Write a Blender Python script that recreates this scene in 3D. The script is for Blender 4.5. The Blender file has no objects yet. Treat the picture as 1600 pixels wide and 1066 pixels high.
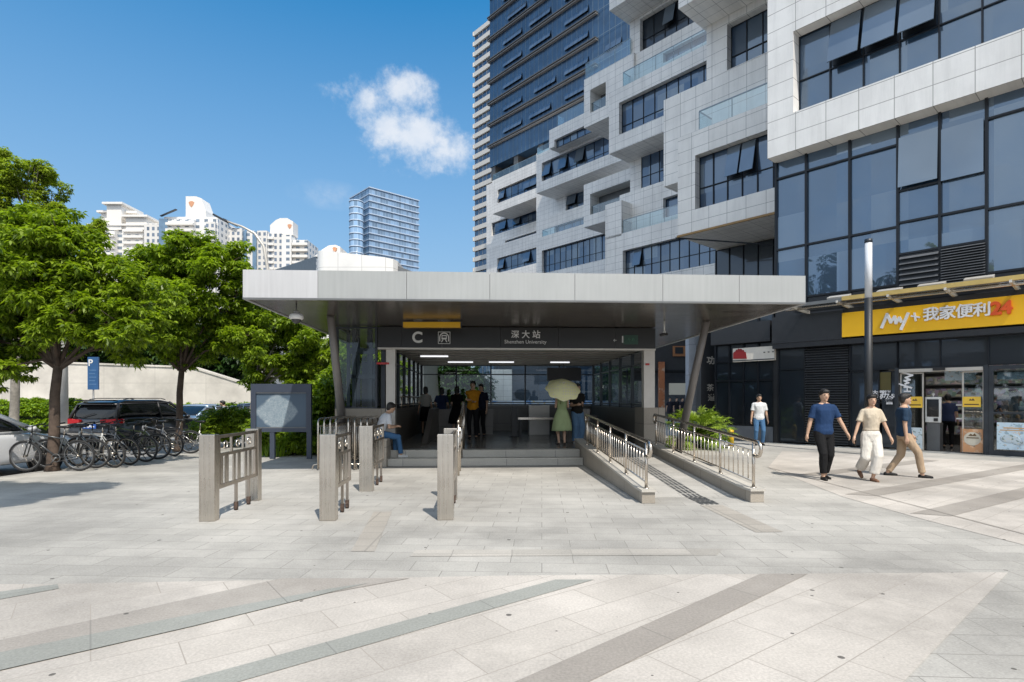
import bpy, math, random
import numpy as np
from math import radians as R, sin, cos, pi
from mathutils import Vector, Matrix, noise
random.seed(7)
scene = bpy.context.scene
COL = scene.collection
LAB = bpy.data.scenes.new('workshop')     # scratch scene: modifiers are evaluated here, emptied and removed at the end
def evaluated_mesh(o):
    LAB.collection.objects.link(o)
    with bpy.context.temp_override(scene=LAB, view_layer=LAB.view_layers[0]):
        dg = bpy.context.evaluated_depsgraph_get(); me = bpy.data.meshes.new_from_object(o.evaluated_get(dg))
    bpy.data.objects.remove(o); return me
F, HZ, CAMZ = 890.0, 624.0, 1.55          # focal length in photo pixels, horizon row, camera height

# ---------------------------------------------------------------- measuring helpers (photo pixel -> place)
def G(px, py, z=0.0):
    Y = (CAMZ - z) * F / (py - HZ)
    return ((px - 800) / F * Y, Y)
def P(px, py, Y):
    return ((px - 800) / F * Y, Y, CAMZ + (HZ - py) / F * Y)

# ---------------------------------------------------------------- materials
def new_mat(name):
    m = bpy.data.materials.new(name); m.use_nodes = True
    nt = m.node_tree; b = nt.nodes['Principled BSDF']
    return m, nt, b
def ramp(nt, fac, c0, c1, p0=0.0, p1=1.0):
    r = nt.nodes.new('ShaderNodeValToRGB')
    r.color_ramp.elements[0].position = p0; r.color_ramp.elements[1].position = p1
    r.color_ramp.elements[0].color = (*c0, 1); r.color_ramp.elements[1].color = (*c1, 1)
    nt.links.new(fac, r.inputs[0]); return r.outputs[0]
def nz(nt, coord, scale, detail=4, rough=.55):
    n = nt.nodes.new('ShaderNodeTexNoise'); n.inputs['Scale'].default_value = scale
    n.inputs['Detail'].default_value = detail; n.inputs['Roughness'].default_value = rough
    if coord is not None: nt.links.new(coord, n.inputs['Vector'])
    return n.outputs['Fac']
def mixc(nt, fac, a, b, mode='MIX'):
    m = nt.nodes.new('ShaderNodeMix'); m.data_type = 'RGBA'; m.blend_type = mode
    for s, v in ((m.inputs[0], fac), (m.inputs[6], a), (m.inputs[7], b)):
        if isinstance(v, (int, float)): s.default_value = v
        elif isinstance(v, tuple): s.default_value = (*v[:3], 1)
        else: nt.links.new(v, s)
    return m.outputs[2]
def mth(nt, op, a, b=0.0, c=None):
    m = nt.nodes.new('ShaderNodeMath'); m.operation = op
    for i, v in enumerate((a, b) if c is None else (a, b, c)):
        if isinstance(v, (int, float)): m.inputs[i].default_value = v
        else: nt.links.new(v, m.inputs[i])
    return m.outputs[0]
def bump(nt, b, h, strength=.3, dist=.02):
    n = nt.nodes.new('ShaderNodeBump'); n.inputs['Strength'].default_value = strength
    n.inputs['Distance'].default_value = dist
    nt.links.new(h, n.inputs['Height']); nt.links.new(n.outputs[0], b.inputs['Normal'])
def coord(nt, kind='Object'):
    return nt.nodes.new('ShaderNodeTexCoord').outputs[kind]
def pm(name, col, rough=.5, metal=0.0, var=.12, scale=4, bmp=0, bscale=None, coat=0, spec=None):
    m, nt, b = new_mat(name)
    co = coord(nt)
    f = nz(nt, co, scale)
    lo = tuple(max(0, c * (1 - var)) for c in col); hi = tuple(min(1, c * (1 + var)) for c in col)
    nt.links.new(ramp(nt, f, lo, hi, .3, .7), b.inputs['Base Color'])
    b.inputs['Roughness'].default_value = rough; b.inputs['Metallic'].default_value = metal
    if coat: b.inputs['Coat Weight'].default_value = coat; b.inputs['Coat Roughness'].default_value = .05
    if spec is not None: b.inputs['Specular IOR Level'].default_value = spec
    if bmp: bump(nt, b, nz(nt, co, bscale or scale * 6), bmp, .01)
    return m
def emis(name, col, s):
    m, nt, b = new_mat(name)
    b.inputs['Base Color'].default_value = (*col, 1)
    b.inputs['Emission Color'].default_value = (*col, 1); b.inputs['Emission Strength'].default_value = s
    return m
def glassy(name, col, rough=.04, refl=.5, wav=.03, var=.25, scale=.35, pane=None):
    """window glass seen from outside by day: dark body under a mirror-like surface"""
    m, nt, b = new_mat(name)
    out = nt.nodes['Material Output']; co = coord(nt)
    f = nz(nt, co, scale, 2)
    nt.links.new(ramp(nt, f, tuple(c * (1 - var) for c in col), tuple(c * (1 + var) for c in col), .35, .65), b.inputs['Base Color'])
    b.inputs['Roughness'].default_value = .3
    pr = None
    if pane:    # each pane sits at its own slight angle and has its own blind or curtain behind it
        sp = nt.nodes.new('ShaderNodeSeparateXYZ'); nt.links.new(coord(nt, 'UV'), sp.inputs[0]); cb = nt.nodes.new('ShaderNodeCombineXYZ')
        nt.links.new(mth(nt, 'FLOOR', mth(nt, 'DIVIDE', sp.outputs[0], pane[0])), cb.inputs[0]); nt.links.new(mth(nt, 'FLOOR', mth(nt, 'DIVIDE', sp.outputs[1], pane[1])), cb.inputs[1])
        wn = nt.nodes.new('ShaderNodeTexWhiteNoise'); wn.noise_dimensions = '2D'; nt.links.new(cb.outputs[0], wn.inputs['Vector']); pr = wn
        k = ramp(nt, wn.outputs['Value'], (0,) * 3, (1,) * 3, .62, .95)
        cur = mixc(nt, mth(nt, 'MULTIPLY', k, .9), ramp(nt, f, tuple(c * (1 - var) for c in col), tuple(c * (1 + var) for c in col), .35, .65), (.11, .14, .165))
        nt.links.new(cur, b.inputs['Base Color'])
    g = nt.nodes.new('ShaderNodeBsdfGlossy'); g.inputs['Roughness'].default_value = rough
    g.inputs['Color'].default_value = (.50, .66, .86, 1)
    lw = nt.nodes.new('ShaderNodeLayerWeight'); lw.inputs['Blend'].default_value = .25
    fac = mth(nt, 'MULTIPLY_ADD', lw.outputs['Fresnel'], 1 - refl, refl * .8)
    bn = nt.nodes.new('ShaderNodeBump'); bn.inputs['Strength'].default_value = wav; bn.inputs['Distance'].default_value = .3
    nt.links.new(nz(nt, co, .9, 1), bn.inputs['Height'])
    if pr is not None:
        vs = nt.nodes.new('ShaderNodeVectorMath'); vs.operation = 'SUBTRACT'; nt.links.new(pr.outputs['Color'], vs.inputs[0]); vs.inputs[1].default_value = (.5, .5, .5)
        vm = nt.nodes.new('ShaderNodeVectorMath'); vm.operation = 'SCALE'; nt.links.new(vs.outputs[0], vm.inputs[0]); vm.inputs['Scale'].default_value = .11
        va = nt.nodes.new('ShaderNodeVectorMath'); va.operation = 'ADD'; nt.links.new(bn.outputs[0], va.inputs[0]); nt.links.new(vm.outputs[0], va.inputs[1])
        vn = nt.nodes.new('ShaderNodeVectorMath'); vn.operation = 'NORMALIZE'; nt.links.new(va.outputs[0], vn.inputs[0]); nt.links.new(vn.outputs[0], g.inputs['Normal'])
    else: nt.links.new(bn.outputs[0], g.inputs['Normal'])
    mx = nt.nodes.new('ShaderNodeMixShader'); nt.links.new(fac, mx.inputs[0])
    nt.links.new(b.outputs[0], mx.inputs[1]); nt.links.new(g.outputs[0], mx.inputs[2])
    nt.links.new(mx.outputs[0], out.inputs[0])
    return m
def clear_glass(name, tint=(.75, .88, .88), refl=.12):
    m, nt, b = new_mat(name); out = nt.nodes['Material Output']
    t = nt.nodes.new('ShaderNodeBsdfTransparent'); t.inputs[0].default_value = (*tint, 1)
    g = nt.nodes.new('ShaderNodeBsdfGlossy'); g.inputs['Roughness'].default_value = .02
    lw = nt.nodes.new('ShaderNodeLayerWeight'); lw.inputs['Blend'].default_value = .3
    fac = mth(nt, 'ADD', mth(nt, 'MULTIPLY', lw.outputs['Fresnel'], .6), refl)
    mx = nt.nodes.new('ShaderNodeMixShader'); nt.links.new(fac, mx.inputs[0])
    nt.links.new(t.outputs[0], mx.inputs[1]); nt.links.new(g.outputs[0], mx.inputs[2])
    nt.links.new(mx.outputs[0], out.inputs[0]); return m
def brick(nt, vec, w, h, mortar, offset=.5, scale=1):
    n = nt.nodes.new('ShaderNodeTexBrick'); n.offset = offset; n.squash = 1
    n.inputs['Scale'].default_value = scale; n.inputs['Brick Width'].default_value = w
    n.inputs['Row Height'].default_value = h; n.inputs['Mortar Size'].default_value = mortar
    n.inputs['Mortar Smooth'].default_value = .1; n.inputs['Bias'].default_value = 0
    n.inputs['Color1'].default_value = (0, 0, 0, 1); n.inputs['Color2'].default_value = (1, 1, 1, 1)
    n.inputs['Mortar'].default_value = (.5, .5, .5, 1)
    if vec is not None: nt.links.new(vec, n.inputs['Vector'])
    return n
def tiled(name, c0, c1, joint, w, h, mortar=.008, offset=.5, rot=0, rough=.6, stain=.25, kind='UV', metal=0, gum=0, streak=0, bmp=.25, speck=.12, slabk=.5, wear=None):
    """stone slabs / cladding panels with joints, per-slab tone, dirt, grain"""
    m, nt, b = new_mat(name); co = coord(nt, kind)
    if rot:
        mp = nt.nodes.new('ShaderNodeMapping'); mp.inputs['Rotation'].default_value = (0, 0, rot)
        nt.links.new(co, mp.inputs[0]); vec = mp.outputs[0]
    else: vec = co
    br = brick(nt, vec, w, h, mortar, offset)
    slab = mth(nt, 'ADD', mth(nt, 'MULTIPLY', br.outputs['Color'], slabk), mth(nt, 'MULTIPLY', nz(nt, co, .8, 5, .6), 1 - slabk))
    col = mixc(nt, slab, c0, c1)
    st = nz(nt, co, .33, 6, .65)
    col = mixc(nt, 1.0, col, ramp(nt, st, (1 - stain,) * 3, (1 + stain * .3,) * 3, .3, .62), 'MULTIPLY')
    if streak:   # rain run-off marks down a wall
        mp2 = nt.nodes.new('ShaderNodeMapping'); mp2.inputs['Scale'].default_value = (2.6, .22, 1); nt.links.new(co, mp2.inputs[0])
        col = mixc(nt, 1.0, col, ramp(nt, nz(nt, mp2.outputs[0], 1, 6, .7), (1 - streak,) * 3, (1.0,) * 3, .32, .55), 'MULTIPLY')
    gr = nz(nt, co, 55, 3, .7)
    col = mixc(nt, 1.0, col, ramp(nt, gr, (1 - speck * 1.6,) * 3, (1 + speck,) * 3, .3, .7), 'MULTIPLY')
    if wear:   # lighter scuffed patches
        col = mixc(nt, mth(nt, 'MULTIPLY', ramp(nt, nz(nt, co, .55, 7, .7), (0,) * 3, (1,) * 3, .52, .72), .55), col, wear)
    if gum:
        vo = nt.nodes.new('ShaderNodeTexVoronoi'); vo.inputs['Scale'].default_value = gum; vo.voronoi_dimensions = '2D'
        nt.links.new(co, vo.inputs['Vector'])
        sz = nt.nodes.new('ShaderNodeSeparateColor'); nt.links.new(vo.outputs['Color'], sz.inputs[0])
        thr = mth(nt, 'MULTIPLY', mth(nt, 'MAXIMUM', mth(nt, 'SUBTRACT', sz.outputs[0], .35), 0.0), .045 * gum / 1.3)
        spot = mth(nt, 'LESS_THAN', vo.outputs['Distance'], thr)
        col = mixc(nt, mth(nt, 'MULTIPLY', spot, .85), col, (.06, .055, .05))
    col = mixc(nt, br.outputs['Fac'], col, joint)
    nt.links.new(col, b.inputs['Base Color'])
    nt.links.new(mth(nt, 'MULTIPLY_ADD', st, .25, rough - .12), b.inputs['Roughness'])
    b.inputs['Metallic'].default_value = metal
    hgt = mth(nt, 'SUBTRACT', mth(nt, 'MULTIPLY', gr, .15), br.outputs['Fac'])
    bump(nt, b, hgt, bmp, .006)
    return m
def leafmat(name, dark, light, trans=.35, dead=None):
    m, nt, b = new_mat(name); out = nt.nodes['Material Output']
    gi = nt.nodes.new('ShaderNodeNewGeometry'); co = coord(nt)
    f = mth(nt, 'ADD', mth(nt, 'MULTIPLY', gi.outputs['Random Per Island'], .6), mth(nt, 'MULTIPLY', nz(nt, co, 1.1, 3), .5))
    c = ramp(nt, f, dark, light, .15, .95)
    nt.links.new(c, b.inputs['Base Color']); b.inputs['Roughness'].default_value = .42
    t = nt.nodes.new('ShaderNodeBsdfTranslucent')
    c2 = mixc(nt, 1.0, c, (1.5, 1.6, .55), 'MULTIPLY'); nt.links.new(c2, t.inputs[0])
    mx = nt.nodes.new('ShaderNodeMixShader'); mx.inputs[0].default_value = trans
    nt.links.new(b.outputs[0], mx.inputs[1]); nt.links.new(t.outputs[0], mx.inputs[2])
    nt.links.new(mx.outputs[0], out.inputs[0]); return m
def brushed(name, col, rough=.3, var=.12, axis=(60, 60, 1.5)):
    m, nt, b = new_mat(name); co = coord(nt)
    mp = nt.nodes.new('ShaderNodeMapping'); mp.inputs['Scale'].default_value = axis; nt.links.new(co, mp.inputs[0])
    f = nz(nt, mp.outputs[0], 1, 4); g = nz(nt, co, 3, 4)
    ff = mth(nt, 'ADD', mth(nt, 'MULTIPLY', f, .5), mth(nt, 'MULTIPLY', g, .5))
    nt.links.new(ramp(nt, ff, tuple(c * (1 - var) for c in col), tuple(min(1, c * (1 + var)) for c in col), .35, .65), b.inputs['Base Color'])
    nt.links.new(mth(nt, 'MULTIPLY_ADD', ff, .25, rough - .12), b.inputs['Roughness'])
    b.inputs['Metallic'].default_value = 1.0; return m

# ---------------------------------------------------------------- mesh builder
class MB:
    def __init__(s): s.v = []; s.f = []; s.mi = []; s.sm = []
    def add(s, vs, fs, mi=0, smooth=False):
        o = len(s.v); s.v.extend([tuple(p) for p in vs])
        for f in fs: s.f.append(tuple(i + o for i in f)); s.mi.append(mi); s.sm.append(smooth)
        return s
    def box(s, x0, x1, y0, y1, z0, z1, mi=0, bev=0):
        if x1 < x0: x0, x1 = x1, x0
        if y1 < y0: y0, y1 = y1, y0
        if z1 < z0: z0, z1 = z1, z0
        v = [(x, y, z) for z in (z0, z1) for y in (y0, y1) for x in (x0, x1)]
        return s.add(v, [(0, 2, 3, 1), (4, 5, 7, 6), (0, 1, 5, 4), (2, 6, 7, 3), (0, 4, 6, 2), (1, 3, 7, 5)], mi)
    def obox(s, c, d, rot=(0, 0, 0), mi=0):
        from mathutils import Euler
        M = Euler(rot).to_matrix(); c = Vector(c)
        v = [c + M @ Vector((x * d[0] / 2, y * d[1] / 2, z * d[2] / 2)) for z in (-1, 1) for y in (-1, 1) for x in (-1, 1)]
        return s.add(v, [(0, 2, 3, 1), (4, 5, 7, 6), (0, 1, 5, 4), (2, 6, 7, 3), (0, 4, 6, 2), (1, 3, 7, 5)], mi)
    def rings(s, rings, mi=0, smooth=True, caps=True, closed=True):
        n = len(rings[0]); vs = [p for r in rings for p in r]; fs = []
        for i in range(len(rings) - 1):
            for j in range(n if closed else n - 1):
                k = (j + 1) % n
                fs.append((i * n + j, i * n + k, (i + 1) * n + k, (i + 1) * n + j))
        if caps:
            fs.append(tuple(range(n))[::-1]); fs.append(tuple((len(rings) - 1) * n + j for j in range(n)))
        return s.add(vs, fs, mi, smooth)
    def path(s, pts, r, n=8, mi=0, smooth=True, caps=True, flat=1.0):
        pts = [Vector(p) for p in pts]; N = len(pts)
        rr = r if isinstance(r, (list, tuple)) else [r] * N
        rings = []; up = None
        for i, p in enumerate(pts):
            d = (pts[min(i + 1, N - 1)] - pts[max(i - 1, 0)])
            if d.length < 1e-9: d = Vector((0, 0, 1))
            d.normalize()
            if up is None:
                a = Vector((0, 0, 1)) if abs(d.z) < .9 else Vector((1, 0, 0))
                up = (a - d * a.dot(d)).normalized()
            else:
                up = (up - d * up.dot(d))
                up = up.normalized() if up.length > 1e-6 else d.orthogonal().normalized()
            sd = d.cross(up)
            rings.append([p + (sd * cos(2 * pi * k / n) * flat + up * sin(2 * pi * k / n)) * rr[i] for k in range(n)])
        return s.rings(rings, mi, smooth, caps)
    def tube(s, p, q, r, r2=None, n=8, mi=0, smooth=True): return s.path([p, q], [r, r if r2 is None else r2], n, mi, smooth)
    def bar(s, p, q, w, h, mi=0):
        """rectangular bar from p to q, w across (horizontal), h upright"""
        p, q = Vector(p), Vector(q); d = (q - p).normalized()
        a = Vector((0, 0, 1)) if abs(d.z) < .95 else Vector((0, 1, 0))
        sd = d.cross(a).normalized(); up = sd.cross(d).normalized()
        v = []
        for e in (p, q):
            for (i, j) in ((-1, -1), (1, -1), (1, 1), (-1, 1)): v.append(e + sd * i * w / 2 + up * j * h / 2)
        return s.add(v, [(3, 2, 1, 0), (4, 5, 6, 7), (0, 1, 5, 4), (1, 2, 6, 5), (2, 3, 7, 6), (3, 0, 4, 7)], mi)
    def ell(s, c, r, n=12, m=8, mi=0, rot=None):
        if not isinstance(r, (list, tuple)): r = (r, r, r)
        vs = []; fs = []
        for i in range(m + 1):
            t = pi * i / m
            for j in range(n):
                p = Vector((r[0] * sin(t) * cos(2 * pi * j / n), r[1] * sin(t) * sin(2 * pi * j / n), r[2] * cos(t)))
                if rot is not None: p = rot @ p
                vs.append(p + Vector(c))
        for i in range(m):
            for j in range(n):
                k = (j + 1) % n
                fs.append((i * n + j, (i + 1) * n + j, (i + 1) * n + k, i * n + k))
        return s.add(vs, fs, mi, True)
    def prism(s, poly, z0, z1, mi=0):
        n = len(poly)
        A = sum(poly[i][0] * poly[(i + 1) % n][1] - poly[(i + 1) % n][0] * poly[i][1] for i in range(n))
        if A < 0: poly = poly[::-1]
        v = [(x, y, z0) for x, y in poly] + [(x, y, z1) for x, y in poly]
        fs = [tuple(range(n))[::-1], tuple(range(n, 2 * n))] + [(i, (i + 1) % n, n + (i + 1) % n, n + i) for i in range(n)]
        return s.add(v, fs, mi)
    def prism_xz(s, poly, y0, y1, mi=0):
        n = len(poly)
        A = sum(poly[i][0] * poly[(i + 1) % n][1] - poly[(i + 1) % n][0] * poly[i][1] for i in range(n))
        if A > 0: poly = poly[::-1]
        v = [(x, y0, z) for x, z in poly] + [(x, y1, z) for x, z in poly]
        fs = [tuple(range(n))[::-1], tuple(range(n, 2 * n))] + [(i, (i + 1) % n, n + (i + 1) % n, n + i) for i in range(n)]
        return s.add(v, fs, mi)
    def prism_yz(s, poly, x0, x1, mi=0):
        n = len(poly)
        A = sum(poly[i][0] * poly[(i + 1) % n][1] - poly[(i + 1) % n][0] * poly[i][1] for i in range(n))
        if A < 0: poly = poly[::-1]
        v = [(x0, y, z) for y, z in poly] + [(x1, y, z) for y, z in poly]
        fs = [tuple(range(n))[::-1], tuple(range(n, 2 * n))] + [(i, (i + 1) % n, n + (i + 1) % n, n + i) for i in range(n)]
        return s.add(v, fs, mi)
    def sheet(s, poly, z, mi=0):
        n = len(poly)
        A = sum(poly[i][0] * poly[(i + 1) % n][1] - poly[(i + 1) % n][0] * poly[i][1] for i in range(n))
        if A < 0: poly = poly[::-1]
        return s.add([(x, y, z) for x, y in poly], [tuple(range(n))], mi)
    def torus(s, c, R_, r, axis='x', n=28, m=8, mi=0):
        rings = []
        for i in range(n):
            a = 2 * pi * i / n; ring = []
            for j in range(m):
                b = 2 * pi * j / m; q = R_ + r * cos(b); w = r * sin(b)
                p = (w, q * cos(a), q * sin(a)) if axis == 'x' else ((q * cos(a), w, q * sin(a)) if axis == 'y' else (q * cos(a), q * sin(a), w))
                ring.append((c[0] + p[0], c[1] + p[1], c[2] + p[2]))
            rings.append(ring)
        rings.append(rings[0]); return s.rings(rings, mi, True, False)
    def mesh(s, name, mats):
        me = bpy.data.meshes.new(name); me.from_pydata(s.v, [], s.f)
        for m in (mats if isinstance(mats, (list, tuple)) else [mats]): me.materials.append(m)
        me.polygons.foreach_set('material_index', s.mi); me.polygons.foreach_set('use_smooth', s.sm)
        me.update(); box_uv(me); return me
    def build(s, name, mats, parent=None, loc=None, rotz=0, bevel=0):
        o = bpy.data.objects.new(name, s.mesh(name, mats)); COL.objects.link(o)
        if parent is not None: o.parent = parent
        if loc is not None: o.location = loc
        if rotz: o.rotation_euler = (0, 0, rotz)
        if bevel:
            b = o.modifiers.new('bevel', 'BEVEL'); b.width = bevel; b.segments = 2; b.limit_method = 'ANGLE'; b.angle_limit = R(50)
        return o
def box_uv(me):
    """metre-true box-projected UVs in the object's own axes"""
    n = len(me.polygons)
    if n == 0: return
    uv = me.uv_layers.new(name='UVMap')
    nl = len(me.loops); vi = np.empty(nl, np.int32); me.loops.foreach_get('vertex_index', vi)
    co = np.empty(len(me.vertices) * 3); me.vertices.foreach_get('co', co); co = co.reshape(-1, 3)
    no = np.empty(n * 3); me.polygons.foreach_get('normal', no); no = np.abs(no.reshape(-1, 3))
    lt = np.empty(n, np.int32); me.polygons.foreach_get('loop_total', lt)
    ax = np.repeat(no.argmax(1), lt); p = co[vi]
    out = np.where((ax == 2)[:, None], p[:, :2], np.where((ax == 1)[:, None], p[:, [0, 2]], p[:, [1, 2]]))
    uv.data.foreach_set('uv', out.astype(np.float32).ravel())

def tag(o, label=None, cat=None, group=None, kind=None):
    if label: o['label'] = label
    if cat: o['category'] = cat
    if group: o['group'] = group
    if kind: o['kind'] = kind
    return o
def thing(name, label, cat, loc=(0, 0, 0), rotz=0, group=None):
    o = bpy.data.objects.new(name, None); o.empty_display_size = .3; COL.objects.link(o)
    o.location = loc; o.rotation_euler = (0, 0, rotz); return tag(o, label, cat, group)
def structure(o): o['kind'] = 'structure'; return o
def copy_tree(o, parent=None):
    c = o.copy(); COL.objects.link(c)
    if parent is not None: c.parent = parent
    for ch in list(o.children): copy_tree(ch, c)
    return c
def voxel(mb, name, mat, parent, size=.012, smooth=4, fac=.5, disp=None):
    """fuse the builder's overlapping shapes into one continuous skin"""
    me = mb.mesh('tmp', mat); o = bpy.data.objects.new('tmp', me)
    r = o.modifiers.new('r', 'REMESH'); r.mode = 'VOXEL'; r.voxel_size = size; r.use_smooth_shade = True
    if smooth:
        q = o.modifiers.new('s', 'SMOOTH'); q.iterations = smooth; q.factor = fac
    nm = evaluated_mesh(o); bpy.data.meshes.remove(me)
    nm.name = name
    if not nm.materials: nm.materials.append(mat)
    if disp:
        N_ = [v.normal.copy() for v in nm.vertices]; Q_ = []
        for v, nn in zip(nm.vertices, N_):
            p = v.co.copy(); d = noise.noise(Vector((p.x * 9, p.y * 9, p.z * 5))) * disp + noise.noise(Vector((p.x * 22, p.y * 22, p.z * 16))) * disp * .4
            Q_.extend(p + nn * d)
        nm.vertices.foreach_set('co', Q_); nm.update()
    ob = bpy.data.objects.new(name, nm); COL.objects.link(ob); ob.parent = parent
    return ob
def text_part(txt, size, mat, parent, name='lettering', M=None, depth=.01, bold=0.0, spacing=1.0, shear=0.0, align='CENTER', bold2=0.0):
    """lettering as a mesh; local text plane is x right, z up, facing -y; M places it in the parent"""
    cu = bpy.data.curves.new('t', 'FONT'); cu.body = txt; cu.size = size; cu.extrude = depth; cu.offset = bold
    cu.align_x = align; cu.align_y = 'CENTER'; cu.space_character = spacing; cu.shear = shear
    o = bpy.data.objects.new('t', cu); me = evaluated_mesh(o)
    me.transform(Matrix.Rotation(R(90), 4, 'X'))
    if bold2:
        import bmesh
        bm = bmesh.new()
        for i, (dx, dz) in enumerate(((0, 0), (1, 0), (-1, 0), (0, 1), (0, -1), (.7, .7), (-.7, .7), (.7, -.7), (-.7, -.7))):
            c = me.copy(); c.transform(T_((dx * bold2, -.0008 * i, dz * bold2))); bm.from_mesh(c); bpy.data.meshes.remove(c)
        bm.to_mesh(me); bm.free()
    if M is not None: me.transform(M)
    me.materials.clear(); me.materials.append(mat)
    ob = bpy.data.objects.new(name, me); COL.objects.link(ob)
    if parent is not None: ob.parent = parent
    return ob
T_ = Matrix.Translation

# ---------------------------------------------------------------- shared materials
M = {}
M['steel'] = brushed('brushed_steel', (.56, .515, .455), .28, .13, (45, 45, 1.2))
M['steel_dark'] = brushed('dark_brushed_steel', (.50, .44, .38), .33)  # slightly darker, browner steel for gate leaves, rails and fittings
M['chrome'] = pm('tube_steel', (.60, .54, .47), .27, 1, .06)
M['rust'] = pm('rust', (.085, .055, .042), .85, 0, .5, 30)
M['black'] = pm('black_plastic', (.018, .018, .02), .45, 0, .2)
M['rubber'] = pm('tyre_rubber', (.02, .02, .021), .8, 0, .2, 20, .2)
M['dark_metal'] = pm('dark_frame_metal', (.035, .042, .052), .38, .3, .15)
M['grey_metal'] = pm('grey_paint_metal', (.16, .165, .17), .42, .35, .1)
M['white'] = pm('white_paint', (.78, .78, .76), .45, 0, .05)
M['red'] = pm('red_plastic', (.5, .02, .02), .35)
M['stone'] = tiled('plinth_granite', (.33, .29, .24), (.43, .385, .325), (.13, .12, .11), .9, .45, .006, stain=.3)
M['stone_dark'] = tiled('hall_granite', (.125, .115, .10), (.17, .155, .138), (.05, .05, .05), 1.2, .6, .006, rough=.35)
M['soffit'] = None
M['skin'] = pm('skin', (.50, .315, .215), .55, 0, .09, 14)
M['hair'] = pm('black_hair', (.012, .010, .009), .45, 0, .4, 60, .5)
# ---------------------------------------------------------------- camera, sun, sky
cam = bpy.data.cameras.new('camera'); co_ = bpy.data.objects.new('camera', cam); COL.objects.link(co_)
co_.location = (0, 0, CAMZ); co_.rotation_euler = (R(90), 0, 0)
cam.sensor_width = 36; cam.lens = 36 * F / 1600; cam.shift_y = (HZ - 533) / 1600; cam.clip_end = 6000; cam.clip_start = .05
scene.camera = co_
SUN = Vector((.404, -.915, 1.0 * math.tan(R(56)))).normalized()
sl = bpy.data.lights.new('sun', 'SUN'); so = bpy.data.objects.new('sun', sl); COL.objects.link(so)
so.rotation_euler = (-SUN).to_track_quat('-Z', 'Y').to_euler(); so.location = (20, -30, 60)
sl.energy = 4.7; sl.angle = R(.53); sl.color = (1.0, .935, .84)
w = bpy.data.worlds.new('World'); scene.world = w; w.use_nodes = True
nt = w.node_tree; bg = nt.nodes['Background']; out = nt.nodes['World Output']
sky = nt.nodes.new('ShaderNodeTexSky'); sky.sky_type = 'NISHITA'; sky.sun_disc = False
sky.sun_elevation = R(56); sky.sun_rotation = math.atan2(SUN.x, SUN.y); sky.air_density = 1.0; sky.dust_density = .6; sky.ozone_density = 2.2
sky.altitude = 50
hs = nt.nodes.new('ShaderNodeHueSaturation'); hs.inputs['Saturation'].default_value = 1.42; hs.inputs['Hue'].default_value = .488; hs.inputs['Value'].default_value = 1.38
nt.links.new(sky.outputs[0], hs.inputs['Color'])
tc = nt.nodes.new('ShaderNodeTexCoord'); D = tc.outputs['Generated']
def blob(px, py, rx, ry, soft=1.0):
    """soft elliptical patch of sky around the direction of a photo pixel (rx, ry in photo pixels)"""
    d = Vector(((px - 800) / F, 1, (HZ - py) / F)).normalized()
    right = Vector((d.y, -d.x, 0)).normalized(); up = right.cross(d)
    vs = []
    for ax, r_ in ((right, rx), (up, ry)):
        k = nt.nodes.new('ShaderNodeVectorMath'); k.operation = 'DOT_PRODUCT'; nt.links.new(D, k.inputs[0]); k.inputs[1].default_value = ax
        vs.append(mth(nt, 'POWER', mth(nt, 'ABSOLUTE', mth(nt, 'DIVIDE', k.outputs['Value'], r_ / F)), 2.0))
    fwd = nt.nodes.new('ShaderNodeVectorMath'); fwd.operation = 'DOT_PRODUCT'; nt.links.new(D, fwd.inputs[0]); fwd.inputs[1].default_value = d
    rad = mth(nt, 'SQRT', mth(nt, 'ADD', vs[0], vs[1]))
    return mth(nt, 'MULTIPLY', mth(nt, 'SUBTRACT', 1.0, rad), mth(nt, 'GREATER_THAN', fwd.outputs['Value'], 0.3))
def vmax(a, b): return mth(nt, 'MAXIMUM', a, b)
mask = vmax(vmax(vmax(blob(655, 215, 78, 52), blob(700, 235, 60, 34)), vmax(blob(568, 158, 56, 34), blob(632, 142, 48, 34))), blob(605, 195, 52, 44))
f1 = nz(nt, D, 11, 8, .62); f2 = nz(nt, D, 34, 6, .65)
dens = mth(nt, 'ADD', mth(nt, 'MULTIPLY', mask, .95), mth(nt, 'ADD', mth(nt, 'MULTIPLY', mth(nt, 'SUBTRACT', f1, .5), 2.3), mth(nt, 'MULTIPLY', mth(nt, 'SUBTRACT', f2, .5), 1.3)))
cl = nt.nodes.new('ShaderNodeMapRange'); cl.interpolation_type = 'SMOOTHSTEP'; nt.links.new(dens, cl.inputs[0])
cl.inputs[1].default_value = -.02; cl.inputs[2].default_value = .92
maskpos = mth(nt, 'GREATER_THAN', mask, -.28)
edge = nt.nodes.new('ShaderNodeMapRange'); nt.links.new(mask, edge.inputs[0]); edge.inputs[1].default_value = -.3; edge.inputs[2].default_value = .1
cf = mth(nt, 'MULTIPLY', mth(nt, 'MULTIPLY', cl.outputs[0], edge.outputs[0]), .82)
wisp = vmax(blob(515, 305, 62, 22), blob(820, 215, 60, 20))
wf = mth(nt, 'MULTIPLY', vmax(wisp, 0.0), mth(nt, 'MULTIPLY', ramp(nt, f1, (0,) * 3, (1,) * 3, .42, .7), .5))
cf = mth(nt, 'MINIMUM', mth(nt, 'ADD', cf, wf), 1.0)
shade = ramp(nt, f1, (5.0, 5.5, 6.2), (6.3, 6.4, 6.6), .35, .65)
haze = nt.nodes.new('ShaderNodeSeparateXYZ'); nt.links.new(D, haze.inputs[0])
hz_f = nt.nodes.new('ShaderNodeMapRange'); nt.links.new(haze.outputs['Z'], hz_f.inputs[0])
hz_f.inputs[1].default_value = 0; hz_f.inputs[2].default_value = .60; hz_f.inputs[3].default_value = 1.0; hz_f.inputs[4].default_value = 0
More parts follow.
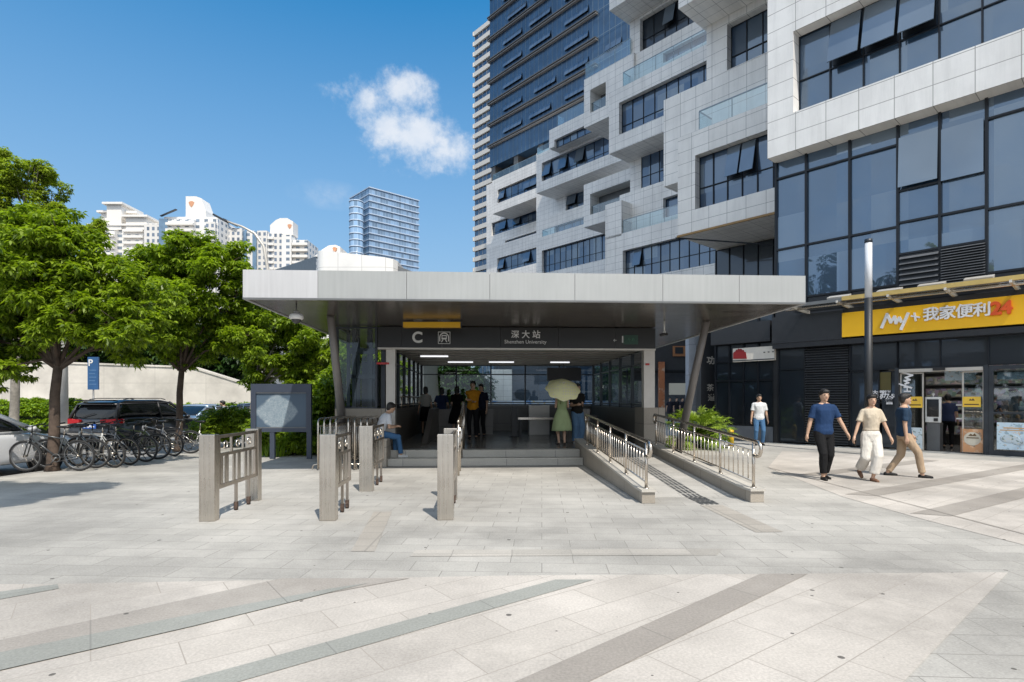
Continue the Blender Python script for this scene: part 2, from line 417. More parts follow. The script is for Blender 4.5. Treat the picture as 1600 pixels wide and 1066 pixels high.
base = mixc(nt, hz_f.outputs[0], hs.outputs[0], (2.4, 3.1, 4.1))
# brighter, paler sky added behind the camera, unseen, to fill the shaded facades
sb = nt.nodes.new('ShaderNodeMapRange'); sb.interpolation_type = 'SMOOTHSTEP'; nt.links.new(haze.outputs['Y'], sb.inputs[0])
sb.inputs[1].default_value = .30; sb.inputs[2].default_value = -.55; sb.inputs[3].default_value = 0; sb.inputs[4].default_value = 1
up_ = mth(nt, 'GREATER_THAN', haze.outputs['Z'], 0.0)
hcl = ramp(nt, nz(nt, D, 2.6, 6, .6), (5.2, 6.6, 8.4), (9.2, 9.4, 9.6), .42, .62)
base = mixc(nt, mth(nt, 'MULTIPLY', sb.outputs[0], up_), base, hcl)
col = mixc(nt, cf, base, shade)
nt.links.new(col, bg.inputs[0]); bg.inputs[1].default_value = .15
scene.view_settings.view_transform = 'Standard'; scene.view_settings.look = 'None'; scene.view_settings.exposure = 0
scene.cycles.max_bounces = 8; scene.cycles.transparent_max_bounces = 24; scene.cycles.caustics_reflective = False

# ---------------------------------------------------------------- ground
M['granite'] = tiled('grey_granite_paving', (.35, .338, .312), (.475, .455, .418), (.235, .225, .205), .6, .3, .0045, .5, R(3), .88, .42, gum=1.3, slabk=.42, wear=(.53, .505, .465))
M['pale'] = tiled('pale_granite_paving', (.445, .41, .368), (.555, .515, .47), (.33, .30, .265), .9, .38, .004, .5, -R(36.5), .85, .38, gum=2.0, slabk=.42, wear=(.68, .63, .57))
M['band'] = tiled('blue_grey_granite_band', (.275, .28, .255), (.35, .355, .325), (.21, .21, .195), 1.2, 3.0, .005, .5, -R(36.5), .8, .25, gum=1.5, slabk=.35, wear=(.40, .41, .39))
M['band_warm'] = tiled('mauve_granite_band', (.285, .258, .23), (.36, .33, .295), (.21, .195, .175), 1.2, 3.0, .005, .5, -R(36.5), .8, .25, gum=1.5, slabk=.35, wear=(.44, .41, .37))
M['band_wide'] = tiled('beige_grey_granite_band', (.33, .30, .27), (.41, .38, .34), (.24, .22, .2), 1.2, 3.0, .005, .5, -R(36.5), .8, .25, gum=1.5, slabk=.35, wear=(.47, .44, .4))
M['kerb'] = tiled('kerb_stone', (.34, .335, .32), (.42, .41, .39), (.15, .15, .14), 1.0, 5, .01, rough=.7)
M['lot'] = tiled('worn_concrete_lot', (.27, .265, .255), (.36, .35, .335), (.2, .195, .19), 5, 5, .012, .0, 0, .8, .4, wear=(.40, .39, .37))
M['asphalt'] = pm('asphalt', (.055, .055, .057), .9, 0, .3, 8, .3, 90)
M['tact'] = tiled('tactile_strip', (.20, .205, .20), (.27, .27, .265), (.11, .11, .11), .30, .30, .012, 0, 0, .6, .2, slabk=.6)
M['tact2'] = tiled('worn_tactile_strip', (.37, .34, .30), (.45, .415, .365), (.29, .27, .24), .30, .30, .012, 0, 0, .6, .2, slabk=.6)
g = MB().sheet([(-2500, -400), (2500, -400), (2500, 4500), (-2500, 4500)], -.12).build('ground', M['asphalt']); structure(g)
lot = MB().sheet([(-60, -30), (-8.6, -30), (-8.6, 34), (-60, 34)], -.116).build('parking_lane', M['lot']); structure(lot)
KX = lambda Y: -10.25 + .1055 * (Y - 11.4)
pl = MB(); pl.prism([(KX(-30) + .15, -30), (120, -30), (120, 75), (KX(30) + 4, 75), (KX(24) + .15, 24)], -.3, 0)
structure(pl.build('plaza_paving', M['granite']))
kb = MB(); kb.prism([(KX(-30), -30), (KX(-30) + .148, -30), (KX(24) + .148, 24), (KX(24), 24)], -.3, .002)
structure(kb.build('kerb', M['kerb']))
def gpoly(pts): return [G(*p) for p in pts]
def far(p, q, d):
    """extend from q away from p by d metres"""
    p, q = Vector(p), Vector(q); v = (q - p).normalized(); return tuple(q + v * d)
# foreground pale field, its grey end on the right and the diagonal bands
A = G(95, 913); B = G(570, 905); C = G(1575, 895); Dn = G(1412, 1066)
lowR = far(C, Dn, 5)
pf = MB(); pf.sheet([(-9.9, 1.2), (-9.9, G(0, 920)[1]), A, G(800, 900), C, lowR, (-9.9, -1.4)], .004)
structure(pf.build('pale_paving', M['pale']))
def band(name, p, q, w0, w1, mat, z=.008, back=4.0, fwd=0):
    """strip whose left edge runs p->q (ground points), w0/w1 wide measured along x"""
    p, q = Vector(p), Vector(q); d = (q - p).normalized(); p2 = p - d * back; q2 = q + d * fwd
    mb = MB().sheet([tuple(p2), tuple(q2), (q2.x + w1, q2.y), (p2.x + w0, p2.y)], z)
    return structure(mb.build(name, mat))
band('paving_band', G(287, 1066), G(868, 907), .30, .33, M['band'])
band('paving_band', G(808, 1066), G(1188, 898), .38, .42, M['band_warm'])
q_ = MB().sheet([G(-300, 1100), G(0, 1002), G(440, 905), G(640, 905), G(0, 1022), G(-300, 1130)], .008); structure(q_.build('paving_band', M['band_wide']))
q_ = MB().sheet([G(-300, 1130), G(0, 1022), G(300, 962), G(520, 921), G(575, 913), G(300, 981), G(0, 1050), G(-300, 1165)], .011); structure(q_.build('paving_band', M['band']))
q_ = MB().sheet([G(-260, 965), G(0, 926), G(90, 914), G(92, 921), G(0, 938), G(-260, 985)], .008); structure(q_.build('paving_band', M['band']))
# right-hand pale field in front of the shops
rp = MB(); e0 = G(1200, 731); e1 = G(1318, 777); e2 = G(1600, 852)
rp.sheet([G(1222, 705), e0, e1, G(1450, 814), e2, far(e1, e2, 8), (40, -6), (30, 2)], .004); structure(rp.build('pale_paving', M['pale']))
dD = Vector((.845, .535))
def rband(a, w, L, mat):
    a = Vector(a); nrm = Vector((dD.y, -dD.x)); b = a + dD * L
    structure(MB().sheet([tuple(a), tuple(b), tuple(b + nrm * w), tuple(a + nrm * w * .9 - dD * (-w * .6))], .008).build('paving_band', mat))
rband(G(1422, 803), .42, 12, M['band_warm']); rband(G(1320, 773), .40, 9, M['band_warm']); rband(G(1246, 742), .40, 5.5, M['band_warm'])
# dark joint line along the field's edge
def strip_line(p, q, w, z, name, mat):
    p, q = Vector(p), Vector(q); d = (q - p).normalized(); n = Vector((-d.y, d.x)) * w / 2
    return structure(MB().sheet([tuple(p - n), tuple(q - n), tuple(q + n), tuple(p + n)], z).build(name, mat))
strip_line(G(1200, 731), far(e1, e2, 8), .022, .012, 'drain_slot', M['band_warm'])
# row of slightly different slabs crossing the grey field and the tactile guide strips
M['slabrow'] = tiled('slab_row', (.37, .35, .315), (.48, .45, .405), (.29, .275, .25), .6, .30, .006, 0, 0, .85, .3, slabk=.8)
structure(MB().sheet([G(640, 870), G(1120, 868), G(1128, 858), G(650, 860)], .004).build('slab_row', M['slabrow']))
# the seated dirt in the centre: pinkish worn tactile slabs
structure(MB().sheet([G(548, 862), G(585, 862), G(612, 800), G(584, 800)], .004).build('tactile_strip', M['tact2']))
# ---------------------------------------------------------------- the station entrance (own axes: a across, b deep, z up)
SO = Vector((0, 10.79, 0)); SR = math.atan2(45, 890)
def S(X, Y):   # world -> station axes
    dx, dy = X, Y - 10.79; c, s = cos(SR), sin(SR)
    return (dx * c + dy * s, -dx * s + dy * c)
def SW(a, b):  # station axes -> world
    c, s = cos(SR), sin(SR); return (a * c - b * s, 10.79 + a * s + b * c)
# brushed dark soffit panels
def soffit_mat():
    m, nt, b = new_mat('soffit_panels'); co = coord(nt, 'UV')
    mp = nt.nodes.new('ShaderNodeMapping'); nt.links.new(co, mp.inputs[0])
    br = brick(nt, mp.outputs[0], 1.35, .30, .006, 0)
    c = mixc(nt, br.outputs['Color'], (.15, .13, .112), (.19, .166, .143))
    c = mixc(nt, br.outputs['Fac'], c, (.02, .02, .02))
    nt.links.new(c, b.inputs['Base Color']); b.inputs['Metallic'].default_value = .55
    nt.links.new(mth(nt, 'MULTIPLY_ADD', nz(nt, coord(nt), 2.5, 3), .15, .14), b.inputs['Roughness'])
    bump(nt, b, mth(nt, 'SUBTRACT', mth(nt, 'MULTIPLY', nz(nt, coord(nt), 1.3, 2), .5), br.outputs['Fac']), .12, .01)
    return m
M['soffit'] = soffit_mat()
def fascia_mat(name, c):
    m, nt, b = new_mat(name); co = coord(nt)
    mp = nt.nodes.new('ShaderNodeMapping'); mp.inputs['Scale'].default_value = (14, 14, .8); nt.links.new(co, mp.inputs[0])
    s = nz(nt, mp.outputs[0], 1, 5, .6); l = nz(nt, co, .6, 3)
    f = mth(nt, 'ADD', mth(nt, 'MULTIPLY', s, .45), mth(nt, 'MULTIPLY', l, .55))
    nt.links.new(ramp(nt, f, tuple(x * .88 for x in c), tuple(x * 1.06 for x in c), .35, .65), b.inputs['Base Color'])
    b.inputs['Metallic'].default_value = .2; b.inputs['Roughness'].default_value = .42
    return m
M['fascia'] = fascia_mat('satin_aluminium_fascia', (.385, .395, .39)); M['fascia_lt'] = fascia_mat('reflection_tinted_fascia', (.56, .56, .57))  # second one is the same aluminium, a metal reflection painted in as paler colour
ST = thing('station_entrance', 'low metro entrance hall with flat pale metal canopy, glazed sides and dark name band', 'station entrance', (SO.x, SO.y, 0), SR)
A0, A1, CZ0, CZ1 = -4.99, 5.72, 3.42, 3.95
# canopy: soffit slab + fascia
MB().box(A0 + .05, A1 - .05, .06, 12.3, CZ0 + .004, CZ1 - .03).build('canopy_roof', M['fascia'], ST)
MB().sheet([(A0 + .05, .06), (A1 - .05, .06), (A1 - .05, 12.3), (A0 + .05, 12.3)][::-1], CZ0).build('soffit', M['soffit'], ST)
joints = [A0 + .0, -3.62, -1.98, -.42, 1.2, 2.9, 4.4, A1]
for i in range(len(joints) - 1):
    fz = MB(); x0, x1 = joints[i] + .004, joints[i + 1] - .004
    fz.box(x0, x1, 0, .055, CZ0 - .02, CZ1)
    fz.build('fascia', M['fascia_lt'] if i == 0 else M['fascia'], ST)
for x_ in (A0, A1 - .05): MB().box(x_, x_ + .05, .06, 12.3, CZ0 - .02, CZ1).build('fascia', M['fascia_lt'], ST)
MB().box(A0 + .002, A1 - .002, -.012, 0, CZ0 - .02, CZ0 + .012).build('drip_edge', M['grey_metal'], ST)
# raking columns
def col(p, q):
    mb = MB(); mb.path([p, q], [.085, .11], 20); mb.build('column', M['grey_col'], ST)
    mb = MB(); mb.tube((q[0], q[1], 0.002), (q[0], q[1], .03), .24, n=20); mb.build('base_plate', M['steel_dark'], ST)
M['grey_col'] = pm('grey_column_paint', (.22, .205, .195), .4, .2, .06)
a, b = S(*P(516.5, 494, 12.8)[:2]); col((a, b, CZ0 + .003), (a - .2, b + 2.3, 0.01))
a, b = S(*P(1104, 502, 13.6)[:2]); col((a, b, CZ0 + .003), (a - .02, b + 2.0, 0.01))
# floor platform, steps
SB = 2.5
fl = MB(); fl.box(-3.4, 3.45, SB + .9, 11.6, 0.01, .318); fl.build('hall_floor', M['stone_floor'] if 'stone_floor' in M else tiled('hall_floor_stone', (.20, .185, .16), (.27, .25, .22), (.04, .04, .04), .8, .8, .005, 0, 0, .22, .3), ST)
M['step'] = tiled('granite_steps', (.44, .42, .375), (.54, .515, .46), (.10, .10, .10), 1.2, .5, .005, 0, 0, .5, .3)
M['nosing'] = pm('step_nosing', (.62, .60, .55), .6)
st = MB(); st.box(-2.75, 1.795, SB, SB + .899, .004, .16); st.build('step', M['step'], ST)
st = MB(); st.box(-2.75, 1.795, SB + .45, SB + .897, .161, .317); st.build('step', M['step'], ST)
st = MB(); st.box(-2.75, 1.795, SB - .012, SB + .05, .161, .172); st.box(-2.75, 1.795, SB + .438, SB + .50, .318, .329); st.build('nosing', M['nosing'], ST)
# seat-high ledge left of the steps and plinths
pl = MB(); pl.box(-3.35, -2.752, SB - .15, SB + .9, 0, .60); pl.box(-3.37, -2.74, SB - .17, SB + .9, .601, .64); pl.build('plinth', M['stone'], ST)
B0s, B1s = 3.95, 11.6
pl = MB(); pl.box(-4.32, -3.05, B0s, 6.6, 0, 1.31); pl.build('plinth', M['stone'], ST)
pl = MB(); pl.box(3.66, 4.22, B0s, B0s + .9, 0, 1.33); pl.build('plinth', M['stone'], ST)
lw = MB(); lw.box(-3.049, -2.85, B0s + .3, B1s, .3, 1.3); lw.box(3.7, 3.92, B0s + .9, B1s, 0, 1.3); lw.box(-3.049, 3.92, B1s, B1s + .2, 0, 1.32)
lw.box(2.05, 3.45, B0s + 5, B0s + 5.2, .32, 1.0)
lw.build('low_wall', M['stone_dark'], ST)
# posts of the front frame
M['post'] = pm('pale_frame_post', (.54, .51, .465), .4, .3, .05)
ps = MB(); ps.box(-3.03, -2.80, B0s, B0s + .22, .3, 2.86); ps.build('post', M['post'], ST)
ps = MB(); ps.box(3.66, 3.95, B0s, B0s + .22, 1.33, 2.86); ps.build('post', M['post'], ST)
lb = MB(); lb.box(-3.26, -2.95, B0s - .03, B0s - .001, 2.44, 2.49); lb.build('warning_tag', M['red'], ST)
lb = MB(); lb.box(3.70, 3.80, B0s - .03, B0s - .001, 2.44, 2.49); lb.build('warning_tag', M['red'], ST)
# hall ceiling
cm = pm('hall_ceiling_panels', (.24, .225, .205), .35, .5)
ce = MB(); ce.box(-3.03, 3.95, B0s + .25, B1s + .2, 2.9, 3.40)
for k in range(9): ce.box(-3.0, 3.93, B0s + .6 + k * .8, B0s + .68 + k * .8, 2.86, 2.90)
ce.build('hall_ceiling', cm, ST)
# name band with lettering
M['band_dark'] = pm('name_band', (.018, .018, .018), .35, .2, .06)
M['glyph'] = pm('white_lettering', (.72, .72, .70), .5, 0, .03)
nbz0, nbz1 = 2.87, 3.40
nb = MB()
ja = [-3.23, -2.62, -1.6, -.1, 1.4, 2.9, 3.95]
for i in range(6): nb.box(ja[i] + .003, ja[i + 1] - .003, B0s - .06, B0s + .24, nbz0, nbz1)
nbo = nb.build('name_band', M['band_dark'], ST)
MB().box(-3.23, 3.95, B0s - .07, B0s + .22, nbz0 - .045, nbz0 - .002).build('band_trim', M['post'], ST)
yb = B0s - .075
def stx(px, py):  # station a, z for a photo pixel on the band's face
    Y = 14.74; 
    for _ in range(4):
        X = (px - 800) / F * Y; a = S(X, Y)[0]; Y = SW(a, yb)[1]
    return a, CAMZ + (HZ - py) / F * Y
def letter(t, px, py, hpx, bold=.0, sp=1.0, mat=None, name='lettering', k=1.0):
    a, z = stx(px, py); s = hpx / F * 14.7 * k
    return text_part(t, s, mat or M['glyph'], nbo, name, T_((a, yb, z)), .004, bold, sp)
letter('C', 652, 528, 17, .012, k=1.35)
letter('深 大 站', 821.5, 523.5, 13, .003, k=1.0)
letter('Shenzhen University', 821, 534.5, 6.4, .0, k=1.25)
letter('1', 973, 531, 13, .008, k=1.1)
a, z = stx(985, 531)
MB().box(a - .19, a + .20, yb - .004, yb + .006, z - .12, z + .12).build('line_badge', pm('green_line_badge', (.02, .065, .045), .5), nbo)
letter('1', 975, 531, 13, .006, k=1.1)
letter('号 线', 986, 531, 5, .002, mat=pm('green_text', (.12, .35, .22)), k=1.0)
letter('←', 961, 532, 7, 0, k=1.0)
# metro emblem: rounded square with tunnel arch and train front
a, z = stx(694, 528)
em = MB(); y0, y1 = yb - .006, yb + .004; r_ = .155
for (x0, x1, z0, z1) in ((-r_, r_, r_ - .012, r_), (-r_, r_, -r_, -r_ + .012), (-r_, -r_ + .012, -r_ + .012, r_ - .012), (r_ - .012, r_, -r_ + .012, r_ - .012)):
    em.box(a + x0, a + x1, y0, y1, z + z0, z + z1)
def arc(cx, cz, r0, r1, t0, t1, n=10):
    pts = [(cx + r1 * cos(t0 + (t1 - t0) * i / n), cz + r1 * sin(t0 + (t1 - t0) * i / n)) for i in range(n + 1)]
    pts += [(cx + r0 * cos(t1 + (t0 - t1) * i / n), cz + r0 * sin(t1 + (t0 - t1) * i / n)) for i in range(n + 1)]
    for i in range(n): em.prism_xz([pts[i], pts[i + 1], pts[2 * n - i], pts[2 * n + 1 - i]], y0, y1)
arc(a, z + .01, .10, .125, 0, pi)
em.box(a - .125, a - .10, y0, y1, z - .09, z + .01); em.box(a + .10, a + .125, y0, y1, z - .09, z + .01)
em.prism_xz([(a - .065, z + .07), (a + .065, z + .07), (a + .065, z + .045), (a - .065, z + .045)], y0, y1)
em.box(a - .065, a - .045, y0, y1, z - .04, z + .045); em.box(a + .045, a + .065, y0, y1, z - .04, z + .045)
em.box(a - .045, a + .045, y0, y1, z - .04, z - .0)
em.prism_xz([(a - .08, z - .11), (a - .055, z - .11), (a - .02, z - .045), (a - .045, z - .045)], y0, y1)
em.prism_xz([(a + .08, z - .11), (a + .055, z - .11), (a + .02, z - .045), (a + .045, z - .045)], y0, y1)
em.build('metro_emblem', M['glyph'], nbo)
# side and back glazing of the hall
M['cglass'] = clear_glass('hall_glass', (.80, .88, .88), .03)
def glaze(a0, b0, a1, b1, z0, z1, n, name='window', rails=True):
    fr = MB(); mw = .055; L = math.hypot(a1 - a0, b1 - b0); ux, uy = (a1 - a0) / L, (b1 - b0) / L
    for i in range(n + 1):
        t = L * i / n; fr.obox((a0 + ux * t, b0 + uy * t, (z0 + z1) / 2), (mw, .09, z1 - z0), (0, 0, math.atan2(uy, ux)))
    for zz in ((z0 + .025), (z1 - .025)) + ((z1 - .38, z0 + .1) if rails else ()):
        fr.bar((a0, b0, zz), (a1, b1, zz), .045, .04)
    f = fr.build(name, M['dark_metal'], ST)
    pn = MB(); pn.add([(a0, b0, z0), (a1, b1, z0), (a1, b1, z1), (a0, b0, z1)], [(0, 1, 2, 3)]); pn.build('pane', M['cglass'], f)
    return f
glaze(-2.95, B0s + .3, -2.95, B1s, 1.3, 2.9, 6); glaze(3.82, B0s + .3, 3.82, B1s, 1.3, 2.9, 5)
glaze(-2.95, B1s + .05, 3.82, B1s + .05, 1.32, 2.9, 5)
glaze(-4.28, B0s + .05, -3.28, B0s + .05, 1.31, 3.41, 1, 'lift_shaft_glass', False); glaze(-4.28, B0s + .05, -4.28, 6.5, 1.31, 3.41, 2, 'lift_shaft_glass', False)
lf = MB()
for (x, y) in ((-3.95, 4.5), (-3.55, 4.6), (-3.9, 6.2)): lf.box(x - .05, x + .05, y - .05, y + .05, 1.3, 3.40)
lf.box(-4.05, -3.35, 4.45, 4.55, 2.1, 2.2); lf.box(-4.05, -3.35, 4.45, 4.55, 2.75, 2.9); lf.box(-3.9, -3.45, 5.2, 5.9, 1.35, 2.6); lf.box(-3.2, -3.1, 4.2, 6.4, 1.3, 3.4)
lf.build('lift_frame', M['dark_metal'], ST)
# handrails behind the left glazing, descending balustrade inside
hr = MB()
for zz in (1.38, 1.62): hr.tube((-2.72, B0s + .5, zz), (-2.72, B1s - .3, zz), .022)
for k in range(6): hr.tube((-2.72, B0s + .6 + k * 1.3, 1.3), (-2.72, B0s + .6 + k * 1.3, 1.62), .018)
hr.build('handrail', M['steel_dark'], ST)
bw = MB(); bw.prism_yz([(B0s + 1.2, .32), (B0s + 5.5, .32), (B0s + 5.5, 1.25), (B0s + 3.4, 1.25)], -2.25, -2.1); bw.box(-2.1, -.2, B0s + 5.3, B0s + 5.5, .32, 1.2)
bw.build('stairwell_parapet', M['stone_dark'], ST)
# tubes of light on the ceiling (lit in the photograph)
LT = emis('fluorescent_tube', (.95, .96, 1.0), 1.1)
for (px0, px1, py) in ((700, 739, 565.7), (764, 803, 565.7), (657, 700, 556.5), (860, 890, 566)):
    Yl = 890 * (2.84 - CAMZ) / (HZ - py)
    x0, x1 = (px0 - 800) / F * Yl, (px1 - 800) / F * Yl; a0, b0 = S(x0, Yl); a1, b1 = S(x1, Yl)
    if b0 > B1s - .2: b0 = b1 = B1s - .5
    MB().box(a0, a1, b0 - .04, b0 + .04, 2.815, 2.855).build('strip_light', LT, ST)
dm = MB(); a, b = S(*P(875, 583, 20)[:2]); dm.box(a - .45, a + .75, b, b + .08, 2.2, 2.66); dm.box(a + .1, a + .14, b + .02, b + .06, 2.6, 2.9); dm.build('display_screen', M['black'], ST)
# hanging yellow light box
YB = thing('hanging_light_box', 'slim yellow box hanging under the canopy above the dark name band', 'light box', (0, 0, 0), 0)
x0, _, z = P(631, 508, 13.56); x1 = P(720, 508, 13.56)[0]
MB().box(x0, x1, 13.46, 13.62, z - .065, z + .06).build('box_body', pm('yellow_box', (.72, .40, .015), .4, 0, .04), YB)
MB().box(x0 - .02, x0 - .001, 13.45, 13.63, z - .07, z + .065).build('end_cap', M['dark_metal'], YB); MB().box(x1 + .001, x1 + .02, 13.45, 13.63, z - .07, z + .065).build('end_cap', M['dark_metal'], YB)
mb = MB(); mb.tube((x0 + .2, 13.54, z + .06), (x0 + .2, 13.54, 3.43), .012); mb.tube((x1 - .2, 13.54, z + .06), (x1 - .2, 13.54, 3.43), .012); mb.build('hanger', M['black'], YB)
# dome camera on its drop rod
x, y, z = P(463, 497, 11.3)
DC = thing('dome_camera', 'white dome camera hanging on a rod below the canopy corner', 'camera', (x, y, z))
mb = MB(); mb.tube((0, 0, .08), (0, 0, 3.42 - z), .014); mb.build('drop_rod', M['grey_metal'], DC)
mb = MB()
prof = [(.0, .13), (.05, .13), (.055, .09), (.10, .085), (.135, .05), (.14, -.01), (.11, -.03), (.0, -.03)]
mb.rings([[(r * cos(2 * pi * k / 20), r * sin(2 * pi * k / 20), h) for k in range(20)] for r, h in [(max(r, .001), h) for r, h in prof]][::-1]); mb.build('housing', M['white'], DC)
mb = MB(); mb.ell((0, 0, -.03), (.095, .095, .085)); mb.build('dome', pm('smoked_dome', (.05, .05, .055), .08), DC)
x, y, z = P(1038, 518, 13.6); BC = thing('bullet_camera', 'small white security camera under the right half of the canopy', 'camera', (x, y, z))
mb = MB(); mb.tube((0, 0, 0), (0, 0, 3.42 - z), .02); mb.ell((0, 0, -.02), .04); mb.build('mount', M['white'], BC)
mb = MB(); mb.tube((.06, 0, -.06), (-.12, -.12, -.1), .035); mb.build('camera_body', M['black'], BC)

# ---------------------------------------------------------------- ramp, its curb walls and rails
rm = MB(); rm.prism_yz([(-1.9, .003), (SB + .9, .317), (SB + .9, -.1), (-1.9, -.1)], 2.02, 3.45)
RAMP = thing('access_ramp', 'gently rising granite ramp between two low curb walls', 'ramp', (SO.x, SO.y, 0), SR)
rm.build('ramp_surface', M['granite'], RAMP)
for a0, a1 in ((1.8, 2.02), (3.45, 3.68)):
    cw = MB(); cw.prism_yz([(-2.42, 0), (-2.42, .17), (-2.1, .17), (SB + 1.3, .50), (SB + 1.3, 0)], a0 + .012, a1 - .012); cwo = cw.build('curb_wall', M['stone'], RAMP)
    cp = MB(); cp.prism_yz([(-2.45, .171), (-2.45, .205), (-2.1, .205), (SB + 1.3, .54), (SB + 1.3, .501), (-2.1, .171)], a0, a1); cp.build('coping', tiled('curb_coping', (.48, .45, .40), (.56, .53, .475), (.2, .2, .19), 5, 1.2, .006, stain=.15), cwo)
M['tact_dark'] = pm('tactile_bar_dark', (.085, .087, .088), .6, 0, .3, 12)
tb = MB()
# guide bars: short raised blocks in four lines up the ramp
def ramp_z(b): return .003 + max(0, (b + 1.9)) / (SB + 2.8) * .314
tw = MB()
for k in range(4):
    a = 2.66 + k * .075
    b = -2.55
    while b < SB - .2:
        if b > -1.88: z = ramp_z(b); tb.add([(a, b, z + .006), (a + .045, b, z + .006), (a + .045, b + .26, z + .020), (a, b + .26, z + .020)], [(0, 1, 2, 3)])
        else: tb.add([(a, b, .008), (a + .045, b, .008), (a + .045, b + .26, .019), (a, b + .26, .019)], [(0, 1, 2, 3)])
        b += .30
tb.build('tactile_bars', M['tact_dark'], RAMP)
tw = MB(); tw.sheet([(2.62, -4.3), (2.95, -4.3), (2.95, -2.6), (2.62, -2.6)], .004); structure(tw.build('tactile_strip', M['tact2'], None, SO, SR))
def rail(name, label, a, lowest):
    T = thing(name, label, 'handrail', (SO.x, SO.y, 0), SR, 'ramp handrails'); bs = [-2.3 + 1.22 * i for i in range(5)]
    z = lambda b: .20 + max(0, b + 2.1) / 5.9 * .335
    H = .70
    for b in bs:
        p = MB(); p.tube((a, b, z(b)), (a, b, z(b) + H), .024); p.tube((a, b, z(b)), (a, b, z(b) + .015), .045); p.build('post', M['chrome'], T)
    lo = MB(); lo.tube((a, bs[0], z(bs[0]) + .10), (a, bs[-1], z(bs[-1]) + .10), .013); lo.tube((a, bs[0], z(bs[0]) + H - .13), (a, bs[-1], z(bs[-1]) + H - .13), .013)
    lo.build('lower_rail', M['chrome'], T)
    for i in range(4):
        for k in range(1, 7):
            b = bs[i] + 1.22 * k / 7; MB().tube((a, b, z(b) + .10), (a, b, z(b) + H - .13), .0085, n=6).build('baluster', M['chrome'], T)
    hr = MB()
    e0, e1 = bs[0], bs[-1]; h0, h1 = z(e0) + H, z(e1) + H
    pts = [(a, e0, h0 - .20), (a, e0 - .12, h0 - .21), (a, e0 - .19, h0 - .19), (a, e0 - .23, h0 - .13), (a, e0 - .23, h0 - .05), (a, e0 - .18, h0 + .0), (a, e0 - .1, h0 + .012), (a, e0, h0 + .015),
           (a, e1, h1 + .015), (a, e1 + .12, h1 + .02), (a, e1 + .17, h1 - .03), (a, e1 + .17, h1 - .14), (a, e1 + .11, h1 - .19), (a, e1, h1 - .2)]
    hr.path(pts, .027, 10); hr.build('top_rail', M['chrome'], T)
    return T
rail('ramp_handrail', 'stainless handrail on the curb wall beside the steps, left of the ramp', 1.91, 0)
rail('ramp_handrail', 'stainless handrail along the outer right side of the ramp', 3.565, 0)

# ---------------------------------------------------------------- gate posts with hinged leaves
def gate(label, px0, px1, py, leaf, end_post=None, wins=3, hinge=False, ang=0):
    x0, Y = G(px0, py); x1 = (px1 - 800) / F * Y; w = x1 - x0; H = 1.10
    T = thing('barrier_gate', label, 'barrier gate', ((x0 + x1) / 2, Y + .06, 0), SR + ang, 'stainless barrier gates before the entrance')
    MB().box(-w / 2, w / 2, -.07, .07, .002, H).build('post', M['steel'], T, bevel=.006)
    if leaf:
        L = leaf; x = w / 2 - .05; y0 = .13; f = MB(); t = .018
        if hinge:
            for z in (.25, .92): f.box(x - .03, x + .03, .07, .13, z, z + .12)
            f.tube((x, .1, .15), (x, .1, H), .018)
        f.box(x - t, x + t, y0, y0 + .04, .38, H - .02); f.box(x - t, x + t, y0 + L - .04, y0 + L, .38, H - .02)
        f.box(x - t, x + t, y0 + .04, y0 + L - .04, H - .06, H - .02); f.box(x - t, x + t, y0 + .04, y0 + L - .04, .38, .43); f.box(x - t, x + t, y0 + .04, y0 + L - .04, .80, .84)
        lf = f.build('gate_leaf', M['steel_dark'], T)
        b = MB(); n = wins
        for i in range(n):   # upper openings framed, lower slats in pairs
            c0 = y0 + .04 + (L - .08) * i / n; c1 = y0 + .04 + (L - .08) * (i + 1) / n
            b.box(x - .014, x + .014, c1 - .035, c1, .84, H - .06)
            b.box(x - .010, x + .010, c0 + .03, c0 + .10, .43, .80); b.box(x - .010, x + .010, c0 + .17, min(c0 + .26, c1), .43, .80)
            b.torus((x, (c0 + c1) / 2, .94), .05, .012, 'x', 12, 5)
        b.build('infill', M['steel'], lf)
        for yy in (y0 + L * .45, y0 + L * .8):
            MB().box(x - .016, x + .016, yy - .02, yy + .02, .05, .38).build('leg', M['steel_dark'], lf)
            wh = MB(); wh.box(x - .022, x + .022, yy - .026, yy + .026, .035, .12); wh.tube((x - .02, yy, .032), (x + .02, yy, .032), .03); wh.build('castor', M['rust'], lf)
        if end_post: MB().box(-w / 2 - .02, w / 2 - .02, y0 + L + .04, y0 + L + .18, .002, H).build('post', M['steel'], T, bevel=.006)
    return T
gate('stainless gate leaf between two posts, farthest left before the map board', 311, 335, 815, 1.22, True, 3)
gate('single stainless post with short leaf, in front of the tubular crowd barriers', 499, 524, 814, .80, None, 2)
gate('stainless post with hinged leaf closest to the seated person', 561, 582, 768, 1.10, None, 3, True)
gate('stainless post with leaf in line with the middle of the steps', 683, 708, 813, 1.25, True, 3)
# second post + rail continuing to the steps
x0, Y = G(704, 745)
SRL = thing('step_handrail', 'stainless double handrail climbing the steps behind the middle gate', 'handrail', (x0 + .1, Y, 0), SR)
mb = MB()
for i, (yy, zt, zb) in enumerate(((.15, 1.1, 0), (.9, 1.12, 0), (1.9, 1.22, 0), (2.85, 1.42, .32), (3.6, 1.46, .32))): MB().tube((0.05, yy, zb), (0.05, yy, zt), .024).build('post', M['chrome'], SRL)
mb = MB()
for dz in (0, -.3, -.6): mb.path([(0.05, .1, 1.1 + dz), (.05, 1.9, 1.22 + dz), (.05, 2.85, 1.42 + dz), (.05, 3.7, 1.46 + dz)], .026 if dz == 0 else .014)
mb.build('rail', M['chrome'], SRL)
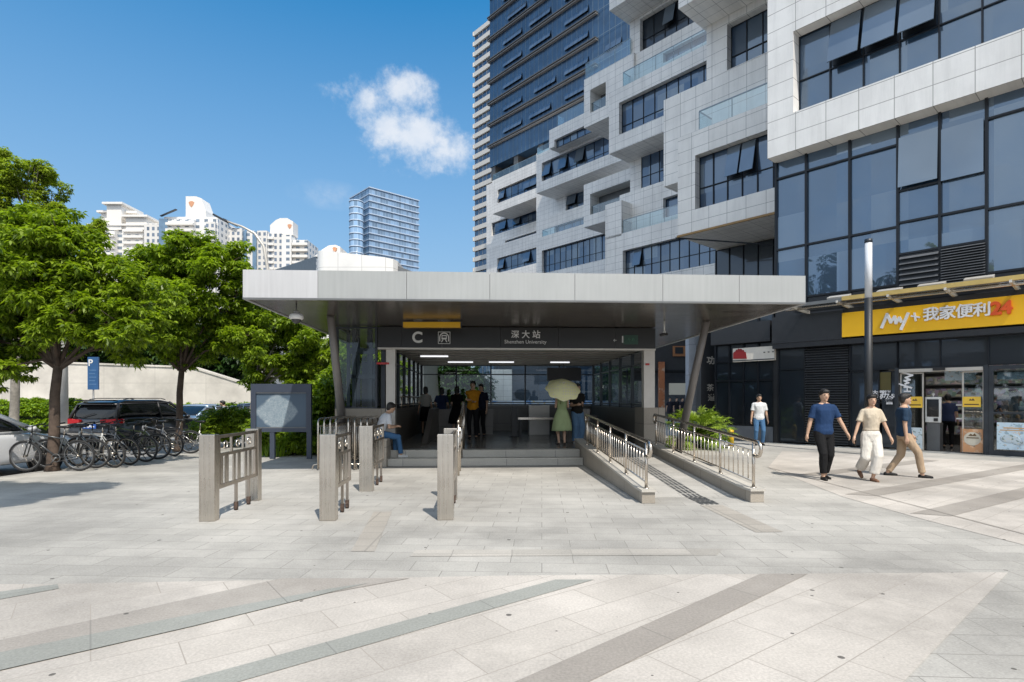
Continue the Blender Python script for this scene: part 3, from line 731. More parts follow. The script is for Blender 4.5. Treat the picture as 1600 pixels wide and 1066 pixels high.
# crowd barriers parked side by side
def crowd(x, Y, L, label, n=6, flip=1):
    T = thing('crowd_barrier', label, 'crowd barrier', (x, Y, 0), SR, 'tubular crowd barriers parked side by side')
    r = .12; H = 1.12
    pts = [(0, 0, .02), (0, 0, H - r), (0, r * .3, H - r * .3), (0, r, H), (0, L - r, H), (0, L - r * .3, H - r * .3), (0, L, H - r), (0, L, .02)]
    MB().path(pts, .021).build('hoop', M['chrome'], T)
    b = MB(); b.tube((0, 0, .22), (0, L, .22), .014); b.tube((0, 0, H - .16), (0, L, H - .16), .014); b.build('rail', M['chrome'], T)
    b = MB()
    for i in range(1, 10): b.tube((0, L * i / 10, .22), (0, L * i / 10, H - .16), .008, n=6)
    b.build('bars', M['chrome'], T)
    for yy in (.12, L - .12): MB().path([(-.16, yy, .02), (-.14, yy, .10), (0, yy, .13), (.14, yy, .10), (.16, yy, .02)], .016).build('foot', M['chrome'], T)
    return T
XB, YBr = G(497, 735)
for i, s in enumerate(('outermost tubular barrier nearest the map board', 'second tubular barrier in from the map board side', 'third tubular barrier in from the map board side', 'fourth tubular barrier in, its near hoop beside the gap')):
    crowd(XB + i * .125, YBr + .02 * i, 2.0, s)
for i, s in enumerate(('first tubular barrier right of the gap, beside the hinged gate post', 'tubular barrier second from the gap', 'tubular barrier third from the gap', 'rightmost tubular barrier, closest to the stone plinth')):
    crowd(XB + .66 + i * .13, YBr + .03 * i, 2.0, s)

# ---------------------------------------------------------------- map board
X0, Y0b = G(393, 717); YMB = 14.8
x0, x1 = P(393, 0, YMB)[0], P(487, 0, YMB)[0]; zt, zb = P(0, 600, YMB)[2], P(0, 675, YMB)[2]
MBD = thing('map_board', 'blue grey street map board on two legs in front of the shrubs', 'map board', ((x0 + x1) / 2, YMB, 0))
wd = (x1 - x0) / 2; bc = pm('board_frame_paint', (.055, .068, .098), .4, .2, .06)
mb = MB(); mb.box(-wd, wd, -.05, .05, zb, zb + .1); mb.box(-wd, wd, -.05, .05, zt - .22, zt); mb.box(-wd, -wd + .13, -.05, .05, zb + .1, zt - .22); mb.box(wd - .13, wd, -.05, .05, zb + .1, zt - .22); mb.box(-wd + .13, wd - .13, .0, .05, zb + .1, zt - .22)
mb.build('frame', bc, MBD)
for xx in (-wd + .55, wd - .06): MB().box(xx - .06, xx + .06, -.04, .04, .002, zb if xx < 0 else zb + .002).build('leg', bc, MBD)
def map_mat():
    m, nt, b = new_mat('map_print'); co = coord(nt)
    mp = nt.nodes.new('ShaderNodeMapping'); nt.links.new(co, mp.inputs[0]); mp.inputs['Location'].default_value = (.12, 0, -(zt + zb) / 2 + .1)
    sp = nt.nodes.new('ShaderNodeSeparateXYZ'); nt.links.new(mp.outputs[0], sp.inputs[0])
    d = mth(nt, 'ADD', mth(nt, 'POWER', mth(nt, 'ABSOLUTE', mth(nt, 'DIVIDE', sp.outputs[0], .60)), 1.2), mth(nt, 'POWER', mth(nt, 'ABSOLUTE', mth(nt, 'DIVIDE', sp.outputs[2], .50)), 1.2))
    d = mth(nt, 'ADD', d, mth(nt, 'MULTIPLY', mth(nt, 'SUBTRACT', nz(nt, co, 3, 3), .5), .5))
    k = ramp(nt, d, (1,) * 3, (0,) * 3, .85, 1.0)
    pat = mixc(nt, nz(nt, co, 9, 6, .7), (.10, .16, .21), (.36, .42, .46))
    vo = nt.nodes.new('ShaderNodeTexVoronoi'); vo.feature = 'DISTANCE_TO_EDGE'; vo.inputs['Scale'].default_value = 14; nt.links.new(co, vo.inputs['Vector'])
    pat = mixc(nt, mth(nt, 'MULTIPLY', mth(nt, 'LESS_THAN', vo.outputs['Distance'], .03), .6), pat, (.42, .45, .48))
    nt.links.new(mixc(nt, k, (.08, .12, .17), pat), b.inputs['Base Color']); b.inputs['Roughness'].default_value = .25; return m
MB().box(-wd + .131, wd - .131, -.012, -.001, zb + .101, zt - .221).build('map_sheet', map_mat(), MBD)
mb = MB(); mb.box(-wd + .14, wd - .14, -.045, -.02, zb + .10, zb + .125); mb.box(-wd + .13, wd - .13, -.045, -.02, zt - .245, zt - .225); mb.build('pane_trim', M['grey_metal'], MBD)
# ---------------------------------------------------------------- the office building on the right (own axes: u along the facade, v into the building)
BX, BY = 9.39, 20.29; BR = math.atan2(-.75, .6615)
def UV_(px, v):
    r = (px - 800) / F
    u = (BY * r - BX - .75 * v + .6615 * r * v) / (.6615 + .75 * r); return u, BY - .75 * u + .6615 * v
def Uu(px, v): return UV_(px, v)[0]
def Zz(px, py, v): return CAMZ + (HZ - py) / F * UV_(px, v)[1]
def cladding(name, c0, c1, w=.95, h=.62, joint=(.30, .29, .28)):
    m = tiled(name, c0, c1, joint, w, h, .011, 0, 0, .42, .14, bmp=.3, speck=.02, slabk=.55, streak=.13); return m
M['clad'] = cladding('white_cladding_panels', (.78, .765, .74), (.84, .825, .80))
M['clad_sh'] = cladding('shade_lifted_cladding', (.83, .80, .76), (.89, .86, .82))  # same white panels for the shaded boxes, colour raised to offset the shade
M['wglass'] = glassy('blue_window_glass', (.016, .042, .088), .03, .17, pane=(1.25, 1.5))
M['wglass_dk'] = glassy('dark_window_glass', (.008, .013, .020), .03, .04)
M['wglass_near'] = glassy('curtain_wall_glass', (.016, .042, .080), .012, .20, .03, pane=(1.0, 1.6))
M['mull'] = pm('window_mullion', (.012, .015, .02), .4, .4)
M['bal_glass'] = clear_glass('balustrade_glass', (.60, .80, .86), .22)
M['bal_rail'] = pm('balustrade_rail', (.25, .30, .33), .35, .5)
OB = thing('office_building', 'tall office block of stepped white panel boxes and blue glass rising over the shops', 'office building', (BX, BY, 0), BR)
HT = 118.0
def wall_holes(v, depth, u0, u1, z0, z1, holes, mat, t=.55, name='cladding'):
    """a box-shaped bay whose front skin has window openings t deep"""
    us = sorted({u0, u1, *[h[0] for h in holes], *[h[1] for h in holes]}); us = [x for x in us if u0 <= x <= u1]
    zs = sorted({z0, z1, *[h[2] for h in holes], *[h[3] for h in holes]}); zs = [x for x in zs if z0 <= x <= z1]
    mb = MB()
    for i in range(len(us) - 1):
        j = 0
        while j < len(zs) - 1:
            cu, k = (us[i] + us[i + 1]) / 2, j
            def solid(q): cz = (zs[q] + zs[q + 1]) / 2; return not any(h[0] < cu < h[1] and h[2] < cz < h[3] for h in holes)
            if not solid(j): j += 1; continue
            while k + 1 < len(zs) - 1 and solid(k + 1): k += 1
            mb.box(us[i], us[i + 1], v, v + t, zs[j], zs[k + 1]); j = k + 1
    mb.box(u0, u1, v + t, v + depth, z0, z1)
    return mb.build(name, mat, OB)
def window(u0, u1, z0, z1, v, nu, rows, mat=None, sash=(), parent=None, fw=.036, name='window', off=None):
    """frame with mullions; rows = list of transom heights (fractions); sash = cells (col, row) standing open"""
    fr = MB(); H = z1 - z0; zs = [0] + list(rows) + [1]
    for i in range(nu + 1):
        u = u0 + (u1 - u0) * i / nu; fr.box(u - fw / 2, u + fw / 2, v - .07, v + .02, z0, z1)
    for k in range(len(zs)):
        z = z0 + H * zs[k]; fr.box(u0, u1, v - .064, v + .014, z - fw / 2, z + fw / 2)
    f = fr.build(name, M['mull'], parent or OB)
    pn = MB(); pn.add([(u0, v, z0), (u1, v, z0), (u1, v, z1), (u0, v, z1)], [(0, 1, 2, 3)]); pn.build('pane', mat or M['wglass'], f)
    for (c, r) in sash:
        a0 = u0 + (u1 - u0) * c / nu + .05; a1 = u0 + (u1 - u0) * (c + 1) / nu - .05; b0 = z0 + H * zs[r] + .04; b1 = z0 + H * zs[r + 1] - .04
        o = .26 * (b1 - b0); s = MB()
        s.add([(a0, v - .1 - o, b0), (a1, v - .1 - o, b0), (a1, v - .1, b1), (a0, v - .1, b1), (a0, v - .05 - o, b0), (a1, v - .05 - o, b0), (a1, v - .05, b1), (a0, v - .05, b1)],
              [(0, 1, 2, 3), (7, 6, 5, 4), (0, 4, 5, 1), (1, 5, 6, 2), (2, 6, 7, 3), (3, 7, 4, 0)])
        s.build('open_sash', M['sash'], f)
        g = MB(); g.box(a0 + .02, a1 - .02, v - .045, v - .03, b0 + .02, b1 - .02); g.build('dark_gap', M['mull'], f)
    return f
M['sash'] = glassy('open_sash_glass', (.10, .125, .15), .05, .2)
def balustrade(u0, u1, z, v, h=1.05, name='glass_balustrade', ret=1.2):
    fr = MB(); n = max(2, round((u1 - u0) / 1.6))
    fr.box(u0, u1, v - .02, v + .03, z + h, z + h + .05)
    for i in range(n + 1):
        u = u0 + (u1 - u0) * i / n; fr.box(u - .02, u + .02, v - .01, v + .02, z, z + h)
    fr.box(u0 - .02, u0 + .03, v + .031, v + ret, z + h, z + h + .05)
    f = fr.build(name, M['bal_rail'], OB)
    g = MB(); g.add([(u0, v, z), (u1, v, z), (u1, v, z + h), (u0, v, z + h)], [(0, 1, 2, 3)]); g.add([(u0, v, z), (u0, v + ret, z), (u0, v + ret, z + h), (u0, v, z + h)], [(0, 1, 2, 3)])
    g.build('pane', M['bal_glass'], f)
def bay(v, depth, x0, x1, yt, yb, holes=(), xr=None, mat=None, t=.55):
    """all numbers but v, depth are measured in the photograph; rows yt, yb are read at column xr (default x0)"""
    xr = xr or x0; u0, u1 = Uu(x0, v), Uu(x1, v); z1, z0 = Zz(xr, yt, v), Zz(xr, yb, v); hs = []
    for h in holes:
        hx0, hx1, hyt, hyb = h[:4]; hs.append((Uu(hx0, v), min(Uu(hx1, v), u1), Zz(hx0, hyb, v), Zz(hx0, hyt, v)))
    wall_holes(v, depth, u0, u1, z0, z1, hs, mat or M['clad_sh'], t)
    for h, q in zip(holes, hs):
        kw = h[4] if len(h) > 4 else {}
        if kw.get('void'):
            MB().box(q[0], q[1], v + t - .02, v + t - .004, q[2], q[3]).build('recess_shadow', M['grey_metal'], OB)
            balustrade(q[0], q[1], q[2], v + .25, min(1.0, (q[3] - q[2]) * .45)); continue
        nu = kw.get('nu') or max(2, round((q[1] - q[0]) / 1.25))
        window(q[0], q[1], q[2], q[3], v + t - .06, nu, kw.get('rows', (.42,)), kw.get('mat'), kw.get('sash', ()))
    return u0, u1, z0, z1
# --- P group: nearest boxes left of the sunlit block
u0, u1, z0, z1 = bay(5.5, 3.9, 1059, 1260, 216, 370, [(1086, 1255, 243, 327.5, dict(nu=7, rows=(.42,), sash=((2, 1), (3, 1))))])
MB().box(u0 - .01, u1, 5.42, 5.50, z0 - .06, z0 + .04).build('timber_edge', pm('ochre_edge_trim', (.32, .19, .07), .6), OB)
wr = MB(); wr.bar((u0 - .1, 5.45, z0 - .05), (u0 + 4.6, 7.8, z0 - 1.0), .06, .06); wr.bar((u0 + 4.6, 7.8, z0 - 1.0), (u1, 6.6, z0 - .85), .06, .06); wr.build('canopy_wire', M['mull'], OB)
balustrade(Uu(1090, 5.5), u1, z1 - .02, 5.65, 1.0)
uR0, uR1 = Uu(1119, 9.4), Uu(1260, 9.4)
MB().box(uR0, uR1, 9.4, 20, 0, z0).build('recessed_wall', M['clad_sh'], OB)
window(uR0 + .05, uR1, 5.6, z0 - .1, 9.3, 6, (.45,), M['wglass_dk'])
_, u1b, zb, zt = bay(7.5, 8, 1037, 1270, 157, 292)
bay(7.5, 8, 1104, 1270, 20, 157 - 31.0, [(1136, 1268, 38, 110, dict(nu=5, rows=(.35,)))])
zP2 = zt
P3z = Zz(1060, 14, 5.1)
bay(5.1, 8, 1060, 1270, -330, 14)
balustrade(Uu(1039, 7.5) , Uu(1104, 7.5), zP2 - .02, 7.65, .01)
# --- M group (second set of boxes)
bay(19.8, 14, 945.7, 1140, 363 + 6, 470, [(973, 1138, 392, 439, dict(nu=11, rows=(.42,), sash=((1, 1),)))], xr=957)
bay(19.8, 14, 945.7, 971, 320.8, 375)
bay(21.3, 12, 968, 1140, 300, 380, [(1036, 1138, 310, 341, dict(nu=4, rows=()))], xr=985)
balustrade(Uu(972, 19.8), Uu(1060, 19.8), Zz(957, 369, 19.8), 19.95, 1.15)
bay(19.8, 3, 951.5, 1140, 146.6, 241, [(967, 1138, 161, 211, dict(nu=9, rows=(.3,), sash=((4, 0),)))])
MB().box(Uu(984, 22.6), Uu(1140, 22.6), 22.65, 34, Zz(984, 330, 22.6), Zz(984, 200, 22.6)).build('cladding', M['clad_sh'], OB)
window(Uu(1003, 22.6), Uu(1060, 22.6), Zz(1003, 298, 22.6), Zz(1003, 240, 22.6), 22.6, 4, (.35,))
bay(21.3, 14, 984, 1140, -40, 146, [(1000, 1110, 30, 81, dict(nu=6, rows=(.4,), mat=M['wglass_dk'], sash=((2, 1),))), (1036, 1138, 83.5, 99, dict(nu=5, rows=()))])
balustrade(Uu(972, 19.8), Uu(1110, 19.8), Zz(951.5, 146.6, 19.8), 19.95, 1.3)
bay(18.7, 5, 952, 1140, -330, 17)
# M2 with small void
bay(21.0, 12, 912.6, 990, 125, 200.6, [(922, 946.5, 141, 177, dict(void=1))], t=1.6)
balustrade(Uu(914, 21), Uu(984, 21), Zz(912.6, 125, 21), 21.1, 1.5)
# --- L group
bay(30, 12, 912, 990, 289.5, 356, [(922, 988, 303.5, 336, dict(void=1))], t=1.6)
bay(38, 4.5, 838, 972, 243, 302.5, [(846.5, 970, 255, 284, dict(nu=9, rows=(.25,), sash=((0, 1), (2, 1), (4, 1))))])
balustrade(Uu(838, 38), Uu(915, 38), Zz(838, 243, 38), 38.2, 1.1)
bay(36, 14, 858, 925, 204, 233, [(866, 922, 219, 230, dict(nu=5, rows=()))])
balustrade(Uu(870, 36), Uu(925, 36), Zz(858, 204, 36), 36.2, 1.6)
bay(42, 14, 838, 960, 240, 362, [(884, 945, 303, 330, dict(nu=4, rows=(.3,), sash=((0, 1),)))])
bay(40, 12, 838, 960, 345, 378, [(866, 958, 354, 369, dict(nu=7, rows=()))])
bay(38, 12, 838, 960, 373, 470, [(846.5, 958, 392, 428, dict(nu=12, rows=(.35,)))])
balustrade(Uu(846, 38), Uu(912, 38), Zz(838, 373, 38), 38.2, 1.0)
# --- K group
bay(50, 5, 768.8, 862, 283, 334.8, [(777.5, 860, 297, 318, dict(nu=8, rows=(.25,), sash=((0, 1), (4, 1), (5, 1))))])
balustrade(Uu(769, 50), Uu(862, 50), Zz(768.8, 283, 50), 50.2, 1.2)
bay(55, 12, 760, 862, 290, 384, [(768, 860, 349, 369, dict(nu=8, rows=(.25,), sash=((1, 1), (3, 1))))])
bay(54, 12, 760, 862, 374, 395, [(789, 860, 376.5, 384, dict(nu=6, rows=()))], xr=789)
bay(52, 12, 760, 862, 389, 470, [(777, 860, 404, 427, dict(nu=8, rows=(.25,), sash=((0, 1), (4, 1))))])
# --- blue glass tower behind
vT = 60.0; uT0, uT1 = Uu(765.5, vT), Uu(1100, vT); YT = UV_(765.5, vT)[1]; fl = 33.3 / F * YT; zb0 = Zz(765.5, 262.5, vT)
TW = thing('glass_tower', 'blue glass office tower with dark ledges at each storey behind the stepped boxes', 'tower', (BX, BY, 0), BR)
def sub(name, mb, mat, par=TW): return mb.build(name, mat, par)
M['tglass'] = glassy('tower_glass', (.028, .068, .13), .05, .07, .02)
nfl = 15
sub('glass_wall', MB().box(uT0, uT1, vT, vT + 25, zb0, zb0 + nfl * fl), M['tglass'])
vb = MB()
for i in range(int((uT1 - uT0) / 1.3)): vb.box(uT0 + i * 1.3, uT0 + i * 1.3 + .05, vT - .03, vT - .001, zb0, zb0 + nfl * fl)
sub('mullions', vb, M['bal_rail'])
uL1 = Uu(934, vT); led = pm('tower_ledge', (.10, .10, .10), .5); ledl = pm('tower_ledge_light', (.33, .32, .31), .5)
for k in range(1, nfl):
    z = zb0 + k * fl
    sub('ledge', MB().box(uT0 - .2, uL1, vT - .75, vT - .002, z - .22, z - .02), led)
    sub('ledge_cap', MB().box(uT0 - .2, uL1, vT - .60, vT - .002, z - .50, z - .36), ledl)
    sub('sunshade_rail', MB().box(uL1, uT1, vT - .35, vT - .31, z - .20, z - .12), M['bal_rail'])
    for (p0, p1, pr) in ((787, 816, 1), (828, 861, .9), (883, 920, .8), (937, 962, .5)):
        if random.random() > pr: continue
        if k < 1: continue
        off = random.choice((0, 0, 0, 1.4)) 
        a0, a1 = Uu(p0, vT) + off, Uu(p1, vT) + off; n = max(3, round((a1 - a0) / 1.25)); s = MB(); g = MB()
        for j in range(n):
            b0 = a0 + (a1 - a0) * j / n + .04; b1 = a0 + (a1 - a0) * (j + 1) / n - .04; zt_, zl_ = z + 2.35, z + 1.15
            s.add([(b0, vT - .42, zl_), (b1, vT - .42, zl_), (b1, vT - .08, zt_), (b0, vT - .08, zt_), (b0, vT - .38, zl_), (b1, vT - .38, zl_), (b1, vT - .04, zt_), (b0, vT - .04, zt_)],
                  [(0, 1, 2, 3), (7, 6, 5, 4), (0, 4, 5, 1), (1, 5, 6, 2), (2, 6, 7, 3), (3, 7, 4, 0)])
        g.box(a0, a1, vT - .034, vT - .003, z + 1.1, z + 2.36)
        so_ = sub('open_sash', s, M['sash']); g.build('dark_gap', M['mull'], so_)
cb = MB(); cb.box(uT0 + .1, uT1, vT + 2.5, vT + 24, zb0 - 2.9, zb0)
for i in range(7): cb.box(uT0 + .3 + i * 7.5, uT0 + 1.6 + i * 7.5, vT + .2, vT + 2.45, zb0 - 2.9, zb0 - .002)
sub('colonnade', cb, led)
sub('tower_base', MB().box(uT0 + .1, uT1, vT + 1, vT + 24, 0, zb0 - 2.9), M['wglass_dk'])
# --- sunlit striped tower, last on the left
vS = 96.0; uS0 = Uu(739.5, vS); uS1 = uS0 + 16; YS = UV_(750, vS)[1]; fp = 16.25 / F * YS
SWT = thing('striped_tower', 'slim pale striped tower in sunlight, left edge of the glass towers', 'tower', (BX, BY, 0), BR)
MB().box(uS0 + .25, uS1, vS + .5, vS + 16, 0, 125).build('window_wall', M['wglass'], SWT)
cream = pm('cream_tower_render', (.72, .68, .62), .6, 0, .05)
zS = Zz(745, 424, vS)
k = -8
while zS + k * fp < 125:
    if zS + k * fp > 2:
        mb = MB(); mb.box(uS0, uS1, vS, vS + 1.2, zS + k * fp, zS + k * fp + fp * .42); mb.box(uS0 - .2, uS0 + .22, vS - .15, vS + 17, zS + k * fp + .1, zS + k * fp + fp * .42 - .05)
        mb.build('spandrel', cream, SWT)
    k += 1
mb = MB()
for i in range(8): mb.box(uS0 + .3 + i * 2.1, uS0 + .38 + i * 2.1, vS + .42, vS + .499, 0, 125)
mb.build('mullions', cream, SWT)

# --- near block: curtain wall, sunlit white band box, ground-floor shops
v0 = 0.0; uN0, uN1 = Uu(1212, v0), 46.0
zcw = Zz(1213, 255, 0); zlow = Zz(1213, 470, 0)
zBW0 = Zz(1199, 248, -.65)
uWB0 = Uu(1199, -.65)
# body behind everything
MB().box(uN0 + .02, uN1, 4.0, 32, 0, HT).build('building_core', M['dark_metal'], OB)
MB().box(uN0 + .02, uN1, .25, 4.0, 5.0, HT).build('building_core', M['dark_metal'], OB)
hz0, hz1 = Zz(1239.3, 175.9, -.65), Zz(1239.3, 49.2, -.65); hu0 = Uu(1239.3, -.65)
flr = 5.15
holes = [(hu0, 44.0, hz0, hz1)]
for k in range(1, 7): holes.append((hu0 + (3 if k % 2 else 0), 44.0, hz0 + flr * k, hz1 + flr * k))
wall_holes(-.65, 3.0, uWB0, uN1, zBW0, HT, holes, M['clad'], .6)
cols = [Uu(p, -.1) for p in (1249, 1295.6, 1349.6, 1410.5, 1474, 1546.6)]; cols += [cols[-1] + .98 * i for i in range(1, 6)]
tr = (Zz(1249, 129, -.1) - hz0) / (hz1 - hz0)
cw = .98; nun = 40
window(hu0, hu0 + cw * nun, hz0, hz1, -.12, nun, (tr,), M['wglass_near'], ((1, 1), (2, 1), (3, 1)))
for k in range(1, 4): window(holes[k][0], holes[k][0] + cw * 38, holes[k][2], holes[k][3], -.12, 38, (tr,), M['wglass_near'])
# curtain wall between the shops and the white box
def zrow(y): return Zz(1213.5, y, 0)
rows = [zlow, zrow(391.7), zrow(281.4), zcw + .12]
pan = MB(); pan.add([(uN0, 0, zlow - .3), (uN1, 0, zlow - .3), (uN1, 0, zcw + .15), (uN0, 0, zcw + .15)], [(0, 1, 2, 3)])
cwf = MB(); xs = [Uu(p, 0) for p in (1213.5, 1260.5, 1328.5, 1403.5, 1469, 1542)]; xs += [xs[-1] + 1.05 * i for i in range(1, 34)]
for i, x in enumerate(xs): cwf.box(x - .035, x + .035, -.09, .02, zlow - .3, zcw + .12)
for z in rows: cwf.box(uN0, xs[3], -.083, .014, z - .03, z + .03); cwf.box(xs[5], uN1, -.083, .014, z - .03, z + .03)
for (a, b, ys) in ((3, 4, (247, 300, 349.5, 398.7)), (4, 5, (231, 292, 345, 396))):
    for y in ys:
        z = Zz(1403.5 if a == 3 else 1469, y - (8 if a == 4 else 0), 0); cwf.box(xs[a], xs[b], -.083, .014, z - .03, z + .03)
    z = Zz(1403.5, 225, 0)
cwo = cwf.build('curtain_wall', M['mull'], OB); pan.build('pane', M['wglass_near'], cwo)
bl = pm('window_blind', (.33, .37, .42), .5, 0, .06)
# reflected-bright sash panels standing slightly proud
def proud(px0, px1, yt, yb, tilt=.05, mat=None):
    a0, a1 = Uu(px0, 0), Uu(px1, 0); zt_, zb_ = Zz(px0, yt, 0), Zz(px0, yb, 0)
    s = MB(); s.add([(a0, -.12 - tilt, zb_), (a1, -.12 - tilt, zb_), (a1, -.12, zt_), (a0, -.12, zt_), (a0, -.08 - tilt, zb_), (a1, -.08 - tilt, zb_), (a1, -.08, zt_), (a0, -.08, zt_)],
        [(0, 1, 2, 3), (7, 6, 5, 4), (0, 4, 5, 1), (1, 5, 6, 2), (2, 6, 7, 3), (3, 7, 4, 0)])
    s.build('open_sash', mat or M['sash'], cwo)
proud(1406, 1467, 218, 296, .10); proud(1472, 1538, 205, 285, .02)
# louvre panels
lm = pm('louvre_metal', (.17, .175, .185), .45, .5)
def louvre(u0, u1, z0, z1, v, pitch, mat=lm, name='louvre', par=OB, dep=.09):
    f = MB(); f.box(u0, u1, v, v + .012, z0, z1); fo = f.build(name, M['mull'], par)
    s = MB(); n = int((z1 - z0) / pitch)
    for i in range(n):
        z = z0 + (z1 - z0) * (i + .2) / n
        s.add([(u0, v - dep, z), (u1, v - dep, z), (u1, v - .005, z + pitch * .55), (u0, v - .005, z + pitch * .55), (u0, v - dep, z + .015), (u1, v - dep, z + .015)],
              [(0, 1, 2, 3), (0, 4, 5, 1), (4, 3, 2, 5)])
    s.build('slats', mat, fo); return fo
louvre(Uu(1406, -.1), Uu(1467, -.1), Zz(1406, 458, -.1), Zz(1406, 400, -.1), -.1, .15)
louvre(Uu(1471, -.1), Uu(1540, -.1), Zz(1471, 450, -.1), Zz(1471, 389, -.1), -.1, .075)
# ground floor: zones along u
gz = 5.0
M['fasc_dk'] = pm('dark_fascia_panel', (.035, .037, .042), .35, .4, .08)
M['shopglass'] = clear_glass('shop_window_glass', (.72, .78, .80), .08)
zs0, zs1 = Zz(1315, 527, -.5), Zz(1315, 489.5, -.5)
us0 = Uu(1315.5, -.5)
MB().box(Uu(1206, -.45), us0 - .01, -.45, .2, zs0 - .05, zs1 + .1).build('dark_fascia', M['fasc_dk'], OB)
MB().box(Uu(1206, -.45), uN1, -.42, .2, zs0 - .22, zs0 - .052).build('dark_fascia', M['fasc_dk'], OB)
MB().box(us0 - .01, uN1, -.40, .2, zs1 + .0, zs1 + .16).build('dark_fascia', M['fasc_dk'], OB)
MB().box(uN0, uN1, -.02, .2, zs0, zlow).build('dark_fascia', M['fasc_dk'], OB)
zt0 = Zz(1407, 579, 0)          # head of the doors
zg = zs0 - .23
ug = [Uu(p, 0) for p in (1212, 1258, 1327, 1380, 1403)]
# column ends
MB().box(ug[0] - .05, ug[0] + .12, -.06, .25, 0, zg).build('pier', M['fasc_dk'], OB)
window(ug[0] + .12, ug[1], .06, zg, .0, 1, (.78,), M['wglass_dk'])
louvre(ug[1] + .02, ug[2], .05, zg, -.02, .083, pm('shutter_slat', (.085, .09, .10), .4, .5), 'slatted_shutter', OB, .07)
MB().box(ug[1], ug[2], -.10, -.03, Zz(1260, 582, 0), Zz(1260, 582, 0) + .05).build('shutter_rail', M['fasc_dk'], OB)
window(ug[2] + .04, ug[4], zt0 + .05, zg, .0, 1, (), M['wglass_dk'])
f = window(ug[2] + .04, ug[3] - .1, .06, zt0, .0, 1, (), M['wglass_dk'])
# transom windows above the doors
uD0, uD1 = Uu(1405, 0), Uu(1541, 0)
window(ug[4], uD1 + .02, zt0 + .08, zg, .0, 2, (), M['wglass_dk']); window(uD1 + .05, uD1 + 9, zt0 + .08, zg, .0, 5, (), M['wglass_dk'])
# left podium continuation with the cream sign
uP0 = Uu(1118, 0)
MB().box(uP0, uN0 - .06, .05, 9.3, 0, 5.45).build('podium_wall', M['wglass_dk'], OB)
mb = MB()
for i in range(5):
    u = uP0 + (uN0 - .08 - uP0) * i / 4; mb.box(u - .03, u + .03, -.03, .048, .58, 5.45)
for z in (.60, 2.25, 2.98, 3.62, 5.42): mb.box(uP0, uN0 - .08, -.024, .044, z - .03, z + .03)
mb.build('podium_frame', M['mull'], OB)
MB().box(uP0, uN0 - .08, -.05, .049, .004, .56).build('podium_base', pm('base_panel', (.11, .125, .15), .35, .1, .1), OB)
MB().box(uP0 - .04, uN0 - .08, -.28, -.06, 3.62, 4.35).build('podium_canopy', M['fasc_dk'], OB)
# cream shop sign with a red brush mark
CS = thing('cream_shop_sign', 'cream shop sign with a dark red brush mark at its left end', 'shop sign', (BX, BY, 0), BR)
a0, a1 = Uu(1145, -.2), Uu(1210, -.2); z0_, z1_ = Zz(1145, 566, -.2), Zz(1145, 545, -.2)
MB().box(a0, a1, -.2, -.06, z0_, z1_).build('sign_board', pm('cream_board', (.62, .58, .52), .5, 0, .05), CS)
rb = MB(); L = a1 - a0; pts = [(a0 + .02, z0_ + .12)]
for i in range(13):
    t = i / 12; pts.append((a0 + .02 + L * .31 * t, z0_ + .12 + (z1_ - z0_) * (.42 + .30 * sin(t * pi) + .05 * sin(i * 2.7))))
pts.append((a0 + .02 + L * .34, z0_ + .10)); rb.prism_xz(pts, -.215, -.201); rb.build('red_mark', pm('dark_red_paint', (.22, .01, .012), .6), CS)
MB().box(a0, a1, -.214, -.201, z0_ + .03, z0_ + .06).build('sign_line', M['dark_metal'], CS)
for t in (.77, .87, .97): MB().box(a0 + L * t - .03, a0 + L * t + .03, -.214, -.201, z0_ + .28, z0_ + .31).build('small_mark', M['dark_metal'], CS)

# ---------------------------------------------------------------- convenience store: sign, glass canopy, spot lamps, doors, room
SG = thing('store_sign', 'long yellow shop sign with white characters and an orange-red 24', 'shop sign', (BX, BY, 0), BR)
MB().box(us0, us0 + 12.5, -.5, -.41, zs0, zs1).build('sign_board', pm('yellow_sign_board', (.93, .52, .006), .45, 0, .05, 1.2), SG)
wl = pm('white_raised_letters', (.80, .80, .82), .4, 0, .02); orr = pm('orange_red_numerals', (.78, .10, .012), .45)
hS = zs1 - zs0
def sgl(txt, px, frac, mat=wl, bold=.012, sp=1.0, dz=0, shear=0):
    u = Uu(px, -.5); return text_part(txt, hS * frac, mat, SG, 'lettering', T_((u, -.54, (zs0 + zs1) / 2 + dz)), .03, 0, sp, shear, bold2=bold)
mw_ = MB(); u = Uu(1399, -.5); zc = (zs0 + zs1) / 2; k_ = hS * .62
def strokes(mb, pts, wd, ox, oz, sc, y0=-.57, y1=-.505):
    for (p, q) in zip(pts[:-1], pts[1:]):
        a = Vector((ox + p[0] * sc, 0, oz + p[1] * sc)); b = Vector((ox + q[0] * sc, 0, oz + q[1] * sc)); d = (b - a).normalized() * wd * .5; n = Vector((-d.z, 0, d.x))
        a = a - d * .8; b = b + d * .8; y1 += .0003; y0 += .0007
        mb.prism_xz([((a + n).x, (a + n).z), ((b + n).x, (b + n).z), ((b - n).x, (b - n).z), ((a - n).x, (a - n).z)], y0, y1)
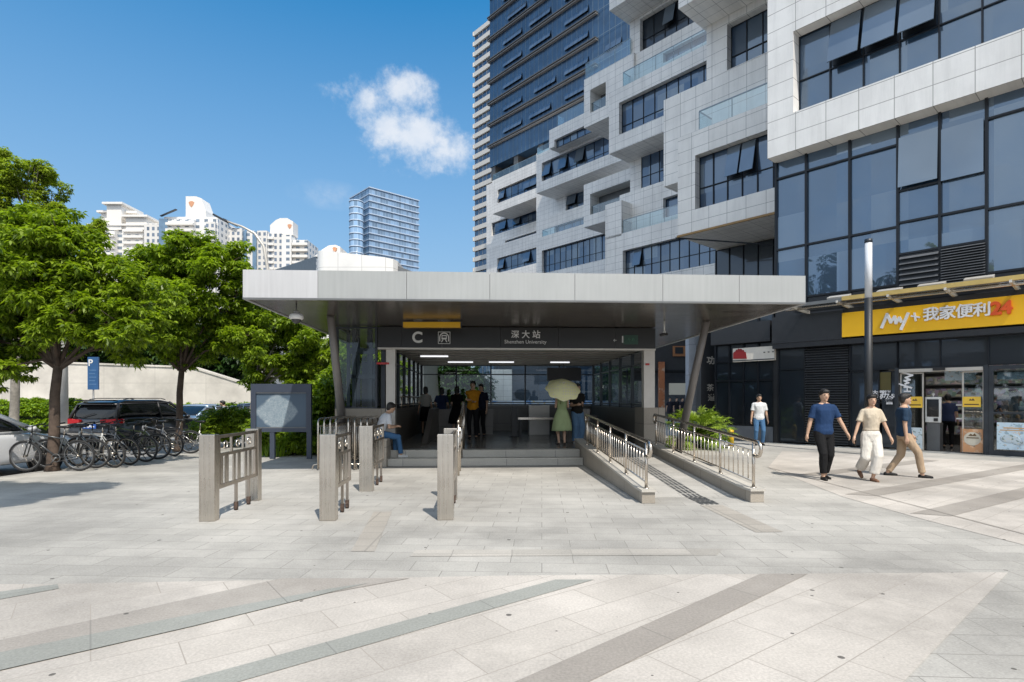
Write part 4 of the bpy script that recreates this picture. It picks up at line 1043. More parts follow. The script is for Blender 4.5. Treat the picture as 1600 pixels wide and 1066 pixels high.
# the store's hand-drawn wordmark
strokes(mw_, [(-.72, -.38), (-.42, .42), (-.22, -.10), (-.02, .22), (.06, -.18), (.24, .12), (.34, -.12)], .075, u, zc, k_)
strokes(mw_, [(.70, .34), (.34, -.58)], .075, u, zc - .0, k_); mw_.build('wordmark', wl, SG)
pm_ = MB(); u = Uu(1430.5, -.5); strokes(pm_, [(-.18, .06), (.22, -.06)], .045, u, zc + .05, k_); strokes(pm_, [(-.03, .22), (.04, -.24)], .045, u, zc + .05, k_, -.575, -.51); pm_.build('plus_mark', wl, SG)
for ch, px in zip('我家便利', (1455.5, 1481, 1507.5, 1535)): sgl(ch, px, .52, wl, .010, 1.0, .06)
sgl('24', 1565, .62, orr, .020, .92, .06)
# canopy of glass on arms above the sign
GC = thing('glass_canopy', 'narrow glass canopy with ochre front rail above the yellow sign', 'canopy', (BX, BY, 0), BR)
gcu0 = Uu(1222, -1.3); zc1 = Zz(1318, 466, -1.35); ur = Uu(1316, -1.35)
MB().box(ur, ur + 12, -1.40, -1.33, zc1 - .07, zc1 + .05).build('front_rail', pm('ochre_rail', (.52, .38, .13), .5, .2), GC)
MB().box(gcu0, ur - .005, -1.40, -1.33, zc1 - .10, zc1 - .0).build('front_rail', M['grey_metal'], GC)
g = MB(); g.add([(gcu0, -1.33, zc1 - .05), (ur + 12, -1.33, zc1 - .05), (ur + 12, -.1, zc1 - .14), (gcu0, -.1, zc1 - .14)], [(0, 1, 2, 3)]); g.build('pane', clear_glass('canopy_glass', (.75, .8, .82), .28), GC)
g = MB(); g.tube((gcu0, -1.0, zc1 - .12), (ur + 12, -1.0, zc1 - .12), .04); g.build('tube_rail', M['chrome'], GC)
for i in range(10):
    u = gcu0 + .35 + i * 1.35; mb = MB(); mb.bar((u, -1.42, zc1 - .09), (u, -.02, zc1 - .18), .06, .07); mb.build('arm', M['post'], GC)
for i, (px, py) in enumerate(((1310, 466), (1389, 456), (1455, 447), (1529, 437))):
    u = Uu(px, -1.2); z = Zz(px, py, -1.2)
    SL = thing('sign_floodlight', ['slim pale floodlight on the canopy at the left end of the yellow sign', 'pale floodlight on the canopy above the wordmark, just right of the lamp post', 'pale floodlight on the canopy above the white characters', 'pale floodlight on the canopy above the orange-red 24'][i], 'floodlight', (*(SWB := (BX + .6615 * u + .75 * (-1.2), BY - .75 * u + .6615 * (-1.2))), z), BR, 'floodlights over the yellow sign')
    mb = MB(); mb.obox((0, .05, .04), (.62, .26, .08), (R(18), 0, 0)); mb.build('lamp_head', M['post'], SL, bevel=.01)
    mb = MB(); mb.tube((-.18, 0, 0), (-.18, 0, zc1 - z), .018); mb.tube((.18, 0, 0), (.18, 0, zc1 - z), .018); mb.build('bracket', M['grey_metal'], SL)
# shop room behind the glass
RM = thing('store_interior', 'lit store room with counters and stocked shelves behind the glass front', 'store interior', (BX, BY, 0), BR)
ra, rb_ = ug[3], ug[3] + 11
mb = MB(); mb.box(ra, rb_, .25, 3.95, -.02, .012); mb.build('floor', pm('shop_floor', (.17, .17, .17), .2), RM)
MB().box(ra, rb_, .25, 3.95, 3.0, 3.1).build('ceiling', pm('shop_ceiling', (.10, .10, .10), .8), RM)
MB().box(ra, rb_, 3.85, 3.95, .013, 2.999).build('back_wall', pm('shop_back_wall', (.16, .15, .14), .7), RM)
MB().box(ra, ra + .08, .25, 3.84, .013, 2.999).build('side_wall', pm('shop_side_wall', (.09, .09, .09), .7), RM)
em_ = emis('shop_light_panel', (1.0, .94, .84), 6.5)
for i in range(6):
    MB().box(ra + .8 + i * 1.6, ra + 1.7 + i * 1.6, 1.6, 2.3, 2.975, 2.998).build('light_panel', em_, RM)
def goods_mat():
    m, nt, b = new_mat('shelf_goods'); co = coord(nt, 'UV')
    vo = nt.nodes.new('ShaderNodeTexVoronoi'); vo.inputs['Scale'].default_value = 9; vo.distance = 'CHEBYCHEV'; nt.links.new(co, vo.inputs['Vector'])
    hv = nt.nodes.new('ShaderNodeHueSaturation'); hv.inputs['Saturation'].default_value = .38; hv.inputs['Value'].default_value = .5; nt.links.new(vo.outputs['Color'], hv.inputs['Color'])
    nt.links.new(hv.outputs[0], b.inputs['Base Color']); return m
GM = goods_mat()
shelf = MB(); gd = MB()
for i in range(6):
    z = .35 + i * .42; shelf.box(ra + .3, rb_, 3.45, 3.84, z, z + .03); gd.box(ra + .32, rb_ - .1, 3.5, 3.8, z + .032, z + .30)
so2 = shelf.build('shelf', M['grey_metal'], RM); gd.build('goods', GM, so2)
# door and window framing of the store
DF = M['dark_metal']
fr = MB()
for u in (uD0 - .05, uD1 - .0): fr.box(u - .05, u + .05, -.08, .08, 0, zt0 + .08)
fr.box(uD0, uD1 - .05, -.06, .06, zt0 - .0, zt0 + .08)
fro = fr.build('door_frame', DF, OB)
MB().box(uD0 + .02, uD1 - .06, -.10, -.061, zt0 - .07, zt0 + .03).build('door_header', M['post'], fro)
MB().box(Uu(1458, -.1), Uu(1477, -.1), -.16, -.101, zt0 - .04, zt0 + .04).build('door_sensor', M['black'], fro)
def panel(u0, u1, z0, z1, v, mat, name='pane', par=None): return MB().box(u0, u1, v, v + .015, z0, z1).build(name, mat, par or OB)
uw1 = uD1 + 5
wf = MB(); wf.box(uD1 + .05, uD1 + .16, -.05, .05, .0, zt0 + .05); wf.box(uD1 + .16, uw1, -.05, .05, 0, .14); wf.box(uD1 + .16, uw1, -.05, .05, zt0 - .05, zt0 + .05); wf.box(uD1 + .16, uw1, -.04, .04, 1.15, 1.20); wf.box(uD1 + .16, uw1, -.04, .04, 1.86, 1.90)
wfo = wf.build('shop_window', DF, OB); panel(uD1 + .16, uw1, .14, zt0 - .05, 0, M['shopglass'], 'pane', wfo)
for (p0, p1) in ((1406, 1443), (1503, 1538)):
    a, b_ = Uu(p0, 0), Uu(p1, 0); d = MB(); d.box(a, b_, .02, .05, .03, .08); d.box(a, b_, .02, .05, zt0 - .12, zt0 - .08); d.box(a, a + .04, .02, .05, .081, zt0 - .121); d.box(b_ - .04, b_, .02, .05, .081, zt0 - .121)
    do = d.build('sliding_door', M['post'], OB); panel(a + .04, b_ - .04, .08, zt0 - .12, .03, M['shopglass'], 'pane', do)
a, b_ = Uu(1382, 0), Uu(1402, 0)
panel(Uu(1328, 0) + .9, Uu(1402, 0), .06, zt0, .02, M['wglass_dk'], 'pane')
def poster_mat(name, base, blobs, sc=6, circ=None):
    m, nt, b = new_mat(name); co = coord(nt, 'UV')
    f = nz(nt, co, sc, 3); c = mixc(nt, ramp(nt, f, (0,) * 3, (1,) * 3, .55, .6), base, blobs[0])
    f2 = nz(nt, co, sc * 1.7, 3); c = mixc(nt, ramp(nt, f2, (0,) * 3, (1,) * 3, .6, .64), c, blobs[1])
    nt.links.new(c, b.inputs['Base Color']); b.inputs['Roughness'].default_value = .4; return m
PY = pm('yellow_poster', (.85, .55, .06), .5, 0, .1); PB = poster_mat('pale_blue_poster', (.55, .68, .78), ((.30, .42, .50), (.62, .45, .30)), 7)
PO = poster_mat('orange_poster', (.58, .30, .15), ((.68, .44, .28), (.25, .20, .16)), 5)
PL = poster_mat('leaf_print_poster', (.52, .60, .66), ((.20, .26, .24), (.62, .60, .5)), 11)
def poster(label, px0, px1, yt, yb, v, mat, parent_txt=None, extra=None):
    a, b_ = Uu(px0, v), Uu(px1, v); z1, z0 = Zz(px0, yt, v), Zz(px0, yb, v)
    T = thing('poster', label, 'poster', (BX + .6615 * a + .75 * v, BY - .75 * a + .6615 * v, z0), BR)
    MB().box(0, b_ - a, 0, .012, 0, z1 - z0).build('sheet', mat, T)
    if extra: extra(T, b_ - a, z1 - z0)
    return T
blk = pm('poster_ink', (.12, .07, .03), .6)
def menu(T, w, h):
    mb = MB(); mb.prism_xz([(w * .35, h * .62), (w * .42, h * .8), (w * .5, h * .7), (w * .58, h * .84), (w * .68, h * .62)], -.004, -.001); mb.build('roof_mark', blk, T)
    for i, x in enumerate((.22, .42, .62, .8)): MB().box(w * x - .05, w * x + .04, -.004, -.001, h * .2, h * .3).build('printed_word', blk, T)
poster('yellow notice with dark mark on the left door pane', 1417, 1441.5, 620, 637, -.02, PY, None, menu)
poster('yellow notice with dark mark on the right door pane', 1504, 1532.5, 620, 636, -.02, PY, None, menu)
poster('pale poster with small dark leaf prints, low on the left door pane', 1424, 1441, 668, 701, -.02, PL)
def disc(T, w, h):
    mb = MB(); n = 28; c = (w * .48, h * .58); r = w * .42
    mb.prism_xz([(c[0] + r * cos(2 * pi * i / n), c[1] + r * sin(2 * pi * i / n)) for i in range(n)], -.005, -.001); o = mb.build('white_disc', pm('poster_cream', (.6, .55, .45), .5), T)
    mb = MB(); mb.prism_xz([(w * .28, h * .7), (w * .4, h * .8), (w * .5, h * .74), (w * .6, h * .82), (w * .7, h * .7)], -.009, -.0055); mb.build('roof_mark', blk, o)
    mb = MB(); mb.box(w * .2, w * .8, -.009, -.0055, h * .6, h * .64); mb.build('printed_word', blk, o)
poster('orange brown poster with cream disc, low on the right door pane', 1504, 1536, 670, 706, -.02, PO, None, disc)
def plates(T, w, h):
    mb = MB(); mb.box(w * .2, w * .85, -.004, -.001, h * .78, h * .82); mb.box(w * .1, w * .9, -.004, -.001, h * .70, h * .735); mb.build('printed_word', pm('poster_gold', (.55, .33, .15), .5), T)
    mb = MB(); mb.ell((w * .4, -.003, h * .4), (w * .3, .006, h * .16), 18, 8); mb.ell((w * .68, -.004, h * .28), (w * .2, .006, h * .1), 18, 8); mb.build('food_picture', PL, T)
poster('large pale blue food poster under the shop window at the right edge', 1557.5, 1610, 660, 702, -.06, PB, None, plates)
poster('pale blue food banner hanging inside above the open door', 1476, 1525, 580.5, 595, .6, PB)
poster('blue strip poster behind the top of the right-hand shop window', 1558, 1600, 582, 593, .3, PB)
poster('dark olive poster on the glass left of the wordmark pane', 1375, 1392, 582, 610, -.02, pm('olive_poster', (.09, .075, .02), .6))
# window lettering
wt = thing('window_lettering', 'white vertical store name on the left door glass', 'lettering', (BX, BY, 0), BR)
u = Uu(1417, -.03); mb = MB()
zc = Zz(1417, 594, -.03); k_ = .62
pts = [(-.72, -.38), (-.42, .42), (-.22, -.10), (-.02, .22), (.06, -.18), (.24, .12), (.34, -.12)]
rot = lambda p: (p[1], -p[0])
strokes(mb, [rot(p) for p in pts], .05, u, zc, k_ * .55, -.036, -.03); strokes(mb, [rot((.70, .34)), rot((.34, -.58))], .05, u, zc, k_ * .55, -.037, -.031); mb.build('wordmark', wl, wt)
text_part('HOME', .26, wl, wt, 'lettering', T_((u, -.035, Zz(1417, 625, -.03))) @ Matrix.Rotation(R(90), 4, 'Y'), .004, .006, 1.25)
wn = thing('phone_lettering', 'white printed characters and number 5877 on the dark glass beside the lamp post', 'lettering', (BX, BY, 0), BR)
for t, px, py, s in (('深大便利店', 1374, 613.5, .12), ('5877-58', 1386, 619, .16), ('主營', 1383, 627.5, .22)):
    text_part(t, s, wl, wn, 'lettering', T_((Uu(px, -.05), -.035, Zz(px, py, -.05))), .004, .006, 1.0)
# self-service kiosk in the doorway
a, b_ = Uu(1448, .35), Uu(1469, .35); zt_, zm, = Zz(1448, 621, .35), Zz(1448, 660, .35)
KI = thing('order_kiosk', 'white and grey touch screen kiosk standing in the store doorway', 'kiosk', (BX + .6615 * (a + b_) / 2 + .75 * .35, BY - .75 * (a + b_) / 2 + .6615 * .35, .012), BR)
hw = (b_ - a) / 2
MB().box(-hw, hw, -.02, .35, 0, zm - .02).build('pedestal', pm('kiosk_grey', (.13, .135, .14), .4), KI, bevel=.01)
hd = MB().box(-hw - .03, hw + .03, -.06, .06, zm - .01, zt_).build('head', M['white'], KI, bevel=.015)
MB().box(-hw + .02, hw - .02, -.068, -.0605, zm + .16, zt_ - .07).build('screen', pm('kiosk_screen', (.008, .01, .012), .1), hd)
MB().box(hw - .14, hw - .04, -.09, -.0605, zm + .03, zm + .12).build('card_reader', M['black'], hd)
mb = MB(); mb.tube((0, 0, zt_), (0, 0, zt_ + .06), .015); mb.ell((0, 0, zt_ + .08), .035); mb.build('webcam', M['white'], hd)
# counters seen through door and window
CT = thing('bakery_counter', 'glass display counter with white shelves inside the right door pane', 'counter', (BX, BY, .013), BR)
a, b_ = Uu(1503, .5), Uu(1542, .5)
mb = MB(); mb.box(a, b_, .3, .9, 0, .7); mb.build('base', PO, CT)
for z in (.95, 1.35): MB().box(a - .1, b_, .3, .9, z, z + .04).build('shelf', M['white'], CT)
mb = MB(); 
for i in range(7): mb.ell((a + .15 + i * .22, .55, 1.06), (.08, .1, .06), 8, 6)
mb.build('pastries', pm('pastry', (.45, .28, .12), .6), CT)
CK = thing('cook_counter', 'steel cooking counter with bowls behind the right-hand shop window', 'counter', (BX, BY, .013), BR)
a = uD1 + .3
MB().box(a, a + 5, .5, 1.2, 0, 1.15).build('base', M['grey_metal'], CK)
mb = MB(); mb.box(a, a + 5, .45, 1.25, 1.151, 1.19); mb.build('worktop', M['steel_dark'], CK)
for i, (du, r_) in enumerate(((.35, .13), (1.55, .15), (2.3, .12), (3.1, .14))):
    mb = MB(); mb.rings([[(a + du + rr * cos(2 * pi * k / 16), .75 + rr * sin(2 * pi * k / 16), z) for k in range(16)] for rr, z in ((r_ * .5, 1.2), (r_ * .9, 1.26), (r_, 1.34), (r_ * .9, 1.345))]); mb.build('bowl', M['white'], CK)
mb = MB(); mb.box(a + .1, a + .3, .6, .8, 1.2, 1.75); mb.box(a + .7, a + 1.0, .9, 1.1, 1.2, 1.6); mb.build('dispenser', M['grey_metal'], CK)
# ---------------------------------------------------------------- people
def cloth(name, c, rough=.85, var=.12):
    m, nt, b = new_mat(name); co = coord(nt); mp = nt.nodes.new('ShaderNodeMapping'); mp.inputs['Scale'].default_value = (9, 9, 3.5); nt.links.new(co, mp.inputs[0])
    f = nz(nt, mp.outputs[0], 1, 6, .65); g = nz(nt, co, 130, 2)
    nt.links.new(mixc(nt, f, tuple(x * .72 for x in c), tuple(min(1, x * 1.22) for x in c)), b.inputs['Base Color']); b.inputs['Roughness'].default_value = rough; b.inputs['Specular IOR Level'].default_value = .2
    bump(nt, b, mth(nt, 'ADD', f, mth(nt, 'MULTIPLY', g, .06)), .9, .025); return m
def ik(a, b, l1, l2, pole):
    a, b = Vector(a), Vector(b); d = b - a; L = min(d.length, (l1 + l2) * .999); dn = d.normalized(); b = a + dn * L
    x = (l1 * l1 - l2 * l2 + L * L) / (2 * L); h = math.sqrt(max(0, l1 * l1 - x * x)); p = Vector(pole); p = (p - dn * p.dot(dn)).normalized()
    return a + dn * x + p * h, b
def limb(mb, pts, rs, n=12):
    mb.path(pts, rs, n)
    for p, r in zip(pts, rs): mb.ell(p, r * .995, 10, 8)
def torso(mb, rings_, n=20, mi=0):
    R_ = []
    for (c, hw, hd, yaw) in rings_:
        c = Vector(c); R_.append([c + Vector((cos(yaw) * hw * cos(2 * pi * k / n) - sin(yaw) * hd * sin(2 * pi * k / n), sin(yaw) * hw * cos(2 * pi * k / n) + cos(yaw) * hd * sin(2 * pi * k / n), 0)) for k in range(n)])
    mb.rings(R_, mi)
def person(label, loc, rz, h=1.70, fem=False, feet=((-.1, 0), (.1, 0)), lift=(0, 0), hands=None, lean=0, top=None, top_c=(.1, .1, .1), sleeve='short', bottom='trousers', bot_c=(.02, .02, .02),
           hair='short', shoe_c=(.02, .02, .02), hip=.93, hipy=0, sit=False, headturn=0, vox=.011, hem=None, curl=.7, toe=(0, 0), bare_sleeve=None, headtilt=0, group=None, twist=0):
    """faces +y; feet (x, y) ankles; hands as points; metres for a 1.72 m body, then scaled"""
    T = thing('person', label, 'person', loc, rz, group); s = h / 1.72; T.scale = (s, s, s)
    hipc = Vector((0, hipy, hip)); up = Vector((0, sin(lean), cos(lean))); fw = Vector((0, cos(lean), -sin(lean)))
    sh = .150 if fem else .172; hp = .088
    def tp(x, y, z): return hipc + Vector((x, 0, 0)) + fw * y + up * (z - .93)
    # torso rings on the leaning spine
    wz = (.150, .122, .135, .155, .150) if fem else (.158, .145, .155, .178, .172)
    prof = [(.84, wz[0] * .96, .105), (.93, wz[0] * 1.03, .118), (1.06, wz[1], .098), (1.18, wz[2], .108), (1.32, wz[3], .118), (1.41, wz[4], .095), (1.455, .10, .072), (1.48, .058, .056)]
    mb = MB(); torso(mb, [(tp(0, 0, z), a, b, twist * (z - .9)) for z, a, b in prof])
    if fem: 
        for sx in (-1, 1): mb.ell(tp(sx * .065, .070, 1.27), (.062, .052, .06))
    neck = tp(0, .01, 1.52); limb(mb, [tp(0, 0, 1.44), neck], [.056, .052])
    hc = tp(0, .022, 1.603); yaw = headturn; Hm = Matrix.Rotation(yaw, 3, 'Z') @ Matrix.Rotation(-headtilt, 3, 'X')
    hq = lambda x, y, z: hc + Hm @ Vector((x, y, z))
    mb.ell(hc, (.078, .097, .113), 20, 16, 0, Hm); mb.ell(hq(0, .028, -.055), (.052, .062, .058), 14, 10, 0, Hm); mb.ell(hq(0, .078, -.092), (.024, .020, .018), 10, 8)
    mb.ell(hq(0, .096, -.016), (.013, .020, .024), 10, 8); mb.ell(hq(0, .102, -.028), (.017, .014, .010), 8, 6); mb.ell(hq(0, .086, -.056), (.026, .012, .010), 10, 6); mb.ell(hq(0, .082, .026), (.050, .012, .012), 10, 6)
    for sx in (-1, 1): mb.ell(hq(sx * .074, -.002, -.006), (.010, .018, .030), 8, 8)
    joints = {}
    hipj = [hipc + Vector((sx * hp, 0, -.02)) for sx in (-1, 1)]
    for i, sx in enumerate((-1, 1)):
        ft = feet[i]; an = Vector((ft[0], ft[1], .075 + lift[i])) 
        pole = (sx * .12, 1, 0) if not sit else (sx * .25, .5, 1)
        kn, an = ik(hipj[i], an, .44, .43, pole); joints['leg', i] = (hipj[i], kn, an)
        kk = .92 if fem else 1.0; limb(mb, [hipj[i], hipj[i].lerp(kn, .5), kn, kn.lerp(an, .3), kn.lerp(an, .7), an], [.085 * kk, .074 * kk, .054 * kk, .055 * kk, .042 * kk, .036 * kk])
        tw = toe[i]; fd = Vector((sx * .12, 1, tw)).normalized(); joints['foot', i] = (an, fd)
        limb(mb, [an + Vector((0, 0, -.035)) - fd * .04, an + fd * .06 + Vector((0, 0, -.045)), an + fd * .15 + Vector((0, 0, -.055))], [.032, .033, .022])
    if hands is None: hands = ((-.27, .05, .78), (.27, .05, .78))
    for i, sx in enumerate((-1, 1)):
        sj = tp(sx * sh, 0, 1.378); wr, = (Vector(hands[i]),); el, wr = ik(sj, wr, .285, .255, (sx * .35, -1, -.2) if not sit else (sx * .6, -.5, -1))
        joints['arm', i] = (sj, el, wr); kk = .84 if fem else 1.0
        limb(mb, [sj, sj.lerp(el, .45), el, el.lerp(wr, .35), wr], [.052 * kk, .047 * kk, .038 * kk, .038 * kk, .026 * kk])
        d = (wr - el).normalized(); side = Vector((1, 0, 0)) if abs(d.x) < .8 else Vector((0, 1, 0)); side = (side - d * side.dot(d)).normalized(); pal = d.cross(side) * (sx)   # palm normal
        # hand: palm and four curled fingers plus thumb
        pc = wr + d * .045; Mh = Matrix((pal, side.cross(pal) * 0 + side, d)).transposed() if False else None
        acr = Vector((0, 1, 0)); acr = (acr - d * acr.dot(d)).normalized() if abs(d.y) < .9 else Vector((0, 0, 1)); nrm = d.cross(acr).normalized()
        if nrm.x * sx > 0: nrm = -nrm            # palm looks to the body
        limb(mb, [wr, wr + d * .03 + acr * .012, wr + d * .075 + acr * .016], [.024, .026, .022], 8); limb(mb, [wr + d * .02 - acr * .008, wr + d * .075 - acr * .018], [.024, .021], 8)
        for k in range(4):
            o = (k - 1.5) * .0185; base = wr + d * .082 - acr * o * -1; ln = (.062, .074, .070, .055)[3 - k]
            a1 = curl * .5; a2 = curl * 1.2; p1 = base + (d * cos(a1) + nrm * sin(a1)) * ln * .45; p2 = p1 + (d * cos(a2) + nrm * sin(a2)) * ln * .35; p3 = p2 + (d * cos(a2 * 1.4) + nrm * sin(a2 * 1.4)) * ln * .25
            mb.path([base - d * .02, base, p1, p2, p3], [.009, .0095, .009, .008, .0065], 7)
        t0 = wr + d * .03 + acr * .024; t1 = t0 + (d * .6 + acr * .6 + nrm * .35).normalized() * .035; t2 = t1 + (d * .9 + nrm * .4).normalized() * .028; mb.path([t0 - acr * .01, t0, t1, t2], [.012, .012, .010, .008], 7)
    body = voxel(mb, 'body', M['skin'], T, vox, 3, .45)
    # face
    ey = MB()
    for sx in (-1, 1): ey.ell(hq(sx * .030, .084, .004), (.012, .008, .0065), 8, 6)
    ey.build('eyes', pm('dark_eyes', (.02, .015, .012), .2), body)
    mo = MB(); mo.ell(hq(0, .0965, -.056), (.022, .005, .005), 8, 6); mo.build('lips', pm('lips', (.38, .14, .11), .5), body)
    br_ = MB()
    for sx in (-1, 1): br_.ell(hq(sx * .031, .090, .022), (.018, .006, .004), 8, 6)
    br_.build('eyebrows', M['hair'], body)
    # hair
    hb = MB(); hb.ell(hq(0, -.018, .034), (.090, .104, .100), 18, 12, 0, Hm); hb.ell(hq(0, .040, .072), (.076, .066, .050), 14, 8, 0, Hm); hb.ell(hq(0, -.045, -.015), (.081, .068, .078), 14, 10, 0, Hm)
    if hair in ('long', 'bob'):
        for (y, z, r_) in ((-.05, -.07, .072), (-.055, -.13, .068)) + (((-.06, -.20, .062), (-.06, -.27, .045)) if hair == 'long' else ()): hb.ell(hq(0, y, z), (r_, .045, .06), 14, 10, 0, Hm)
        for sx in (-1, 1): hb.ell(hq(sx * .070, -.01, -.04), (.022, .050, .075), 10, 8, 0, Hm)
    if hair == 'bun': hb.ell(hq(0, -.11, .03), .04)
    ho = voxel(hb, 'hair', M['hair'], body, .010, 2, .5, .004)
    # trousers / skirt
    e = .016
    if bottom in ('trousers', 'wide', 'jeans', 'shorts', 'slim'):
        mb = MB(); torso(mb, [(tp(0, 0, z), a + e, b + e, 0) for z, a, b in [(.80, wz[0] * .85, .10)] + prof[:2] + [(1.0, wz[1] + .012, .106)]])
        for i in (0, 1):
            a, k, n_ = joints['leg', i]; q = {'wide': (.10, .098, .096, .098, .096), 'trousers': (.098, .090, .074, .068, .062), 'jeans': (.098, .089, .070, .064, .058), 'slim': (.100, .092, .075, .072, .060), 'shorts': (.10, .10, .09, 0, 0)}[bottom]
            if bottom == 'shorts': limb(mb, [a, a.lerp(k, .5), a.lerp(k, .75)], q[:3]); continue
            endp = k.lerp(n_, hem if hem else .93); limb(mb, [a, a.lerp(k, .5), k, k.lerp(n_, .45)], q[:4]); mb.path([k.lerp(n_, .45), endp], [q[3], q[4]], 12)
        voxel(mb, 'trousers' if bottom != 'shorts' else 'shorts', cloth('trouser_cloth', bot_c), T, .012, 2, .5, .008)
    if bottom in ('skirt', 'dress', 'midi'):
        zb = {'skirt': .52, 'dress': .45, 'midi': .42}[bottom]; fl = {'skirt': .20, 'dress': .24, 'midi': .30}[bottom]; n = 40; rr = []
        for i in range(9):
            t = i / 8; z = 1.06 + (zb - 1.06) * t; a = (wz[1] + .014) * (1 - t) + fl * t + .03 * sin(t * pi); b_ = .112 * (1 - t) + fl * .78 * t + .03 * sin(t * pi)
            rr.append([tp(0, 0, 0) * 0 + Vector((0, hipy, 0)) + Vector((cos(2 * pi * k / n) * a * (1 + .05 * t * sin(k * 2.2) + .03 * t * sin(k * 5.1)), sin(2 * pi * k / n) * b_ * (1 + .06 * t * cos(k * 2.7)), z + .012 * t * sin(k * 1.7))) for k in range(n)])
        m3 = MB(); m3.rings(rr, 0, True, True); m3.build('skirt', cloth('skirt_cloth', bot_c), T)
    if sleeve is not None:
        mb = MB(); z0_ = {'tucked': 1.0}.get(top, .86)
        pr = [(z0_, wz[0] + .024 if z0_ < .95 else wz[1] + .03, .125)] + [(z, a + .020, b + .022) for z, a, b in prof if z > z0_ + .04 and z < 1.45] + [(1.455, .085, .075)]
        torso(mb, [(tp(0, 0, z), a, b, twist * (z - .9)) for z, a, b in pr])
        if fem:
            for sx in (-1, 1): mb.ell(tp(sx * .062, .070, 1.27), (.072, .060, .072))
        for i in (0, 1):
            sj, el, wr = joints['arm', i]; kk = .88 if fem else 1.0
            if sleeve == 'short': mb.ell(sj, .062 * kk, 10, 8); mb.path([sj, sj.lerp(el, .45), sj.lerp(el, .74)], [.062 * kk, .060 * kk, .066 * kk], 14)
            elif sleeve == 'long': limb(mb, [sj, el], [.066 * kk, .052 * kk]); mb.path([el, el.lerp(wr, .9)], [.05 * kk, .042 * kk], 12)
            else: mb.ell(sj, .062 * kk, 10, 8)
        voxel(mb, 'top', cloth('top_cloth', top_c), T, .012, 2, .5, .011)
    sc = cloth('shoe', shoe_c, .5)
    for i in (0, 1):
        an, fd = joints['foot', i]; sb = MB(); sb.ell(an - fd * .03 + Vector((0, 0, -.038)), (.040, .045, .042)); limb(sb, [an - fd * .035 + Vector((0, 0, -.048)), an + fd * .06 + Vector((0, 0, -.048)), an + fd * .15 + Vector((0, 0, -.055))], [.040, .043, .033])
        vo = voxel(sb, 'shoe', sc, T, .011, 2, .5)
        for v in vo.data.vertices:
            if lift[i] < .02 and v.co.z < .004: v.co.z = .004
    return T, joints
def at(px, py, z=0): g = G(px, py, z); return (g[0], g[1], z)
sunp = lambda *a: a
# three walkers
person('man in navy T-shirt and black trousers, leftmost of the three walkers', at(1287, 749), R(178), 1.74, feet=((-.07, -.10), (.06, .10)), hands=((-.40, .12, .84), (.31, -.04, .78)), top_c=(.018, .045, .115), bot_c=(.012, .012, .013), bottom='slim', shoe_c=(.02, .02, .02), hem=.86, vox=.010)
LASTP = person('woman in cream top and white wide trousers with sandals, middle of the three walkers', at(1361, 751), R(172), 1.66, True, feet=((.02, .12), (.10, -.26)), lift=(0, .10), toe=(0, -.5), hands=((-.30, .14, .84), (.37, .10, .80)), top='tucked', top_c=(.56, .48, .37), bottom='wide', bot_c=(.68, .64, .58), hem=.80, hair='long', shoe_c=(.20, .11, .07), hip=.915, vox=.010)
WT_, WJ = LASTP
wr_ = WJ['arm', 1][2]; PH = thing('phone', 'dark phone in the hand of the woman in white trousers', 'phone', WT_.matrix_basis @ (wr_ + Vector((0, .03, -.10)))); MB().obox((0, 0, 0), (.012, .075, .15), (R(15), 0, 0)).build('phone_body', M['black'], PH)
person('man in dark blue shirt and khaki trousers striding right, rightmost of the three walkers', at(1412, 745), R(-118), 1.70, feet=((-.06, -.27), (.07, .30)), lift=(.0, .0), toe=(0, 0), hands=((-.25, .18, .80), (.22, .02, .80)), top_c=(.022, .045, .082), bot_c=(.42, .31, .21), bottom='trousers', hip=.895, shoe_c=(.015, .015, .015), headturn=R(10), vox=.010)
person('man in white T-shirt and blue jeans standing before the dark glass shop', at(1186, 696), R(170), 1.72, feet=((-.11, 0), (.12, .03)), hands=((-.27, .06, .80), (.27, .06, .80)), top_c=(.66, .67, .68), bot_c=(.07, .16, .30), bottom='jeans')
Z = .32
Tp, J = person('woman in light green dress holding a yellow parasol at the top of the steps', at(878, 695.5, Z), R(12), 1.60, True, feet=((-.09, 0), (.09, .02)), hands=((-.12, .20, 1.10), (.10, .22, 1.14)), sleeve='cap', top='tucked', top_c=(.32, .40, .20), bottom='midi', bot_c=(.36, .44, .23), hair='long', shoe_c=(.08, .06, .05))
person('person in blue jeans and black top half behind the parasol', at(902, 693.5, Z), R(-165), 1.66, feet=((-.08, 0), (.09, .04)), hands=((-.05, .28, 1.15), (.12, .28, 1.12)), top_c=(.015, .014, .012), bot_c=(.10, .18, .29), bottom='wide', hair='bob', shoe_c=(.6, .62, .65))
person('woman in pale blouse and black knee skirt, leftmost of the standing group', at(665, 680, Z), R(5), 1.66, True, top='tucked', top_c=(.34, .33, .30), sleeve='short', bottom='skirt', bot_c=(.008, .008, .008), hair='long', vox=.013, hands=((-.26, .02, .84), (.24, .10, .84)))
person('person in navy top and black shorts, second in the standing group', at(690, 678, Z), R(-10), 1.64, top_c=(.02, .035, .09), bot_c=(.008, .008, .009), bottom='shorts', hair='bob', vox=.013, feet=((-.05, 0), (.07, .06)), hands=((-.2, .16, 1.0), (.2, .2, 1.0)))
person('woman in long black dress between the navy and orange tops', at(714, 680, Z), R(8), 1.68, True, top_c=(.006, .006, .007), top='tucked', bottom='midi', bot_c=(.006, .006, .007), hair='bob', vox=.013, hands=((-.12, .24, 1.02), (.14, .22, 1.04)))
person('man in mustard orange T-shirt and black trousers with arms folded', at(739, 685.5, Z), R(176), 1.80, top_c=(.50, .22, .015), bot_c=(.01, .01, .012), vox=.013, hands=((.10, .20, 1.16), (-.06, .22, 1.10)))
